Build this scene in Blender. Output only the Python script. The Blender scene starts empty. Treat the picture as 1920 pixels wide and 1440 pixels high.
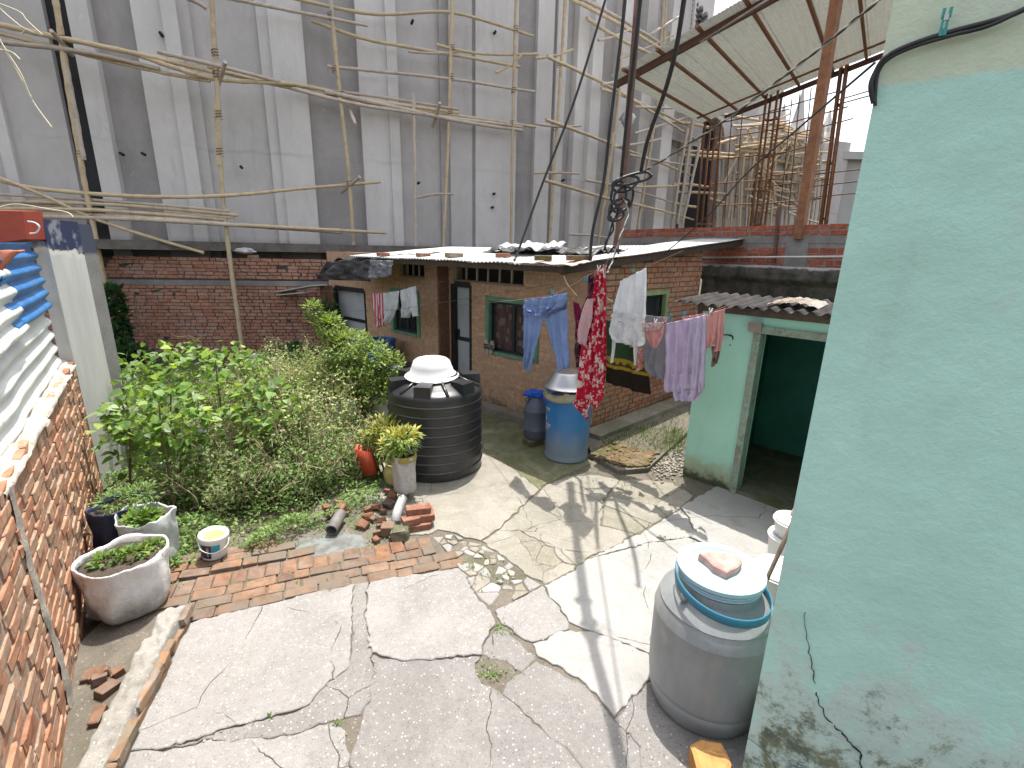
import bpy, bmesh, math, random
from mathutils import Vector, Matrix, noise
random.seed(7)
S = bpy.context.scene
COL = S.collection
R = math.radians
# ------------------------------------------------------------------ camera
FPX, PITCH, CAMH, ROLL = 901.0, R(15.5), 2.6, R(1.2)
_f = Vector((0, math.cos(PITCH), -math.sin(PITCH)))
_r0 = Vector((1, 0, 0)); _u0 = _r0.cross(_f)
_r = _r0*math.cos(ROLL) + _u0*math.sin(ROLL)
_u = -_r0*math.sin(ROLL) + _u0*math.cos(ROLL)
CAM = Vector((0, 0, CAMH))
cd = bpy.data.cameras.new('camera'); cam = bpy.data.objects.new('camera', cd); COL.objects.link(cam)
cd.sensor_width = 36; cd.lens = FPX/1920*36; cd.clip_start = 0.05; cd.clip_end = 3000
m = Matrix((_r, _u, -_f)).transposed().to_4x4(); m.translation = CAM; cam.matrix_world = m
S.camera = cam
# ------------------------------------------------------------------ sky, sun, exposure
SUN_EL, SUN_AZ = R(74), R(12)
w = bpy.data.worlds.new('World'); S.world = w; w.use_nodes = True
nt = w.node_tree; nt.nodes.clear()
sky = nt.nodes.new('ShaderNodeTexSky'); sky.sky_type = 'NISHITA'; sky.sun_disc = False
sky.sun_elevation = SUN_EL; sky.sun_rotation = SUN_AZ; sky.altitude = 1300
sky.air_density = 0.8; sky.dust_density = 9.0; sky.ozone_density = 0.6
bg = nt.nodes.new('ShaderNodeBackground'); bg.inputs[1].default_value = 0.15
wo = nt.nodes.new('ShaderNodeOutputWorld')
hsv = nt.nodes.new('ShaderNodeHueSaturation'); hsv.inputs['Saturation'].default_value = 0.36   # white monsoon haze
nt.links.new(sky.outputs[0], hsv.inputs['Color']); nt.links.new(hsv.outputs[0], bg.inputs[0]); nt.links.new(bg.outputs[0], wo.inputs[0])
sl = bpy.data.lights.new('sun', 'SUN'); sl.energy = 2.5; sl.angle = R(0.45); sl.color = (1.0, 0.95, 0.87)
so = bpy.data.objects.new('sun', sl); COL.objects.link(so)
SUNV = Vector((math.sin(SUN_AZ)*math.cos(SUN_EL), math.cos(SUN_AZ)*math.cos(SUN_EL), math.sin(SUN_EL)))
so.rotation_euler = SUNV.to_track_quat('Z', 'Y').to_euler(); so.location = SUNV*30
S.view_settings.view_transform = 'Standard'; S.view_settings.look = 'None'
S.view_settings.gamma = 1; S.view_settings.use_curve_mapping = False
S.view_settings.exposure = 1.5
S.render.engine = 'CYCLES'
S.cycles.max_bounces = 6; S.cycles.diffuse_bounces = 4; S.cycles.transparent_max_bounces = 6
S.cycles.caustics_reflective = False; S.cycles.caustics_refractive = False
# ------------------------------------------------------------------ survey helpers (photo measurements to yard metres)
def ray(px, py): return _r*((px-960)/FPX) - _u*((py-720)/FPX) + _f
def G(px, py, z=0.0):
    d = ray(px, py); return CAM + d*((z-CAMH)/d.z)
def dirv(a): return Vector((math.sin(R(a)), math.cos(R(a)), 0))
def V(px, py, p0, ang):
    n = Vector((math.cos(R(ang)), -math.sin(R(ang)), 0)); d = ray(px, py)
    return CAM + d*((Vector((p0[0], p0[1], 0))-Vector((0, 0, 0))).dot(n)/d.dot(n))
def YP(px, py, y):
    d = ray(px, py); return CAM + d*(y/d.y)
def rnd(a, b): return random.uniform(a, b)
# ------------------------------------------------------------------ materials
MATS = {}
def rgb(c): return (c[0], c[1], c[2], 1)
class NT:
    def __init__(s, name):
        s.m = bpy.data.materials.new(name); s.m.use_nodes = True; s.t = s.m.node_tree; s.t.nodes.clear()
        s.out = s.n('ShaderNodeOutputMaterial'); s.b = s.n('ShaderNodeBsdfPrincipled')
        s.l(s.b.outputs[0], s.out.inputs[0]); s.pos = s.n('ShaderNodeNewGeometry').outputs['Position']
    def n(s, t, **k):
        x = s.t.nodes.new(t)
        for a, b in k.items(): setattr(x, a, b)
        return x
    def l(s, a, b): s.t.links.new(a, b)
    def mapping(s, sc=(1, 1, 1), rot=(0, 0, 0)):
        x = s.n('ShaderNodeMapping'); x.inputs['Scale'].default_value = sc; x.inputs['Rotation'].default_value = rot
        s.l(s.pos, x.inputs[0]); return x.outputs[0]
    def noise(s, scale, det=5, rough=.6, vec=None, dist=0):
        x = s.n('ShaderNodeTexNoise'); x.inputs['Scale'].default_value = scale; x.inputs['Detail'].default_value = det
        x.inputs['Roughness'].default_value = rough; x.inputs['Distortion'].default_value = dist
        s.l(vec or s.pos, x.inputs['Vector']); return x.outputs[0]
    def math(s, op, a, b=0.0, clamp=False):
        x = s.n('ShaderNodeMath', operation=op); x.use_clamp = clamp
        for i, v in enumerate((a, b)):
            if isinstance(v, (int, float)): x.inputs[i].default_value = v
            else: s.l(v, x.inputs[i])
        return x.outputs[0]
    def rng(s, v, a, b, c=0.0, d=1.0):
        x = s.n('ShaderNodeMapRange'); x.interpolation_type = 'SMOOTHSTEP'
        for i, q in zip((1, 2, 3, 4), (a, b, c, d)): x.inputs[i].default_value = q
        s.l(v, x.inputs[0]); return x.outputs[0]
    def mix(s, f, a, b, mode='MIX'):
        x = s.n('ShaderNodeMix', data_type='RGBA', blend_type=mode)
        for sock, v in ((x.inputs[0], f), (x.inputs[6], a), (x.inputs[7], b)):
            if isinstance(v, (int, float)): sock.default_value = v
            elif isinstance(v, (tuple, list)): sock.default_value = rgb(v)
            else: s.l(v, sock)
        return x.outputs[2]
    def rand(s):
        o = s.n('ShaderNodeObjectInfo').outputs['Random']; g = s.n('ShaderNodeNewGeometry').outputs['Random Per Island']
        return s.math('FRACT', s.math('ADD', o, g))
    def ramp(s, f, cols, const=False):
        x = s.n('ShaderNodeValToRGB'); e = x.color_ramp.elements
        if const: x.color_ramp.interpolation = 'CONSTANT'
        while len(e) < len(cols): e.new(.5)
        for k, (p, c) in enumerate(cols): e[k].position = p; e[k].color = rgb(c)
        s.l(f, x.inputs[0]); return x.outputs[0]
    def z(s):
        x = s.n('ShaderNodeSeparateXYZ'); s.l(s.pos, x.inputs[0]); return x.outputs[2]
    def bump(s, h, st, dist=.01):
        x = s.n('ShaderNodeBump'); x.inputs['Strength'].default_value = st; x.inputs['Distance'].default_value = dist
        s.l(h, x.inputs['Height']); s.l(x.outputs[0], s.b.inputs['Normal'])
    def done(s, col, rough=.8, metal=0, spec=.4):
        if isinstance(col, (tuple, list)): s.b.inputs['Base Color'].default_value = rgb(col)
        else: s.l(col, s.b.inputs['Base Color'])
        if isinstance(rough, (int, float)): s.b.inputs['Roughness'].default_value = rough
        else: s.l(rough, s.b.inputs['Roughness'])
        s.b.inputs['Metallic'].default_value = metal; s.b.inputs['Specular IOR Level'].default_value = spec
        return s.m
def M(name, c, c2=None, sc=2.5, rough=.8, bump=.3, bsc=60, bdist=.006, metal=0, spec=.4, fine=.12, streak=None, stains=(), var=0.0):
    """plain procedural surface: two-tone blotches + fine grain + relief + stains [(colour, scale, lo, hi, amount, (z0,z1) or None)]"""
    if name in MATS: return MATS[name]
    n = NT(name); c2 = c2 or tuple(x*.75 for x in c); fine = min(fine, .035) if bump <= .1 else fine
    vec = n.mapping(streak) if streak else None
    col = n.mix(n.rng(n.noise(sc, 6, .65, vec), .3, .7), c, c2)
    fn = n.noise(bsc, 4, .7)
    if fine: col = n.mix(n.rng(fn, .25, .75, 0, 1), col, n.mix(1.0, col, (1-fine*2.2,)*3, 'MULTIPLY'))
    if var:
        rv = n.rand(); col = n.mix(1.0, col, n.ramp(rv, [(0, (1-var,)*3), (1, (1,)*3)]), 'MULTIPLY')
    for (sc_, s_, lo, hi, am, zr) in stains:
        f = n.rng(n.noise(s_, 7, .7), lo, hi, 0, am)
        if zr: f = n.math('MULTIPLY', f, n.rng(n.z(), zr[0], zr[1], 0, 1))
        col = n.mix(f, col, sc_)
    if bump: n.bump(fn, bump, bdist)
    MATS[name] = n.done(col, rough, metal, spec); return MATS[name]
def brickmat(name, cols, stains=(), dusty=.2, dustc=(.45, .4, .36)):
    if name in MATS: return MATS[name]
    n = NT(name); rv = n.rand()
    col = n.ramp(rv, [(i/(len(cols)-1), c) for i, c in enumerate(cols)])
    col = n.mix(n.rng(n.noise(14, 6, .7), .35, .7), col, n.mix(1.0, col, (.62, .6, .6), 'MULTIPLY'))
    col = n.mix(n.rng(n.noise(5, 6, .7), .5, .72, 0, dusty), col, dustc)
    for (sc_, s_, lo, hi, am, zr) in stains:
        f = n.rng(n.noise(s_, 7, .7), lo, hi, 0, am)
        if zr: f = n.math('MULTIPLY', f, n.rng(n.z(), zr[0], zr[1], 0, 1))
        col = n.mix(f, col, sc_)
    n.bump(n.noise(70, 5, .75), .5, .006)
    MATS[name] = n.done(col, .92, 0, .15); return MATS[name]
def leafmat(name, cols, trans=.3, rough=.5):
    if name in MATS: return MATS[name]
    n = NT(name); rv = n.rand(); col = n.ramp(rv, [(i/(len(cols)-1), c) for i, c in enumerate(cols)])
    col = n.mix(n.rng(n.noise(2.0, 3), .3, .7), col, n.mix(1.0, col, (.7, .75, .7), 'MULTIPLY'))
    n.done(col, rough, 0, .35)
    t = n.n('ShaderNodeBsdfTranslucent'); n.l(n.mix(1.0, col, (1.0, 1.0, .55), 'MULTIPLY'), t.inputs[0])
    x = n.n('ShaderNodeMixShader'); x.inputs[0].default_value = trans
    n.l(n.b.outputs[0], x.inputs[1]); n.l(t.outputs[0], x.inputs[2]); n.l(x.outputs[0], n.out.inputs[0])
    MATS[name] = n.m; return n.m
def clothmat(name, c, c2=None, trans=.25, pattern=None, rough=.9):
    if name in MATS: return MATS[name]
    n = NT(name); c2 = c2 or tuple(x*.85 for x in c)
    col = n.mix(n.rng(n.noise(9, 4), .35, .65), c, c2)
    if pattern: col = pattern(n, col)
    n.bump(n.noise(300, 2), .15, .002)
    n.done(col, rough, 0, .1)
    t = n.n('ShaderNodeBsdfTranslucent')
    if isinstance(col, tuple): t.inputs[0].default_value = rgb(col)
    else: n.l(col, t.inputs[0])
    x = n.n('ShaderNodeMixShader'); x.inputs[0].default_value = trans
    n.l(n.b.outputs[0], x.inputs[1]); n.l(t.outputs[0], x.inputs[2]); n.l(x.outputs[0], n.out.inputs[0])
    MATS[name] = n.m; return n.m
MOSS = (.07, .085, .03)
DARKST = (.045, .042, .04)
# ------------------------------------------------------------------ mesh builder
class MB:
    def __init__(s): s.v = []; s.f = []
    def add(s, vs, fs):
        o = len(s.v); s.v += [Vector(x) for x in vs]; s.f += [tuple(i+o for i in f) for f in fs]; return s
    def box(s, c, size, ang=0, rot=None, jit=0):
        hx, hy, hz = size[0]/2, size[1]/2, size[2]/2
        M3 = rot if rot is not None else Matrix.Rotation(-R(ang), 3, 'Z')
        vs = [Vector(c)+M3@Vector((x*hx+rnd(-jit, jit), y*hy+rnd(-jit, jit), z*hz+rnd(-jit, jit))) for x in (-1, 1) for y in (-1, 1) for z in (-1, 1)]
        return s.add(vs, [(0, 1, 3, 2), (4, 6, 7, 5), (0, 4, 5, 1), (2, 3, 7, 6), (0, 2, 6, 4), (1, 5, 7, 3)])
    def beam(s, a, b, wd, ht, up=(0, 0, 1)):
        a = Vector(a); b = Vector(b); d = (b-a).normalized(); u = Vector(up); x = d.cross(u)
        if x.length < 1e-4: x = d.cross(Vector((1, 0, 0)))
        x.normalize(); u = x.cross(d)
        vs = [p+x*(sx*wd/2)+u*(su*ht/2) for p in (a, b) for sx in (-1, 1) for su in (-1, 1)]
        return s.add(vs, [(0, 2, 3, 1), (4, 5, 7, 6), (0, 1, 5, 4), (2, 6, 7, 3), (0, 4, 6, 2), (1, 3, 7, 5)])
    def tube(s, pts, rad, n=8, cap=True):
        pts = [Vector(p) for p in pts]; k = len(pts)
        if isinstance(rad, (int, float)): rad = [rad]*k
        o = len(s.v); pu = None
        for i, p in enumerate(pts):
            d = (pts[min(i+1, k-1)]-pts[max(i-1, 0)])
            d = d.normalized() if d.length > 1e-7 else Vector((0, 0, 1))
            if pu is None: pu = d.orthogonal().normalized()
            pu = (pu-d*pu.dot(d)); pu = pu.normalized() if pu.length > 1e-6 else d.orthogonal().normalized()
            q = d.cross(pu)
            for j in range(n):
                a = 2*math.pi*j/n; s.v.append(p+(pu*math.cos(a)+q*math.sin(a))*rad[i])
        for i in range(k-1):
            for j in range(n):
                a = o+i*n+j; b = o+i*n+(j+1) % n; s.f.append((a, b, b+n, a+n))
        if cap: s.f.append(tuple(o+j for j in reversed(range(n)))); s.f.append(tuple(o+(k-1)*n+j for j in range(n)))
        return s
    def lathe(s, prof, c, n=32, rot=None, sx=1, sy=1, cap0=True, cap1=True):
        o = len(s.v); c = Vector(c)
        for (r_, z_) in prof:
            for j in range(n):
                a = 2*math.pi*j/n; p = Vector((r_*math.cos(a)*sx, r_*math.sin(a)*sy, z_)); s.v.append(c+(rot@p if rot else p))
        k = len(prof)
        for i in range(k-1):
            for j in range(n):
                a = o+i*n+j; b = o+i*n+(j+1) % n; s.f.append((a, b, b+n, a+n))
        if cap0: s.f.append(tuple(o+j for j in reversed(range(n))))
        if cap1: s.f.append(tuple(o+(k-1)*n+j for j in range(n)))
        return s
    def grid(s, fn, nu, nv):
        o = len(s.v)
        for j in range(nv+1):
            for i in range(nu+1): s.v.append(Vector(fn(i/nu, j/nv)))
        for j in range(nv):
            for i in range(nu):
                a = o+j*(nu+1)+i; s.f.append((a, a+1, a+nu+2, a+nu+1))
        return s
    def prism(s, poly, z0, z1, ch=0.0, jz=0.0):
        n = len(poly); o = len(s.v); cx = sum(p[0] for p in poly)/n; cy = sum(p[1] for p in poly)/n
        t = [rnd(-jz, jz) for _ in range(3)]
        def zt(p): return z1+t[0]+t[1]*(p[0]-cx)+t[2]*(p[1]-cy)
        for p in poly: s.v.append(Vector((p[0], p[1], z0)))
        for p in poly: s.v.append(Vector((p[0], p[1], zt(p)-ch)))
        for p in poly:
            d = Vector((cx-p[0], cy-p[1], 0)); L = d.length or 1; d *= min(ch*1.5, L*.4)/L; s.v.append(Vector((p[0]+d.x, p[1]+d.y, zt(p))))
        for i in range(n):
            j = (i+1) % n; s.f += [(o+i, o+j, o+n+j, o+n+i), (o+n+i, o+n+j, o+2*n+j, o+2*n+i)]
        s.f.append(tuple(o+2*n+i for i in range(n))); return s
    def mesh(s, name, off, mat, smooth):
        me = bpy.data.meshes.new(name); me.from_pydata([v-off for v in s.v], [], s.f)
        if mat: me.materials.append(mat)
        me.polygons.foreach_set('use_smooth', [smooth]*len(me.polygons)); me.update(); return me
def rootloc(p):
    while p.parent: p = p.parent
    return p.location.copy()
def obj(name, mb, mat, parent=None, smooth=False, kind=None, loc=None, fix=True, auto=None):
    off = rootloc(parent) if parent else (Vector(loc) if loc is not None else Vector((0, 0, 0)))
    me = mb.mesh(name, off, mat, smooth)
    if fix:
        bm = bmesh.new(); bm.from_mesh(me); bmesh.ops.recalc_face_normals(bm, faces=bm.faces); bm.to_mesh(me); bm.free()
    if smooth and auto is not None:
        bm = bmesh.new(); bm.from_mesh(me)
        for e in bm.edges:
            if len(e.link_faces) == 2 and e.calc_face_angle(0) > R(auto): e.smooth = False
        bm.to_mesh(me); bm.free()
    o = bpy.data.objects.new(name, me); COL.objects.link(o)
    if parent: o.parent = parent
    elif loc is not None: o.location = loc
    if kind: o['kind'] = kind
    return o
def tag(o, label, cat, group=None):
    o['label'] = label; o['category'] = cat
    if group: o['group'] = group
    return o
def thing(name, label, cat, loc=(0, 0, 0), group=None):
    o = bpy.data.objects.new(name, None); COL.objects.link(o); o.location = loc; o.empty_display_size = .1
    return tag(o, label, cat, group)
def struct(name, mb, mat, **k):
    o = obj(name, mb, mat, None, **k); o['kind'] = 'structure'; return o
def inst(name, me, parent, M4):
    o = bpy.data.objects.new(name, me); COL.objects.link(o)
    o.parent = parent; l = rootloc(parent); M4 = M4.copy(); M4.translation -= l; o.matrix_local = M4; return o
# unit brick variants (worn corners)
def unitbrick(seed, bev=.05, jit=.03):
    rs = random.Random(seed); bm = bmesh.new(); bmesh.ops.create_cube(bm, size=1)
    bmesh.ops.bevel(bm, geom=list(bm.edges), offset=bev, segments=1, affect='EDGES')
    for v in bm.verts: v.co += Vector((rs.uniform(-jit, jit)*.5, rs.uniform(-jit, jit), rs.uniform(-jit, jit)))
    bmesh.ops.recalc_face_normals(bm, faces=bm.faces)
    me = bpy.data.meshes.new('brick'); bm.to_mesh(me); bm.free(); return me
UB = [unitbrick(i) for i in range(8)]
def brickvars(mat, tagname, bev=.05, jit=.03, n=6):
    k = 'B'+tagname
    if k not in MATS:
        MATS[k] = []
        for i in range(n):
            me = unitbrick(sum(map(ord, tagname)) % 97+i, bev, jit); me.materials.append(mat); MATS[k].append(me)
    return MATS[k]
def brick_wall(root, p0, p1, z0, z1, nrm, mat, mortar, key, holes=(), depth=.2, bl=.225, bh=.062, gap=.013, proud=.008, nobj=290, topfn=None, jit=.03, skip=0.0, core='mortar_core', ztop=None, bev=.05, zbrick0=None):
    """bricks over a mortar core; p0,p1 ground points of the visible face, nrm outward normal"""
    p0 = Vector((p0[0], p0[1], 0)); p1 = Vector((p1[0], p1[1], 0)); d = (p1-p0); L = d.length; d.normalize(); nrm = Vector(nrm).normalized()
    ss = sorted({0, L}|{h[0] for h in holes}|{h[1] for h in holes}); zz = sorted({z0, z1}|{h[2] for h in holes}|{h[3] for h in holes})
    mb = MB(); ang = math.degrees(math.atan2(d.x, d.y))
    ss = [s_ for s_ in ss if 0 <= s_ <= L]; zz = [q for q in zz if z0 <= q <= z1]
    for a, b in zip(ss, ss[1:]):
        for c, e in zip(zz, zz[1:]):
            ms, mz = (a+b)/2, (c+e)/2
            if any(h[0] < ms < h[1] and h[2] < mz < h[3] for h in holes): continue
            cc = p0+d*ms-nrm*(depth/2+proud); mb.box((cc.x, cc.y, mz), (depth, b-a, e-c), ang)
    if topfn:
        pass
    obj(core, mb, mortar, root)
    items = []; course = bh+gap; row = 0; zc = (zbrick0 if zbrick0 is not None else z0)+gap+bh/2
    while zc+bh/2 < (z1 if topfn is None else 99):
        if zc > 12 or zc+bh/2 > (ztop or z1): break
        s_ = -(bl+gap)*(.5 if row % 2 else 0)+rnd(-.03, .03)
        while s_ < L:
            l_ = bl*rnd(.9, 1.06) if random.random() > .25 else bl*.48
            a, b = max(s_, 0), min(s_+l_, L); s_ += l_+gap*rnd(.7, 1.6)
            if b-a < .05 or random.random() < skip: continue
            mids = (a+b)/2
            if topfn and zc+bh/2 > topfn(mids): continue
            cl = [(a, b)]
            for h in holes:
                if h[2] < zc+bh/2 and h[3] > zc-bh/2:
                    nc = []
                    for (q, r_) in cl:
                        if r_ <= h[0] or q >= h[1]: nc.append((q, r_)); continue
                        if q < h[0]-.04: nc.append((q, h[0]))
                        if r_ > h[1]+.04: nc.append((h[1], r_))
                    cl = nc
            for (q, r_) in cl: items.append(((q+r_)/2, zc+rnd(-.004, .004), r_-q))
        zc += course; row += 1
    def pos(it):
        c = p0+d*it[0]; return Vector((c.x, c.y, it[1]))
    def seen(it):
        q = pos(it)-CAM; zc_ = q.dot(_f)
        if zc_ < .1: return 1e9
        x = FPX*q.dot(_r)/zc_; y = FPX*q.dot(_u)/zc_
        return q.length+(1000 if abs(x) > 970 or abs(y) > 730 else 0)
    items.sort(key=seen); vs = brickvars(mat, key, bev, jit)
    B3 = Matrix((d, -nrm, Vector((0, 0, 1)))).transposed()
    rest = MB()
    for i, it in enumerate(items):
        t = .05; pr = proud*rnd(.1, 1.1); c = pos(it)+nrm*(pr-proud)-nrm*(t/2)+nrm*.0
        R3 = B3@Matrix.Rotation(rnd(-.012, .012), 3, 'Y')@Matrix.Rotation(rnd(-.01, .01), 3, 'Z')
        if i < nobj:
            M4 = (R3@Matrix.Diagonal((it[2], t, bh*rnd(.94, 1.04)))).to_4x4(); M4.translation = c; inst('brick', vs[i % len(vs)], root, M4)
        else: rest.box(c, (it[2], t, bh), rot=R3, jit=jit*.08)
    if rest.v: obj('distant_bricks', rest, mat, root, kind='stuff', fix=False)
    return ang
def smoothpath(pts, n=6):
    P = [Vector(p) for p in pts]; out = []
    for i in range(len(P)-1):
        a, b, c, d = P[max(i-1, 0)], P[i], P[i+1], P[min(i+2, len(P)-1)]
        for k in range(n):
            t = k/n; out.append(.5*((2*b)+(c-a)*t+(2*a-5*b+4*c-d)*t*t+(3*b-a-3*c+d)*t**3))
    out.append(P[-1]); return out
# ================================================================== GROUND
soil = M('soil', (.10, .075, .05), (.06, .05, .032), 6, .95, .6, 50, .02, stains=[(MOSS, 2.2, .45, .65, .7, None)])
g = MB(); g.box((0, 40, -.35), (400, 400, .6)); struct('ground', g, soil)
def concmat(name, c, c2, moss=0.0, spots=.5, crack=0.0):
    n = NT(name)
    col = n.mix(n.rng(n.noise(1.3, 9, .72, None, .8), .34, .66), c, c2)
    col = n.mix(n.rng(n.noise(.9, 10, .78, None, 1.2), .5, .66, 0, .5), col, tuple(x*.66 for x in c))
    col = n.mix(n.rng(n.noise(4.5, 9, .75, None, .5), .5, .72, 0, .6), col, tuple(x*.6 for x in c))
    col = n.mix(n.rng(n.noise(2.4, 9, .75, None, .5), .56, .74, 0, .6), col, tuple(min(.75, x*1.22) for x in c))
    v = n.n('ShaderNodeTexVoronoi'); v.inputs['Scale'].default_value = 62; n.l(n.pos, v.inputs['Vector'])
    pt = n.noise(24, 8, .85); col = n.mix(n.rng(pt, .53, .63, 0, .6*max(.25, spots)), col, tuple(x*.6 for x in c)); col = n.mix(n.rng(pt, .46, .36, 0, .6*max(.25, spots)), col, tuple(min(.8, x*1.35) for x in c))
    gr = n.noise(170, 3, .7); col = n.mix(n.rng(gr, .4, .62, .0, .5*max(.3, spots)), col, tuple(x*.55 for x in c))
    ag = n.rng(v.outputs['Distance'], .22, .42, 1, 0); agm = n.rng(n.noise(1.6, 6, .7), .34, .58, .3*spots, spots)
    rc = n.n('ShaderNodeSeparateColor'); n.l(v.outputs['Color'], rc.inputs[0])
    agw = n.rng(rc.outputs[0], .84, .88, 0, 1); agd = n.rng(rc.outputs[0], .24, .20, 0, 1); agf = n.math('MULTIPLY', ag, agm)
    col = n.mix(n.math('MULTIPLY', agf, n.math('MULTIPLY', agd, .75)), col, tuple(x*.42 for x in c)); col = n.mix(n.math('MULTIPLY', agf, n.math('MULTIPLY', agw, .85)), col, tuple(min(.8, x*2.0) for x in c))
    h = n.math('ADD', n.noise(120, 5, .75), n.math('MULTIPLY', n.noise(14, 8, .75), 1.6))
    if crack:
        e = n.n('ShaderNodeTexVoronoi'); e.feature = 'DISTANCE_TO_EDGE'; e.inputs['Scale'].default_value = crack
        dv_ = n.n('ShaderNodeVectorMath', operation='ADD'); sc_ = n.n('ShaderNodeVectorMath', operation='SCALE'); sc_.inputs['Scale'].default_value = .22/crack
        nz = n.n('ShaderNodeTexNoise'); nz.inputs['Scale'].default_value = crack*2.2; nz.inputs['Detail'].default_value = 8; n.l(n.pos, nz.inputs['Vector']); n.l(nz.outputs['Color'], sc_.inputs[0]); n.l(n.pos, dv_.inputs[0]); n.l(sc_.outputs[0], dv_.inputs[1]); n.l(dv_.outputs[0], e.inputs['Vector'])
        cf = n.math('MULTIPLY', n.rng(e.outputs['Distance'], .0008*crack, .0028*crack, 1, 0), n.rng(n.noise(1.7, 4), .46, .54, 0, .85))
        col = n.mix(cf, col, (.09, .08, .065)); h = n.math('SUBTRACT', h, n.math('MULTIPLY', cf, 2.5))
    if moss: col = n.mix(n.rng(n.noise(1.9, 8, .72, None, .8), .5-.22*moss, .72-.15*moss, 0, .85*moss), col, MOSS)
    n.bump(h, .9, .008)
    MATS[name] = n.done(col, .9, 0, .25); return MATS[name]
C_ROUGH = concmat('concrete_rough', (.345, .33, .318), (.285, .272, .26), .15, .8, .8)
C_AGG = concmat('concrete_aggregate', (.285, .272, .26), (.22, .209, .199), .12, 1.0, 1.0)
C_SMOOTH = concmat('concrete_smooth', (.385, .376, .36), (.34, .332, .318), 0, .12, .6)
C_TAN = concmat('concrete_tan', (.345, .322, .28), (.285, .265, .225), .3, .5, 1.2)
C_TAN2 = concmat('concrete_crazed', (.32, .295, .245), (.26, .237, .19), .35, .7, 3.6)
C_MOSS = concmat('concrete_mossy', (.30, .275, .20), (.19, .185, .11), .8, .4)
C_DARK = concmat('concrete_dark', (.26, .24, .2), (.17, .155, .12), .9, .6)
STONE = concmat('stone_pale', (.50, .46, .42), (.40, .36, .32), .1, .3)
def rough_poly(pts, step=.09, amp=.012, own=0.0, seed=0.0):
    out = []; n = len(pts)
    for i in range(n):
        a, b = Vector(pts[i]), Vector(pts[(i+1) % n]); L = (b-a).length; k = max(1, int(L/step)); nn = Vector((-(b-a).y, (b-a).x))
        if nn.length > 0: nn.normalize()
        for j in range(k):
            p = a.lerp(b, j/k); q = [noise.noise(Vector((p.x*9+o_, p.y*9, 3.1)))*amp+noise.noise(Vector((p.x*33, p.y*33+o_, 8)))*amp*.7 for o_ in (0, 40)]
            if own: q = [q[0]+own*noise.noise(Vector((p.x*4+seed, p.y*4, seed)))+own*.7*noise.noise(Vector((p.x*24+seed, p.y*24, 1))), q[1]+own*noise.noise(Vector((p.x*4, p.y*4+seed, seed+9)))+own*.7*noise.noise(Vector((p.x*24, p.y*24+seed, 5)))]
            out.append((p.x+q[0], p.y+q[1]))
    return out
def shrink(pts, g):
    cx = sum(p[0] for p in pts)/len(pts); cy = sum(p[1] for p in pts)/len(pts); o = []
    for p in pts:
        d = Vector((cx-p[0], cy-p[1])); L = d.length or 1; d *= min(g, L*.5)/L if L else 0; o.append((p[0]+d.x, p[1]+d.y))
    return o
yard = MB(); yp = [G(*p) for p in ((-300, 1700), (2300, 1700), (1900, 950), (1420, 700), (1100, 740), (880, 700), (640, 880), (560, 1000), (300, 1060), (100, 1250))]
yard.prism([(p.x, p.y) for p in yp], -.2, -.006)
YARD = struct('yard_bed', yard, concmat('crack_soil', (.20, .175, .145), (.12, .105, .085), .35, .8))
SLABS = []
def slab(pxs, mat, top=0.0, name='concrete_slab', gap=-.004, amp=.022, jz=.0025, ch=.004):
    pts = [G(*p) for p in pxs]; pts = shrink([(p.x, p.y) for p in pts], gap); SLABS.append(pts); pts = rough_poly(pts, .03, amp, .013, len(SLABS)*3.7)
    mb = MB(); mb.prism(pts, -.09, top, ch, jz); return obj(name, mb, mat, YARD)
slab([(335, 1188), (370, 1166), (480, 1141), (590, 1113), (660, 1099), (660, 1138), (657, 1222), (652, 1253), (617, 1277), (577, 1321), (520, 1344), (465, 1357), (306, 1405), (254, 1405), (200, 1420), (240, 1345), (290, 1265)], C_ROUGH, .012)
slab([(306, 1407), (465, 1359), (521, 1346), (580, 1323), (620, 1279), (655, 1254), (660, 1222), (663, 1138), (663, 1098), (689, 1093), (681, 1158), (693, 1226), (703, 1262), (692, 1300), (676, 1343), (619, 1351), (563, 1372), (477, 1383), (391, 1387)], C_AGG, .002)
slab([(150, 1440), (200, 1423), (254, 1408), (306, 1409), (391, 1390), (477, 1386), (563, 1375), (619, 1354), (640, 1372), (655, 1412), (660, 1640), (-100, 1640)], C_ROUGH, .006)
slab([(690, 1092), (760, 1082), (858, 1067), (868, 1079), (898, 1127), (918, 1146), (929, 1170), (908, 1198), (902, 1227), (813, 1236), (753, 1240), (696, 1225), (684, 1158)], C_ROUGH, .012)
slab([(696, 1228), (753, 1243), (813, 1239), (900, 1230), (890, 1252), (898, 1284), (938, 1298), (970, 1332), (1058, 1400), (1110, 1470), (1150, 1640), (664, 1640), (660, 1412), (678, 1360), (694, 1300), (705, 1262)], C_AGG, .004)
slab([(904, 1238), (946, 1240), (975, 1262), (940, 1296), (902, 1283), (893, 1255)], C_DARK, -.012)
slab([(640, 1368), (668, 1352), (678, 1346), (676, 1362), (660, 1405)], C_DARK, -.013)
slab([(906, 1226), (913, 1198), (935, 1176), (960, 1188), (1003, 1232), (975, 1258), (948, 1238)], C_AGG, -.002)
slab([(1005, 1240), (1050, 1262), (1100, 1287), (1151, 1347), (1200, 1400), (1240, 1640), (1154, 1640), (1113, 1470), (1061, 1400), (973, 1330), (943, 1297), (977, 1262)], C_AGG, .0)
slab([(1002, 1208), (1066, 1182), (1098, 1184), (1160, 1203), (1224, 1232), (1224, 1266), (1153, 1341), (1103, 1284), (1052, 1256), (1010, 1232)], C_SMOOTH, .01)
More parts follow.
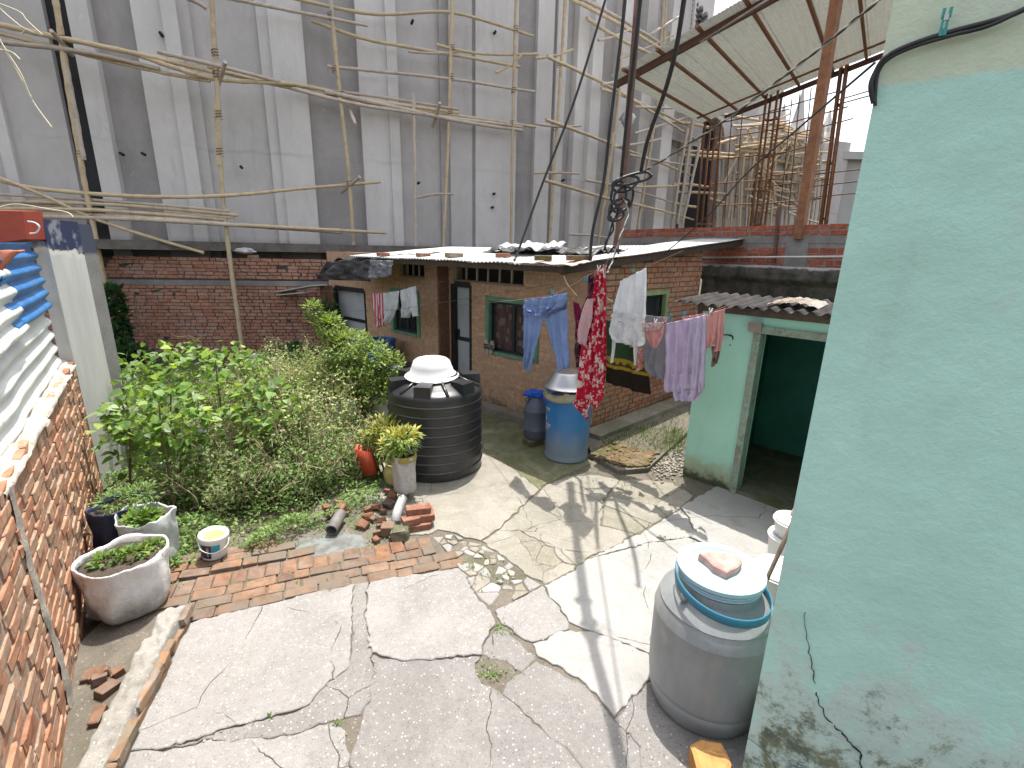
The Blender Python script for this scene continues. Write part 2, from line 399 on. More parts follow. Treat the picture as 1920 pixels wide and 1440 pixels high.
slab([(1021, 1100), (1074, 1073), (1098, 1051), (1212, 1021), (1292, 1009), (1345, 1040), (1420, 1120), (1300, 1230), (1226, 1229), (1160, 1200), (1098, 1181), (1072, 1168), (1046, 1136)], C_SMOOTH, .008)
slab([(930, 1148), (1018, 1101), (1044, 1138), (1070, 1170), (1066, 1179), (1001, 1205), (960, 1184), (942, 1170)], C_ROUGH, .006)
slab([(1155, 1347), (1227, 1269), (1300, 1233), (1500, 1300), (1600, 1640), (1245, 1640), (1204, 1400)], C_AGG, .002)
slab([(1105, 1047), (1194, 1004), (1254, 970), (1277, 955), (1292, 972), (1302, 1000), (1290, 1007), (1212, 1018), (1110, 1045)], C_SMOOTH, .002)
slab([(1279, 953), (1311, 931), (1360, 905), (1395, 905), (1480, 930), (1560, 1000), (1440, 1110), (1347, 1037), (1295, 1006), (1304, 998), (1294, 970)], C_SMOOTH, .012)
# mossy slab beside the tank and in the shade of the house
slab([(770, 1003), (804, 1003), (822, 994), (852, 998), (872, 1008), (902, 1013), (925, 998), (958, 970), (994, 932), (1010, 919), (960, 880), (905, 848), (900, 800), (700, 780), (640, 880), (720, 985)], C_TAN, .008)
slab([(907, 848), (962, 881), (1012, 918), (1024, 906), (1062, 890), (1110, 868), (1085, 830), (1040, 815), (1000, 806), (905, 762), (870, 740), (800, 740), (860, 790), (902, 800)], C_MOSS, .006)
def frag(poly_px, nseed, mats, seed, top=.0, gap=.006, jz=.006, name='concrete_fragment', amp=.008, tops=.01, drop=0.0):
    rs = random.Random(seed); P = [G(*p) for p in poly_px]; P = [(p.x, p.y) for p in P]
    xs = [p[0] for p in P]; ys = [p[1] for p in P]
    def inside(x, y):
        c = False
        for i in range(len(P)):
            (x1, y1), (x2, y2) = P[i], P[i-1]
            if (y1 > y) != (y2 > y) and x < (x2-x1)*(y-y1)/(y2-y1)+x1: c = not c
        return c
    seeds = []
    while len(seeds) < nseed:
        q = (rs.uniform(min(xs), max(xs)), rs.uniform(min(ys), max(ys)))
        if inside(*q): seeds.append(q)
    for i, a in enumerate(seeds):
        if rs.random() < drop: continue
        poly = P
        for j, b in enumerate(seeds):
            if i == j: continue
            mx, my = (a[0]+b[0])/2, (a[1]+b[1])/2; nx, ny = b[0]-a[0], b[1]-a[1]; new = []
            for k in range(len(poly)):
                p, q = poly[k], poly[(k+1) % len(poly)]; dp = (p[0]-mx)*nx+(p[1]-my)*ny; dq = (q[0]-mx)*nx+(q[1]-my)*ny
                if dp <= 0: new.append(p)
                if (dp < 0) != (dq < 0):
                    t = dp/(dp-dq); new.append((p[0]+(q[0]-p[0])*t, p[1]+(q[1]-p[1])*t))
            poly = new
            if len(poly) < 3: break
        if len(poly) < 3: continue
        pts = rough_poly(shrink(poly, gap*rs.uniform(.3, 2.2)), .035, amp, amp*.35, i*2.1)
        mb = MB(); mb.prism(pts, -.08, top+rs.uniform(-tops, tops), .005, jz); obj(name, mb, rs.choice(mats), YARD)
frag([(904, 1016), (927, 1001), (960, 973), (996, 935), (1026, 909), (1064, 893), (1118, 890), (1160, 900), (1130, 940), (1125, 985), (1193, 1002), (1103, 1046), (1074, 1070), (1022, 1094), (985, 1075), (950, 1045)], 11, [C_TAN, C_TAN2, C_TAN], 4, .004, .001, .003, tops=.004, amp=.03)
frag([(1162, 900), (1205, 898), (1262, 905), (1300, 930), (1276, 953), (1253, 968), (1194, 1001), (1128, 984), (1133, 940)], 4, [C_TAN, C_TAN2, C_TAN], 9, .002, .003, .003, tops=.004)
frag([(810, 1005), (852, 1003), (872, 1013), (903, 1019), (950, 1048), (985, 1078), (1018, 1097), (960, 1130), (928, 1145), (899, 1122), (870, 1077), (848, 1050), (826, 1024)], 58, [STONE, C_TAN, C_ROUGH, STONE, C_TAN2], 12, -.002, .008, .01, 'rubble_stone', .006, .010, .0)
# raised brick apron by the house corner
def gp(px, py, z=0):
    p = G(px, py, z); return (p.x, p.y)
B_OLD = brickmat('brick_path', [(.22, .115, .07), (.28, .15, .09), (.17, .115, .085), (.30, .175, .105), (.20, .14, .11)], [((.15, .13, .105), 2.2, .40, .62, .85, None), (MOSS, 6, .55, .72, .5, None)])
B_MOS = brickmat('brick_mossy', [(.16, .10, .06), (.22, .14, .085), (.13, .11, .06)], [(MOSS, 4, .4, .65, .7, None)])
BV = brickvars(B_OLD, 'path', .06, .035, 8); BVM = brickvars(B_MOS, 'mossy', .06, .035, 5)
def put_brick(parent, c, size, yaw, me, tilt=(0, 0)):
    M4 = (Matrix.Rotation(yaw, 3, 'Z')@Matrix.Rotation(tilt[0], 3, 'X')@Matrix.Rotation(tilt[1], 3, 'Y')@Matrix.Diagonal(size)).to_4x4()
    M4.translation = Vector(c); return inst('brick', me, parent, M4)
path = MB(); pp = [G(*p) for p in ((285, 1150), (350, 1170), (850, 1062), (800, 1004), (690, 1000), (440, 1000), (300, 1080))]
path.prism([(p.x, p.y) for p in pp], -.1, -.008); PATH = struct('brick_path', path, MATS['crack_soil'])
a, b = G(352, 1168), G(848, 1062); a.z = b.z = 0; dv = (b-a).normalized(); nv = Vector((-dv.y, dv.x, 0)); yaw = math.atan2(dv.y, dv.x)
Ltot = (b-a).length
rows = [(-.02, Ltot-.02, .055, False), (-.1, Ltot-.06, .17, False), (-.22, Ltot-.1, .285, False), (-.34, Ltot-.13, .43, True), (-.42, .62, .60, False), (-.5, .55, .72, False), (-.5, .40, .84, False)]
i_ = 0
for s0, s1, off, header in rows:
    s_ = s0+rnd(-.05, .05)
    while s_ < s1:
        bl = .115 if header else random.choice((.225, .225, .225, .115)); L_ = bl*rnd(.93, 1.03)
        c = a+dv*(s_+L_/2)+nv*(off+rnd(-.006, .006)+.02*math.sin(s_*2.2)); z = -.028+rnd(-.008, .008)+(.012 if off > .5 else 0)
        put_brick(PATH, (c.x, c.y, z+.0), (L_, .108 if not header else .17, .075), yaw+rnd(-.035, .035)+.03*math.sin(s_*2), BV[i_ % 8], (rnd(-.04, .04), rnd(-.04, .04)))
        s_ += L_+rnd(.006, .016); i_ += 1
ap = MB(); q = [gp(*p) for p in ((1112, 862), (1160, 890), (1215, 885), (1290, 815), (1290, 750), (1125, 790), (1095, 830))]
ap.prism(q, -.1, .055); APR = struct('brick_apron', ap, MATS['crack_soil'])
for k in range(13):
    for j in range(5):
        t = k/12; e0 = G(1114+t*92, 862+26*math.sin(min(1, t*1.3)*1.57)-t*6); c = e0+Vector((.10+.02*j, .22, 0)).normalized()*(j*.125+.05)
        if t > .85 and j > 2: continue
        put_brick(APR, (c.x+rnd(-.01, .01), c.y, .045+rnd(-.008, .008)), (.2*rnd(.85, 1.05)*.55, .11, .07), -.3+t*.9+rnd(-.15, .15), BVM[(k+j) % 5], (rnd(-.05, .05), rnd(-.05, .05)))
ledge = MB()
for p, q2, w_, h_ in (((-.62, 7.9), (1.05, 6.36), .22, .1), ((1.15, 6.42), (3.6, 8.75), .3, .12)):
    ledge.beam((p[0], p[1], h_/2-.005), (q2[0], q2[1], h_/2-.005), w_, h_)
struct('house_plinth', ledge, concmat('plinth', (.30, .27, .23), (.2, .17, .14), .5, .4))
# drain puddle
pud = MB(); pq = [gp(*p) for p in ((545, 1038), (600, 1046), (650, 1036), (690, 1024), (678, 1004), (640, 996), (606, 1000), (560, 1010), (520, 1030))]
pud.prism(rough_poly(pq, .05, .02), -.05, -.004)
pn = NT('puddle'); MATS['puddle'] = pn.done(pn.mix(pn.rng(pn.noise(9, 5), .35, .65), (.20, .215, .21), (.13, .13, .12)), .10, 0, .5)
struct('drain_puddle', pud, MATS['puddle'])
gutter = MB(); gutter.prism(rough_poly([gp(*p) for p in ((330, 1180), (505, 1030), (560, 1000), (690, 990), (702, 1030), (640, 1052), (545, 1055), (440, 1070))], .06, .02), -.1, -.012)
struct('wet_gutter', gutter, M('wet_mud', (.09, .08, .065), (.05, .045, .038), 8, .35, .5, 60, .01))
# low kerb on the left: mortar over bricks on edge
RBMX = BV
KERB = thing('garden_kerb', 'low crumbling brick and mortar kerb beside the potted sacks', 'kerb', (-2.2, 2.7, 0))
kp = [G(333, 1135, .15), G(303, 1185, .15), G(276, 1240, .15), G(244, 1300, .14), G(205, 1385, .12), G(150, 1500, .1)]
mk = MB(); kk = smoothpath(kp, 5)
def kerbf(u, v):
    i = min(int(u*(len(kk)-1)), len(kk)-2); f_ = u*(len(kk)-1)-i; p = kk[i].lerp(kk[i+1], f_); d = (kk[i+1]-kk[i]).normalized(); x = Vector((-d.y, d.x, 0)); x.normalize()
    a = v*math.pi; o_ = -math.cos(a)*.075; h_ = min(1, math.sin(a)*1.7)
    nn = noise.noise(Vector((p.x*6, p.y*6, v*3)))*.035+noise.noise(Vector((p.x*19, p.y*19, v*7)))*.018; g_ = .55+.45*min(1, max(0, .5+2.2*noise.noise(Vector((u*9, 3, 0)))))
    return (p.x+x.x*(o_*(1+nn*6)-.02), p.y+x.y*(o_*(1+nn*6)-.02), (p.z*h_*(.72+.28*g_)+nn*h_))
mk.grid(kerbf, 110, 18); obj('mortar_cap', mk, concmat('kerb_mortar', (.42, .40, .37), (.26, .24, .21), .3, .9), KERB, smooth=True)
B_KERB = brickmat('brick_kerb', [(.22, .14, .085), (.30, .18, .10), (.18, .12, .08)], [((.3, .28, .25), 7, .45, .65, .7, None), (MOSS, 5, .5, .7, .5, None)], .5)
KV = brickvars(B_KERB, 'kerb', .08, .07, 6)
for k in range(12):
    t = (k+.5)/12; i = int(t*(len(kk)-1)); p = kk[i]; d = (kk[min(i+1, len(kk)-1)]-kk[i-1]).normalized()
    for j in range(2):
        if random.random() < .2: continue
        c = p+Vector((-d.y, d.x, 0))*(.05+.012*j*rnd(.3, 1)); z_ = (.03, .09)[j]*(.85 if k > 8 else 1)
        put_brick(KERB, (c.x, c.y, z_), (.17*rnd(.6, 1.1), .05, .055), math.atan2(d.y, d.x)+rnd(-.12, .12), KV[(k+j) % 6], (rnd(-.15, .15), rnd(-.08, .08)))
for k in range(9):
    px, py = 150+rnd(0, 85), 1240+rnd(0, 130); p = G(px, py, .015)
    if px > 240-(py-1240)*.5: continue
    put_brick(KERB, (p.x, p.y, .015), (.11*rnd(.4, 1.2), .08*rnd(.5, 1), .05), rnd(0, 3), (BV if k % 2 else RBMX)[k % 5], (rnd(-.25, .25), rnd(-.25, .25)))
# ================================================================== WALLS AND BUILDINGS
MORT = M('mortar', (.36, .33, .30), (.24, .22, .195), 9, .95, .7, 70, .01)
MORT_D = M('mortar_dark', (.085, .065, .055), (.05, .04, .034), 6, .95, .7, 70, .01)
# ---- near left brick wall
LD = dirv(-37); LN = Vector((.7986, .6018, 0)); L0 = Vector((-2.71, 2.43, 0))
LW = thing('boundary_wall', 'sunlit orange brick boundary wall running along the left edge', 'wall', (-2.71, 2.43, 0))
B_L = brickmat('brick_left', [(.40, .195, .115), (.46, .245, .15), (.35, .165, .10), (.43, .27, .185), (.37, .235, .16), (.48, .29, .19)], [((.50, .42, .35), 3.5, .52, .75, .3, None), ((.2, .2, .13), 6, .56, .72, .45, (1.2, .3))], .3, (.55, .48, .42))
lp0 = L0-LD*2.6; lp1 = L0+LD*2.9
def ltop(s): return 1.84 if s < 2.25 else (1.44+.03*math.sin(s*5))
brick_wall(LW, lp0, lp1, -.05, 1.38, LN, B_L, M('mortar_left', (.40, .35, .30), (.27, .22, .18), 7, .95, .8, 60, .015), 'left', depth=.22, bl=.22, bh=.066, gap=.016, proud=.016, nobj=295, topfn=ltop, jit=.05, ztop=1.84, bev=.09)
mb = MB(); c = lp0+LD*1.12-LN*.13; mb.box((c.x, c.y, 1.61), (.2, 2.24, .46), -37); obj('mortar_core', mb, MATS['mortar_left'], LW)
cap = MB()
def capf(u, v):
    s = 2.2+u*3.3; p = lp0+LD*s; a = v*math.pi; nn = noise.noise(Vector((s*6, v*3, 1)))*.03
    return (p.x+LN.x*(-.10+math.cos(a)*(.112+nn*1.3)), p.y+LN.y*(-.10+math.cos(a)*(.112+nn*1.3)), 1.39+nn*1.3+math.sin(a)*(.045+.03*noise.noise(Vector((s*3, 0, 0)))))
cap.grid(capf, 90, 10); obj('cement_cap', cap, M('lime_cement', (.62, .57, .50), (.46, .41, .35), 6, .95, .8, 50, .02), LW, smooth=True)
seam = MB()
def seamf(u, v):
    z = u*1.40; s = 2.30+.02*math.sin(z*5)+(v-.5)*(.085+.07*noise.noise(Vector((z*5, 0, 2)))); p = lp0+LD*s; k = math.sin(v*math.pi)*.012-.004+noise.noise(Vector((z*9, v*5, 7)))*.012
    return (p.x+LN.x*k, p.y+LN.y*k, z)
seam.grid(seamf, 36, 6); obj('mortar_seam', seam, concmat('seam_mortar', (.44, .40, .35), (.34, .30, .255), .1, .5), LW, smooth=True)
# ---- corrugated sheet fence standing on that wall
def corr(p, ax, across, L, Wd, pitch=.076, amp=.009, sag=0.0, nl=10, wob=.004):
    """corrugated sheet: ridges run along ax (length L); across direction, waves in normal"""
    ax = Vector(ax).normalized(); ac = Vector(across).normalized(); nn = ax.cross(ac).normalized(); p = Vector(p); mb = MB(); nw = int(Wd/pitch*8)
    def f(u, v):
        s = u*Wd; t = v*L
        return p+ac*s+ax*t+nn*(amp*math.sin(2*math.pi*s/pitch)+wob*noise.noise(Vector((s*2, t*2, p.x)))*2-sag*math.sin(v*math.pi))
    mb.grid(f, nw, nl); return mb
def sheet(name, mb, mat, parent, th=.003):
    o = obj(name, mb, mat, parent, smooth=True, fix=False); md = o.modifiers.new('t', 'SOLIDIFY'); md.thickness = th; md.offset = 0; return o
SF = thing('sheet_fence', 'white corrugated sheet fence with a blue sheet scrap on the brick wall', 'fence', (-3.2, 3.1, 1.4))
SH_W = M('sheet_white', (.70, .71, .69), (.60, .62, .60), 3, .45, .1, 60, .002, spec=.4, stains=[((.35, .33, .28), 4, .55, .75, .5, None)])
SH_B = M('sheet_blue', (.03, .20, .50), (.025, .12, .33), 8, .4, .1, 60, .002, stains=[((.05, .09, .2), 7, .5, .65, .7, None)])
UPV = Vector((0, 0, 1)); back = -LN
s0 = lp0-LN*.10
sheet('corrugated_sheet', corr(s0+LD*2.45+UPV*1.42, LD, UPV+back*.02, 3.02, .66, .13, .022, 0, 30, .012), SH_W, SF)
sheet('corrugated_sheet', corr(s0+LD*2.3+UPV*1.95+LN*.05, LD, UPV+back*.1, 1.72, .52, .13, .022, 0, 20, .012), SH_W, SF)
sheet('blue_sheet', corr(s0+LD*3.7+UPV*1.98+LN*.028, LD*1-UPV*.0, UPV+back*.04, 1.72, .60, .115, .020, 0, 16, .005), SH_B, SF)
# roof edge of the neighbour's hut above the sheets
HUT = thing('hut_roof', 'red painted metal roof edge with orange ridge tile at the left frame edge', 'roof', (-3.6, 3.5, 2.5))
RED = M('red_paint', (.36, .06, .03), (.28, .045, .028), 4, .45, .1, 50, .003, stains=[((.16, .05, .035), 5, .55, .7, .5, None)])
mb = MB(); a_ = V(-120, 470, (-4.22, 4.3), 20); b_ = V(50, 448, (-4.22, 4.3), 20); c_ = V(42, 396, (-4.22, 4.3), 20); e_ = V(-120, 392, (-4.22, 4.3), 20); bk = Vector((-.25, .45, 0))
mb.add([a_, b_, c_, e_, a_+bk, b_+bk, c_+bk+Vector((0, 0, .03)), e_+bk+Vector((0, 0, .03))], [(0, 1, 2, 3), (4, 7, 6, 5), (0, 4, 5, 1), (1, 5, 6, 2), (2, 6, 7, 3), (3, 7, 4, 0)]); obj('roof_fascia', mb, RED, HUT)
mb = MB(); P = (-3.45, 3.6)
def otile(u, v):
    p = V(-60+u*108, 470-14*math.sin(v*3.14), P, 25); q = V(-60+u*50, 520+30*(1-u), P, 25); r_ = p.lerp(q, v); return r_+Vector((.03, -.05, 0))*math.sin(u*9)*.4
mb.grid(otile, 16, 8); sheet('ridge_tile', mb, M('tile_orange', (.48, .16, .08), (.38, .12, .07), 6, .7, .3, 60, .004), HUT, .015)
# ---- plastered pier at the end of the wall
PIER = thing('concrete_pier', 'tall pale grey plastered concrete pier with navy blue painted top', 'pier', (-4, 4.4, 0))
pm = NT('pier_plaster'); zc_ = pm.z(); vn = pm.noise(2.2, 4, .6, pm.mapping((3, 3, .5)))
col = pm.mix(pm.rng(vn, .3, .7), (.56, .55, .53), (.47, .465, .45))
edge = pm.math('ADD', zc_, pm.math('MULTIPLY', pm.noise(3.2, 3), .38))
col = pm.mix(pm.rng(edge, 2.70, 2.73), col, pm.mix(pm.rng(pm.noise(6, 5, .6), .5, .62), (.028, .038, .085), (.22, .23, .28)))
col = pm.mix(pm.math('MULTIPLY', pm.rng(edge, 2.655, 2.69), pm.rng(edge, 2.70, 2.735, 1, 0)), col, (.62, .60, .55))
pm.bump(pm.noise(40, 5), .3, .004); PMAT = pm.done(col, .85, 0, .3)
A_, B_ = Vector((-4.45, 4.74, 0)), Vector((-4.57, 5.26, 0)); pd = (B_-A_).normalized(); pn_ = Vector((pd.y, -pd.x, 0))
cc = (A_+B_)/2-pn_*.06; mb = MB(); mb.box((cc.x, cc.y, 1.39), (.12, (B_-A_).length, 2.82), math.degrees(math.atan2(pd.x, pd.y)))
obj('pier_face', mb, PMAT, PIER)
cc = B_+pd*.14-pn_*.09; mb = MB(); mb.box((cc.x, cc.y, 1.38), (.13, .28, 2.80), math.degrees(math.atan2(pd.x, pd.y))); obj('pier_shade_strip', mb, M('pier_shade', (.27, .265, .26), (.21, .205, .2), 3, .9, .3, 40, .005, stains=[((.035, .045, .085), 2.0, .2, .3, .9, (2.45, 2.5))]), PIER)  # recessed strip in darker colour stands in for the pier's unlit side
# ---- back brick boundary wall
BW = thing('back_wall', 'weathered red brick boundary wall behind the vegetable garden', 'wall', (-7, 11.5, 0))
bd = dirv(82); b0 = Vector((-6.08, 11.61, 0)); bp0 = b0-bd*5.5; bp1 = b0+bd*1.75
B_B = brickmat('brick_back', [(.38, .185, .12), (.43, .22, .145), (.33, .155, .105), (.44, .26, .19), (.37, .205, .145)], [((.33, .27, .24), 2.2, .5, .7, .55, None), ((.10, .06, .03), 1.3, .56, .72, .8, (1.2, 2.2)), (DARKST, 3, .6, .75, .6, None)], .25, (.33, .25, .22))
def btop(s): return 2.36+.05*noise.noise(Vector((s*2.1, 0, 0)))-(.22 if 1.95 < s < 2.35 else 0)-(.06 if 3.4 < s < 3.7 else 0)
brick_wall(BW, bp0, bp1, -.1, 2.28, (.139, -.99, 0), B_B, MORT_D, 'back', depth=.23, bl=.23, bh=.066, gap=.014, proud=.014, nobj=295, topfn=btop, jit=.05, ztop=2.45, holes=[(0, 7.3, 1.68, 1.78)], bev=.08)
mb = MB(); c = (bp0+bp1)/2+Vector((0, .11, 0)); mb.box((c.x, c.y, 1.73), (.232, (bp1-bp0).length-.01, .12), 82); obj('cement_band', mb, concmat('cem_band', (.26, .24, .23), (.18, .165, .155), .05, .4), BW)
# ---- big grey building under construction
GB = thing('grey_building', 'tall unfinished grey cement rendered building with projecting piers behind the scaffolding', 'building', (-3, 14, 0))
def rend(name, c, c2):
    n = NT(name)
    col = n.mix(n.rng(n.noise(.7, 7, .7, n.mapping((1, 1, .8)), .5), .32, .68), c, c2)
    col = n.mix(n.rng(n.noise(2.3, 6, .7, n.mapping((1.6, 1.6, .28))), .5, .72, 0, .45), col, tuple(x*.68 for x in c))
    col = n.mix(n.rng(n.noise(1.1, 9, .75, None, 1), .54, .66, 0, .22), col, tuple(x*.75 for x in c))
    col = n.mix(n.rng(n.noise(5, 6, .75), .60, .72, 0, .6), col, tuple(min(.7, x*1.25) for x in c))
    zz = n.math('ADD', n.z(), n.math('MULTIPLY', n.noise(1.7, 4), .25))
    ln = n.math('MULTIPLY', n.rng(zz, 4.86, 4.93), n.rng(zz, 4.93, 5.0, 1, 0)); col = n.mix(n.math('MULTIPLY', ln, n.rng(n.noise(.8, 5), .42, .6, .05, .4)), col, tuple(x*.6 for x in c))
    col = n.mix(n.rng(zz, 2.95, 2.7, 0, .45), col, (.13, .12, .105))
    n.bump(n.noise(18, 7, .7), .35, .02); return n.done(col, .93, 0, .2)
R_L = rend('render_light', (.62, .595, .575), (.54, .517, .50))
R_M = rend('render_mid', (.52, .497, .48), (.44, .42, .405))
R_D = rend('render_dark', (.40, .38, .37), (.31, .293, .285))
R_K = rend('void_shade', (.055, .055, .06), (.035, .035, .04))  # near-black colour stands for the darkness inside the open recess and arches
GP0, GA1, GA2 = Vector((-6.5, 13.0, 0)), 68.6, 38.0
g1 = dirv(GA1); gn1 = Vector((g1.y, -g1.x, 0))
def gs(px, base=GP0, ang=GA1, py=330):  # distance along the facade seen at a photo column
    return (V(px, py, (base.x, base.y), ang)-base).dot(dirv(ang))
def facade(base, ang, bands, z0, z1, prefix=''):
    d = dirv(ang); nn = Vector((d.y, -d.x, 0))
    for (x0, x1, off, mat, nm) in bands:
        if x1-x0 < .02: continue
        mb = MB(); c = base+d*((x0+x1)/2)+nn*(off/2-.4); mb.box((c.x, c.y, (z0+z1)/2), (off+.8, x1-x0, z1-z0), ang); obj(nm, mb, mat, GB)
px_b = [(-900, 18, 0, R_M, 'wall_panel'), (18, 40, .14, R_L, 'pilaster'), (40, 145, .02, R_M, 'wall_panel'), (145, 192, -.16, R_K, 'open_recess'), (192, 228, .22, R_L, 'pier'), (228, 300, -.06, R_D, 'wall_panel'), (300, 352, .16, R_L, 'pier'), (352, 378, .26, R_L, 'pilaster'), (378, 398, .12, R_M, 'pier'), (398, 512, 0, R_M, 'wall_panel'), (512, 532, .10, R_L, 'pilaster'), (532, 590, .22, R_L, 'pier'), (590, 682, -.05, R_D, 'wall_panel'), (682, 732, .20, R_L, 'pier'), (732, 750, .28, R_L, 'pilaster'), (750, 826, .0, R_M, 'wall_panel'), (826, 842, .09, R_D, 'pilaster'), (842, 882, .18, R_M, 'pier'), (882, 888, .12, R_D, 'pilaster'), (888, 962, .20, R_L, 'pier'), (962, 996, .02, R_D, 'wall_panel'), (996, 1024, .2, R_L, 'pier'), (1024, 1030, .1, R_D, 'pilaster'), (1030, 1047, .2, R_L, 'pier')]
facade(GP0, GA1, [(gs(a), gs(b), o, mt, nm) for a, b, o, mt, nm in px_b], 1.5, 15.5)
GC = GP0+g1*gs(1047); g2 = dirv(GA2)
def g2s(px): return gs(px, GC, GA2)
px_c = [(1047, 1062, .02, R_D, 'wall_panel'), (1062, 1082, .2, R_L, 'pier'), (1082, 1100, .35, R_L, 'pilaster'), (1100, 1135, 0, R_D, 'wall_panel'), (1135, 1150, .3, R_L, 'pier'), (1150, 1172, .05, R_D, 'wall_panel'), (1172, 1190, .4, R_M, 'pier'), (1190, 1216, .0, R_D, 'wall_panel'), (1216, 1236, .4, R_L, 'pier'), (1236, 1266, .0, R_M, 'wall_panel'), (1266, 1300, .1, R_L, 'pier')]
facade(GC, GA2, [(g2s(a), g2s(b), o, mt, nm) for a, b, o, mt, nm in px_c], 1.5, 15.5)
# cement base ledge and dark gap above the brick wall
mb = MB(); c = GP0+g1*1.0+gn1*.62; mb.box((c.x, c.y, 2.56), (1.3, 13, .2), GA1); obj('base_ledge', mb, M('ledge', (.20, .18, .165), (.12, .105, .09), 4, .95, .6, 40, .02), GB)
# form-tie stubs left in the render
for px, py in ((308, 72), (455, 316), (235, 292), (275, 292), (770, 48), (922, 68), (918, 390), (921, 365), (1049, 340), (782, 345), (470, 462)):
    p = V(px, py, (GP0.x, GP0.y), GA1)+gn1*.22; mb = MB(); mb.tube([p-gn1*.1, p+gn1*.1], .035, 7); obj('form_tie', mb, M('tie', (.03, .03, .03)), GB)
# tiled roof end, seen past the scaffold
GE = GC+g2*g2s(1266)
mb = MB(); ra = V(1236, -50, (GC.x, GC.y), GA2); rb = V(1345, 78, (GE.x, GE.y), 75)
mb.add([ra, ra+Vector((3.2, 2.8, -3.0)), ra+Vector((3.2, 2.8, -5.2)), ra+Vector((0, 0, -5.2))], [(0, 1, 2, 3)]); obj('gable_wall', mb, R_D, GB)
T_R = M('roof_tile', (.17, .14, .15), (.11, .09, .10), 3, .7, .3, 40, .01, var=.4)
for j in range(7):
    for i in range(8):
        t = MB(); o_ = V(1248+i*9+j*2, 20+i*11-j*9, (GE.x, GE.y), 62)
        def tf(u, v): return o_+Vector((u*.34, u*.15, -.06*math.sin(u*6.28)+v*.22+.03))+Vector((.1, .35, 0))*v*.4
        t.grid(tf, 6, 1); oo = sheet('roof_tile', t, T_R, GB, .03)
# far arcade continuing behind the terrace
def arch_pts(w_, h0, h1, n=8):
    L_ = [(-w_/2, 0)]+[(-w_/2*math.cos(k/n*1.5708)**.8 if k < n else 0, h0+(h1-h0)*math.sin(k/n*1.5708)) for k in range(n+1)]
    return L_+[(-x, y) for x, y in reversed(L_[:-1])]
def arched_panel(p, ang, w_, zb, zt, aw, h0, h1, dep, mat, nm, parent, trim=None, void=None):
    d = dirv(ang); nn = Vector((d.y, -d.x, 0)); A = arch_pts(aw, h0, h1); mb = MB()
    O = [(-w_/2, 0), (-w_/2, zt-zb), (w_/2, zt-zb), (w_/2, 0)]
    def P3(q, k=0.0): return p+d*q[0]+Vector((0, 0, zb+q[1]))+nn*k
    n = len(A); h = n//2; L_ = [O[0], O[1], (0, zt-zb)]
    vs = [P3(q) for q in A]+[P3(q, -dep) for q in A]; fs = [(i, i+1, n+i+1, n+i) for i in range(n-1)]
    mb.add(vs, fs)
    for side in (0, 1):
        seq = A[:h+1] if side == 0 else list(reversed(A[h:]))
        sg = -1 if side == 0 else 1
        for (q, r_) in zip(seq, seq[1:]):
            mb.add([P3(q), P3(r_), P3((sg*w_/2, r_[1])), P3((sg*w_/2, q[1]))], [(0, 1, 2, 3)])
        mb.add([P3((0, h1)), P3((sg*w_/2, h1)), P3((sg*w_/2, zt-zb)), P3((0, zt-zb))], [(0, 1, 2, 3)])
    obj(nm, mb, mat, parent)
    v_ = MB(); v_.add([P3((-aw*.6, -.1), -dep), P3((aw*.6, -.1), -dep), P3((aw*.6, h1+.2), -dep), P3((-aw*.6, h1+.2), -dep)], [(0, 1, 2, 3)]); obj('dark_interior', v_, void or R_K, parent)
    if trim:
        t = MB(); Ao = [(x*1.22, y*1.05) for x, y in A]
        t.add([P3(q, .12) for q in A]+[P3(q, .12) for q in Ao]+[P3(q, 0) for q in Ao], [(i, i+1, n+i+1, n+i) for i in range(n-1)]+[(n+i, n+i+1, 2*n+i+1, 2*n+i) for i in range(n-1)]); obj('arch_trim', t, trim, parent)
FA = 72
def fpt(px, base=GE, ang=FA): q = V(px, 420, (base.x, base.y), ang); q.z = 0; return q
def fz(px, py): return V(px, py, (GE.x, GE.y), FA).z
for (xa, xb, ya, aw_, yt, trim, nm) in ((1266, 1300, None, 0, 0, None, 'wall_panel'), (1272, 1352, 'arch', 58, 215, None, 'arch_bay'), (1352, 1384, None, 0, 0, None, 'wall_panel'), (1384, 1432, 'arch', 22, 318, R_L, 'arch_bay'), (1432, 1560, None, 0, 0, None, 'wall_panel')):
    pa, pb = fpt(xa), fpt(xb); W_ = (pb-pa).length; zt = 12.0 if xb < 1440 else 8.2
    if ya: arched_panel((pa+pb)/2, FA, W_, 2.0, zt, aw_*W_/(xb-xa), fz((xa+xb)/2, yt+70)-2, fz((xa+xb)/2, yt)-2, .7, R_M if xa < 1300 else R_L, nm, GB, trim)
    elif nm == 'wall_panel' and xa != 1266:
        mb = MB(); c = (pa+pb)/2+Vector((.1, .35, 0)); mb.box((c.x, c.y, (2+zt)/2), (.7, W_, zt-2), FA); obj('wall_panel', mb, R_M, GB)
for px, py0, py1 in ((1420, 200, 330), (1448, 170, 330), (1475, 190, 330), (1500, 210, 320)):   # pinnacles of the porch
    p = fpt(px); z0_ = fz(px, py1); z1_ = fz(px, py0); mb = MB(); mb.lathe([(.55, z0_-.5), (.55, z0_+(z1_-z0_)*.4), (.3, z0_+(z1_-z0_)*.6), (.02, z1_)], (p.x, p.y-.9, 0), 6); obj('pinnacle', mb, R_L, GB)
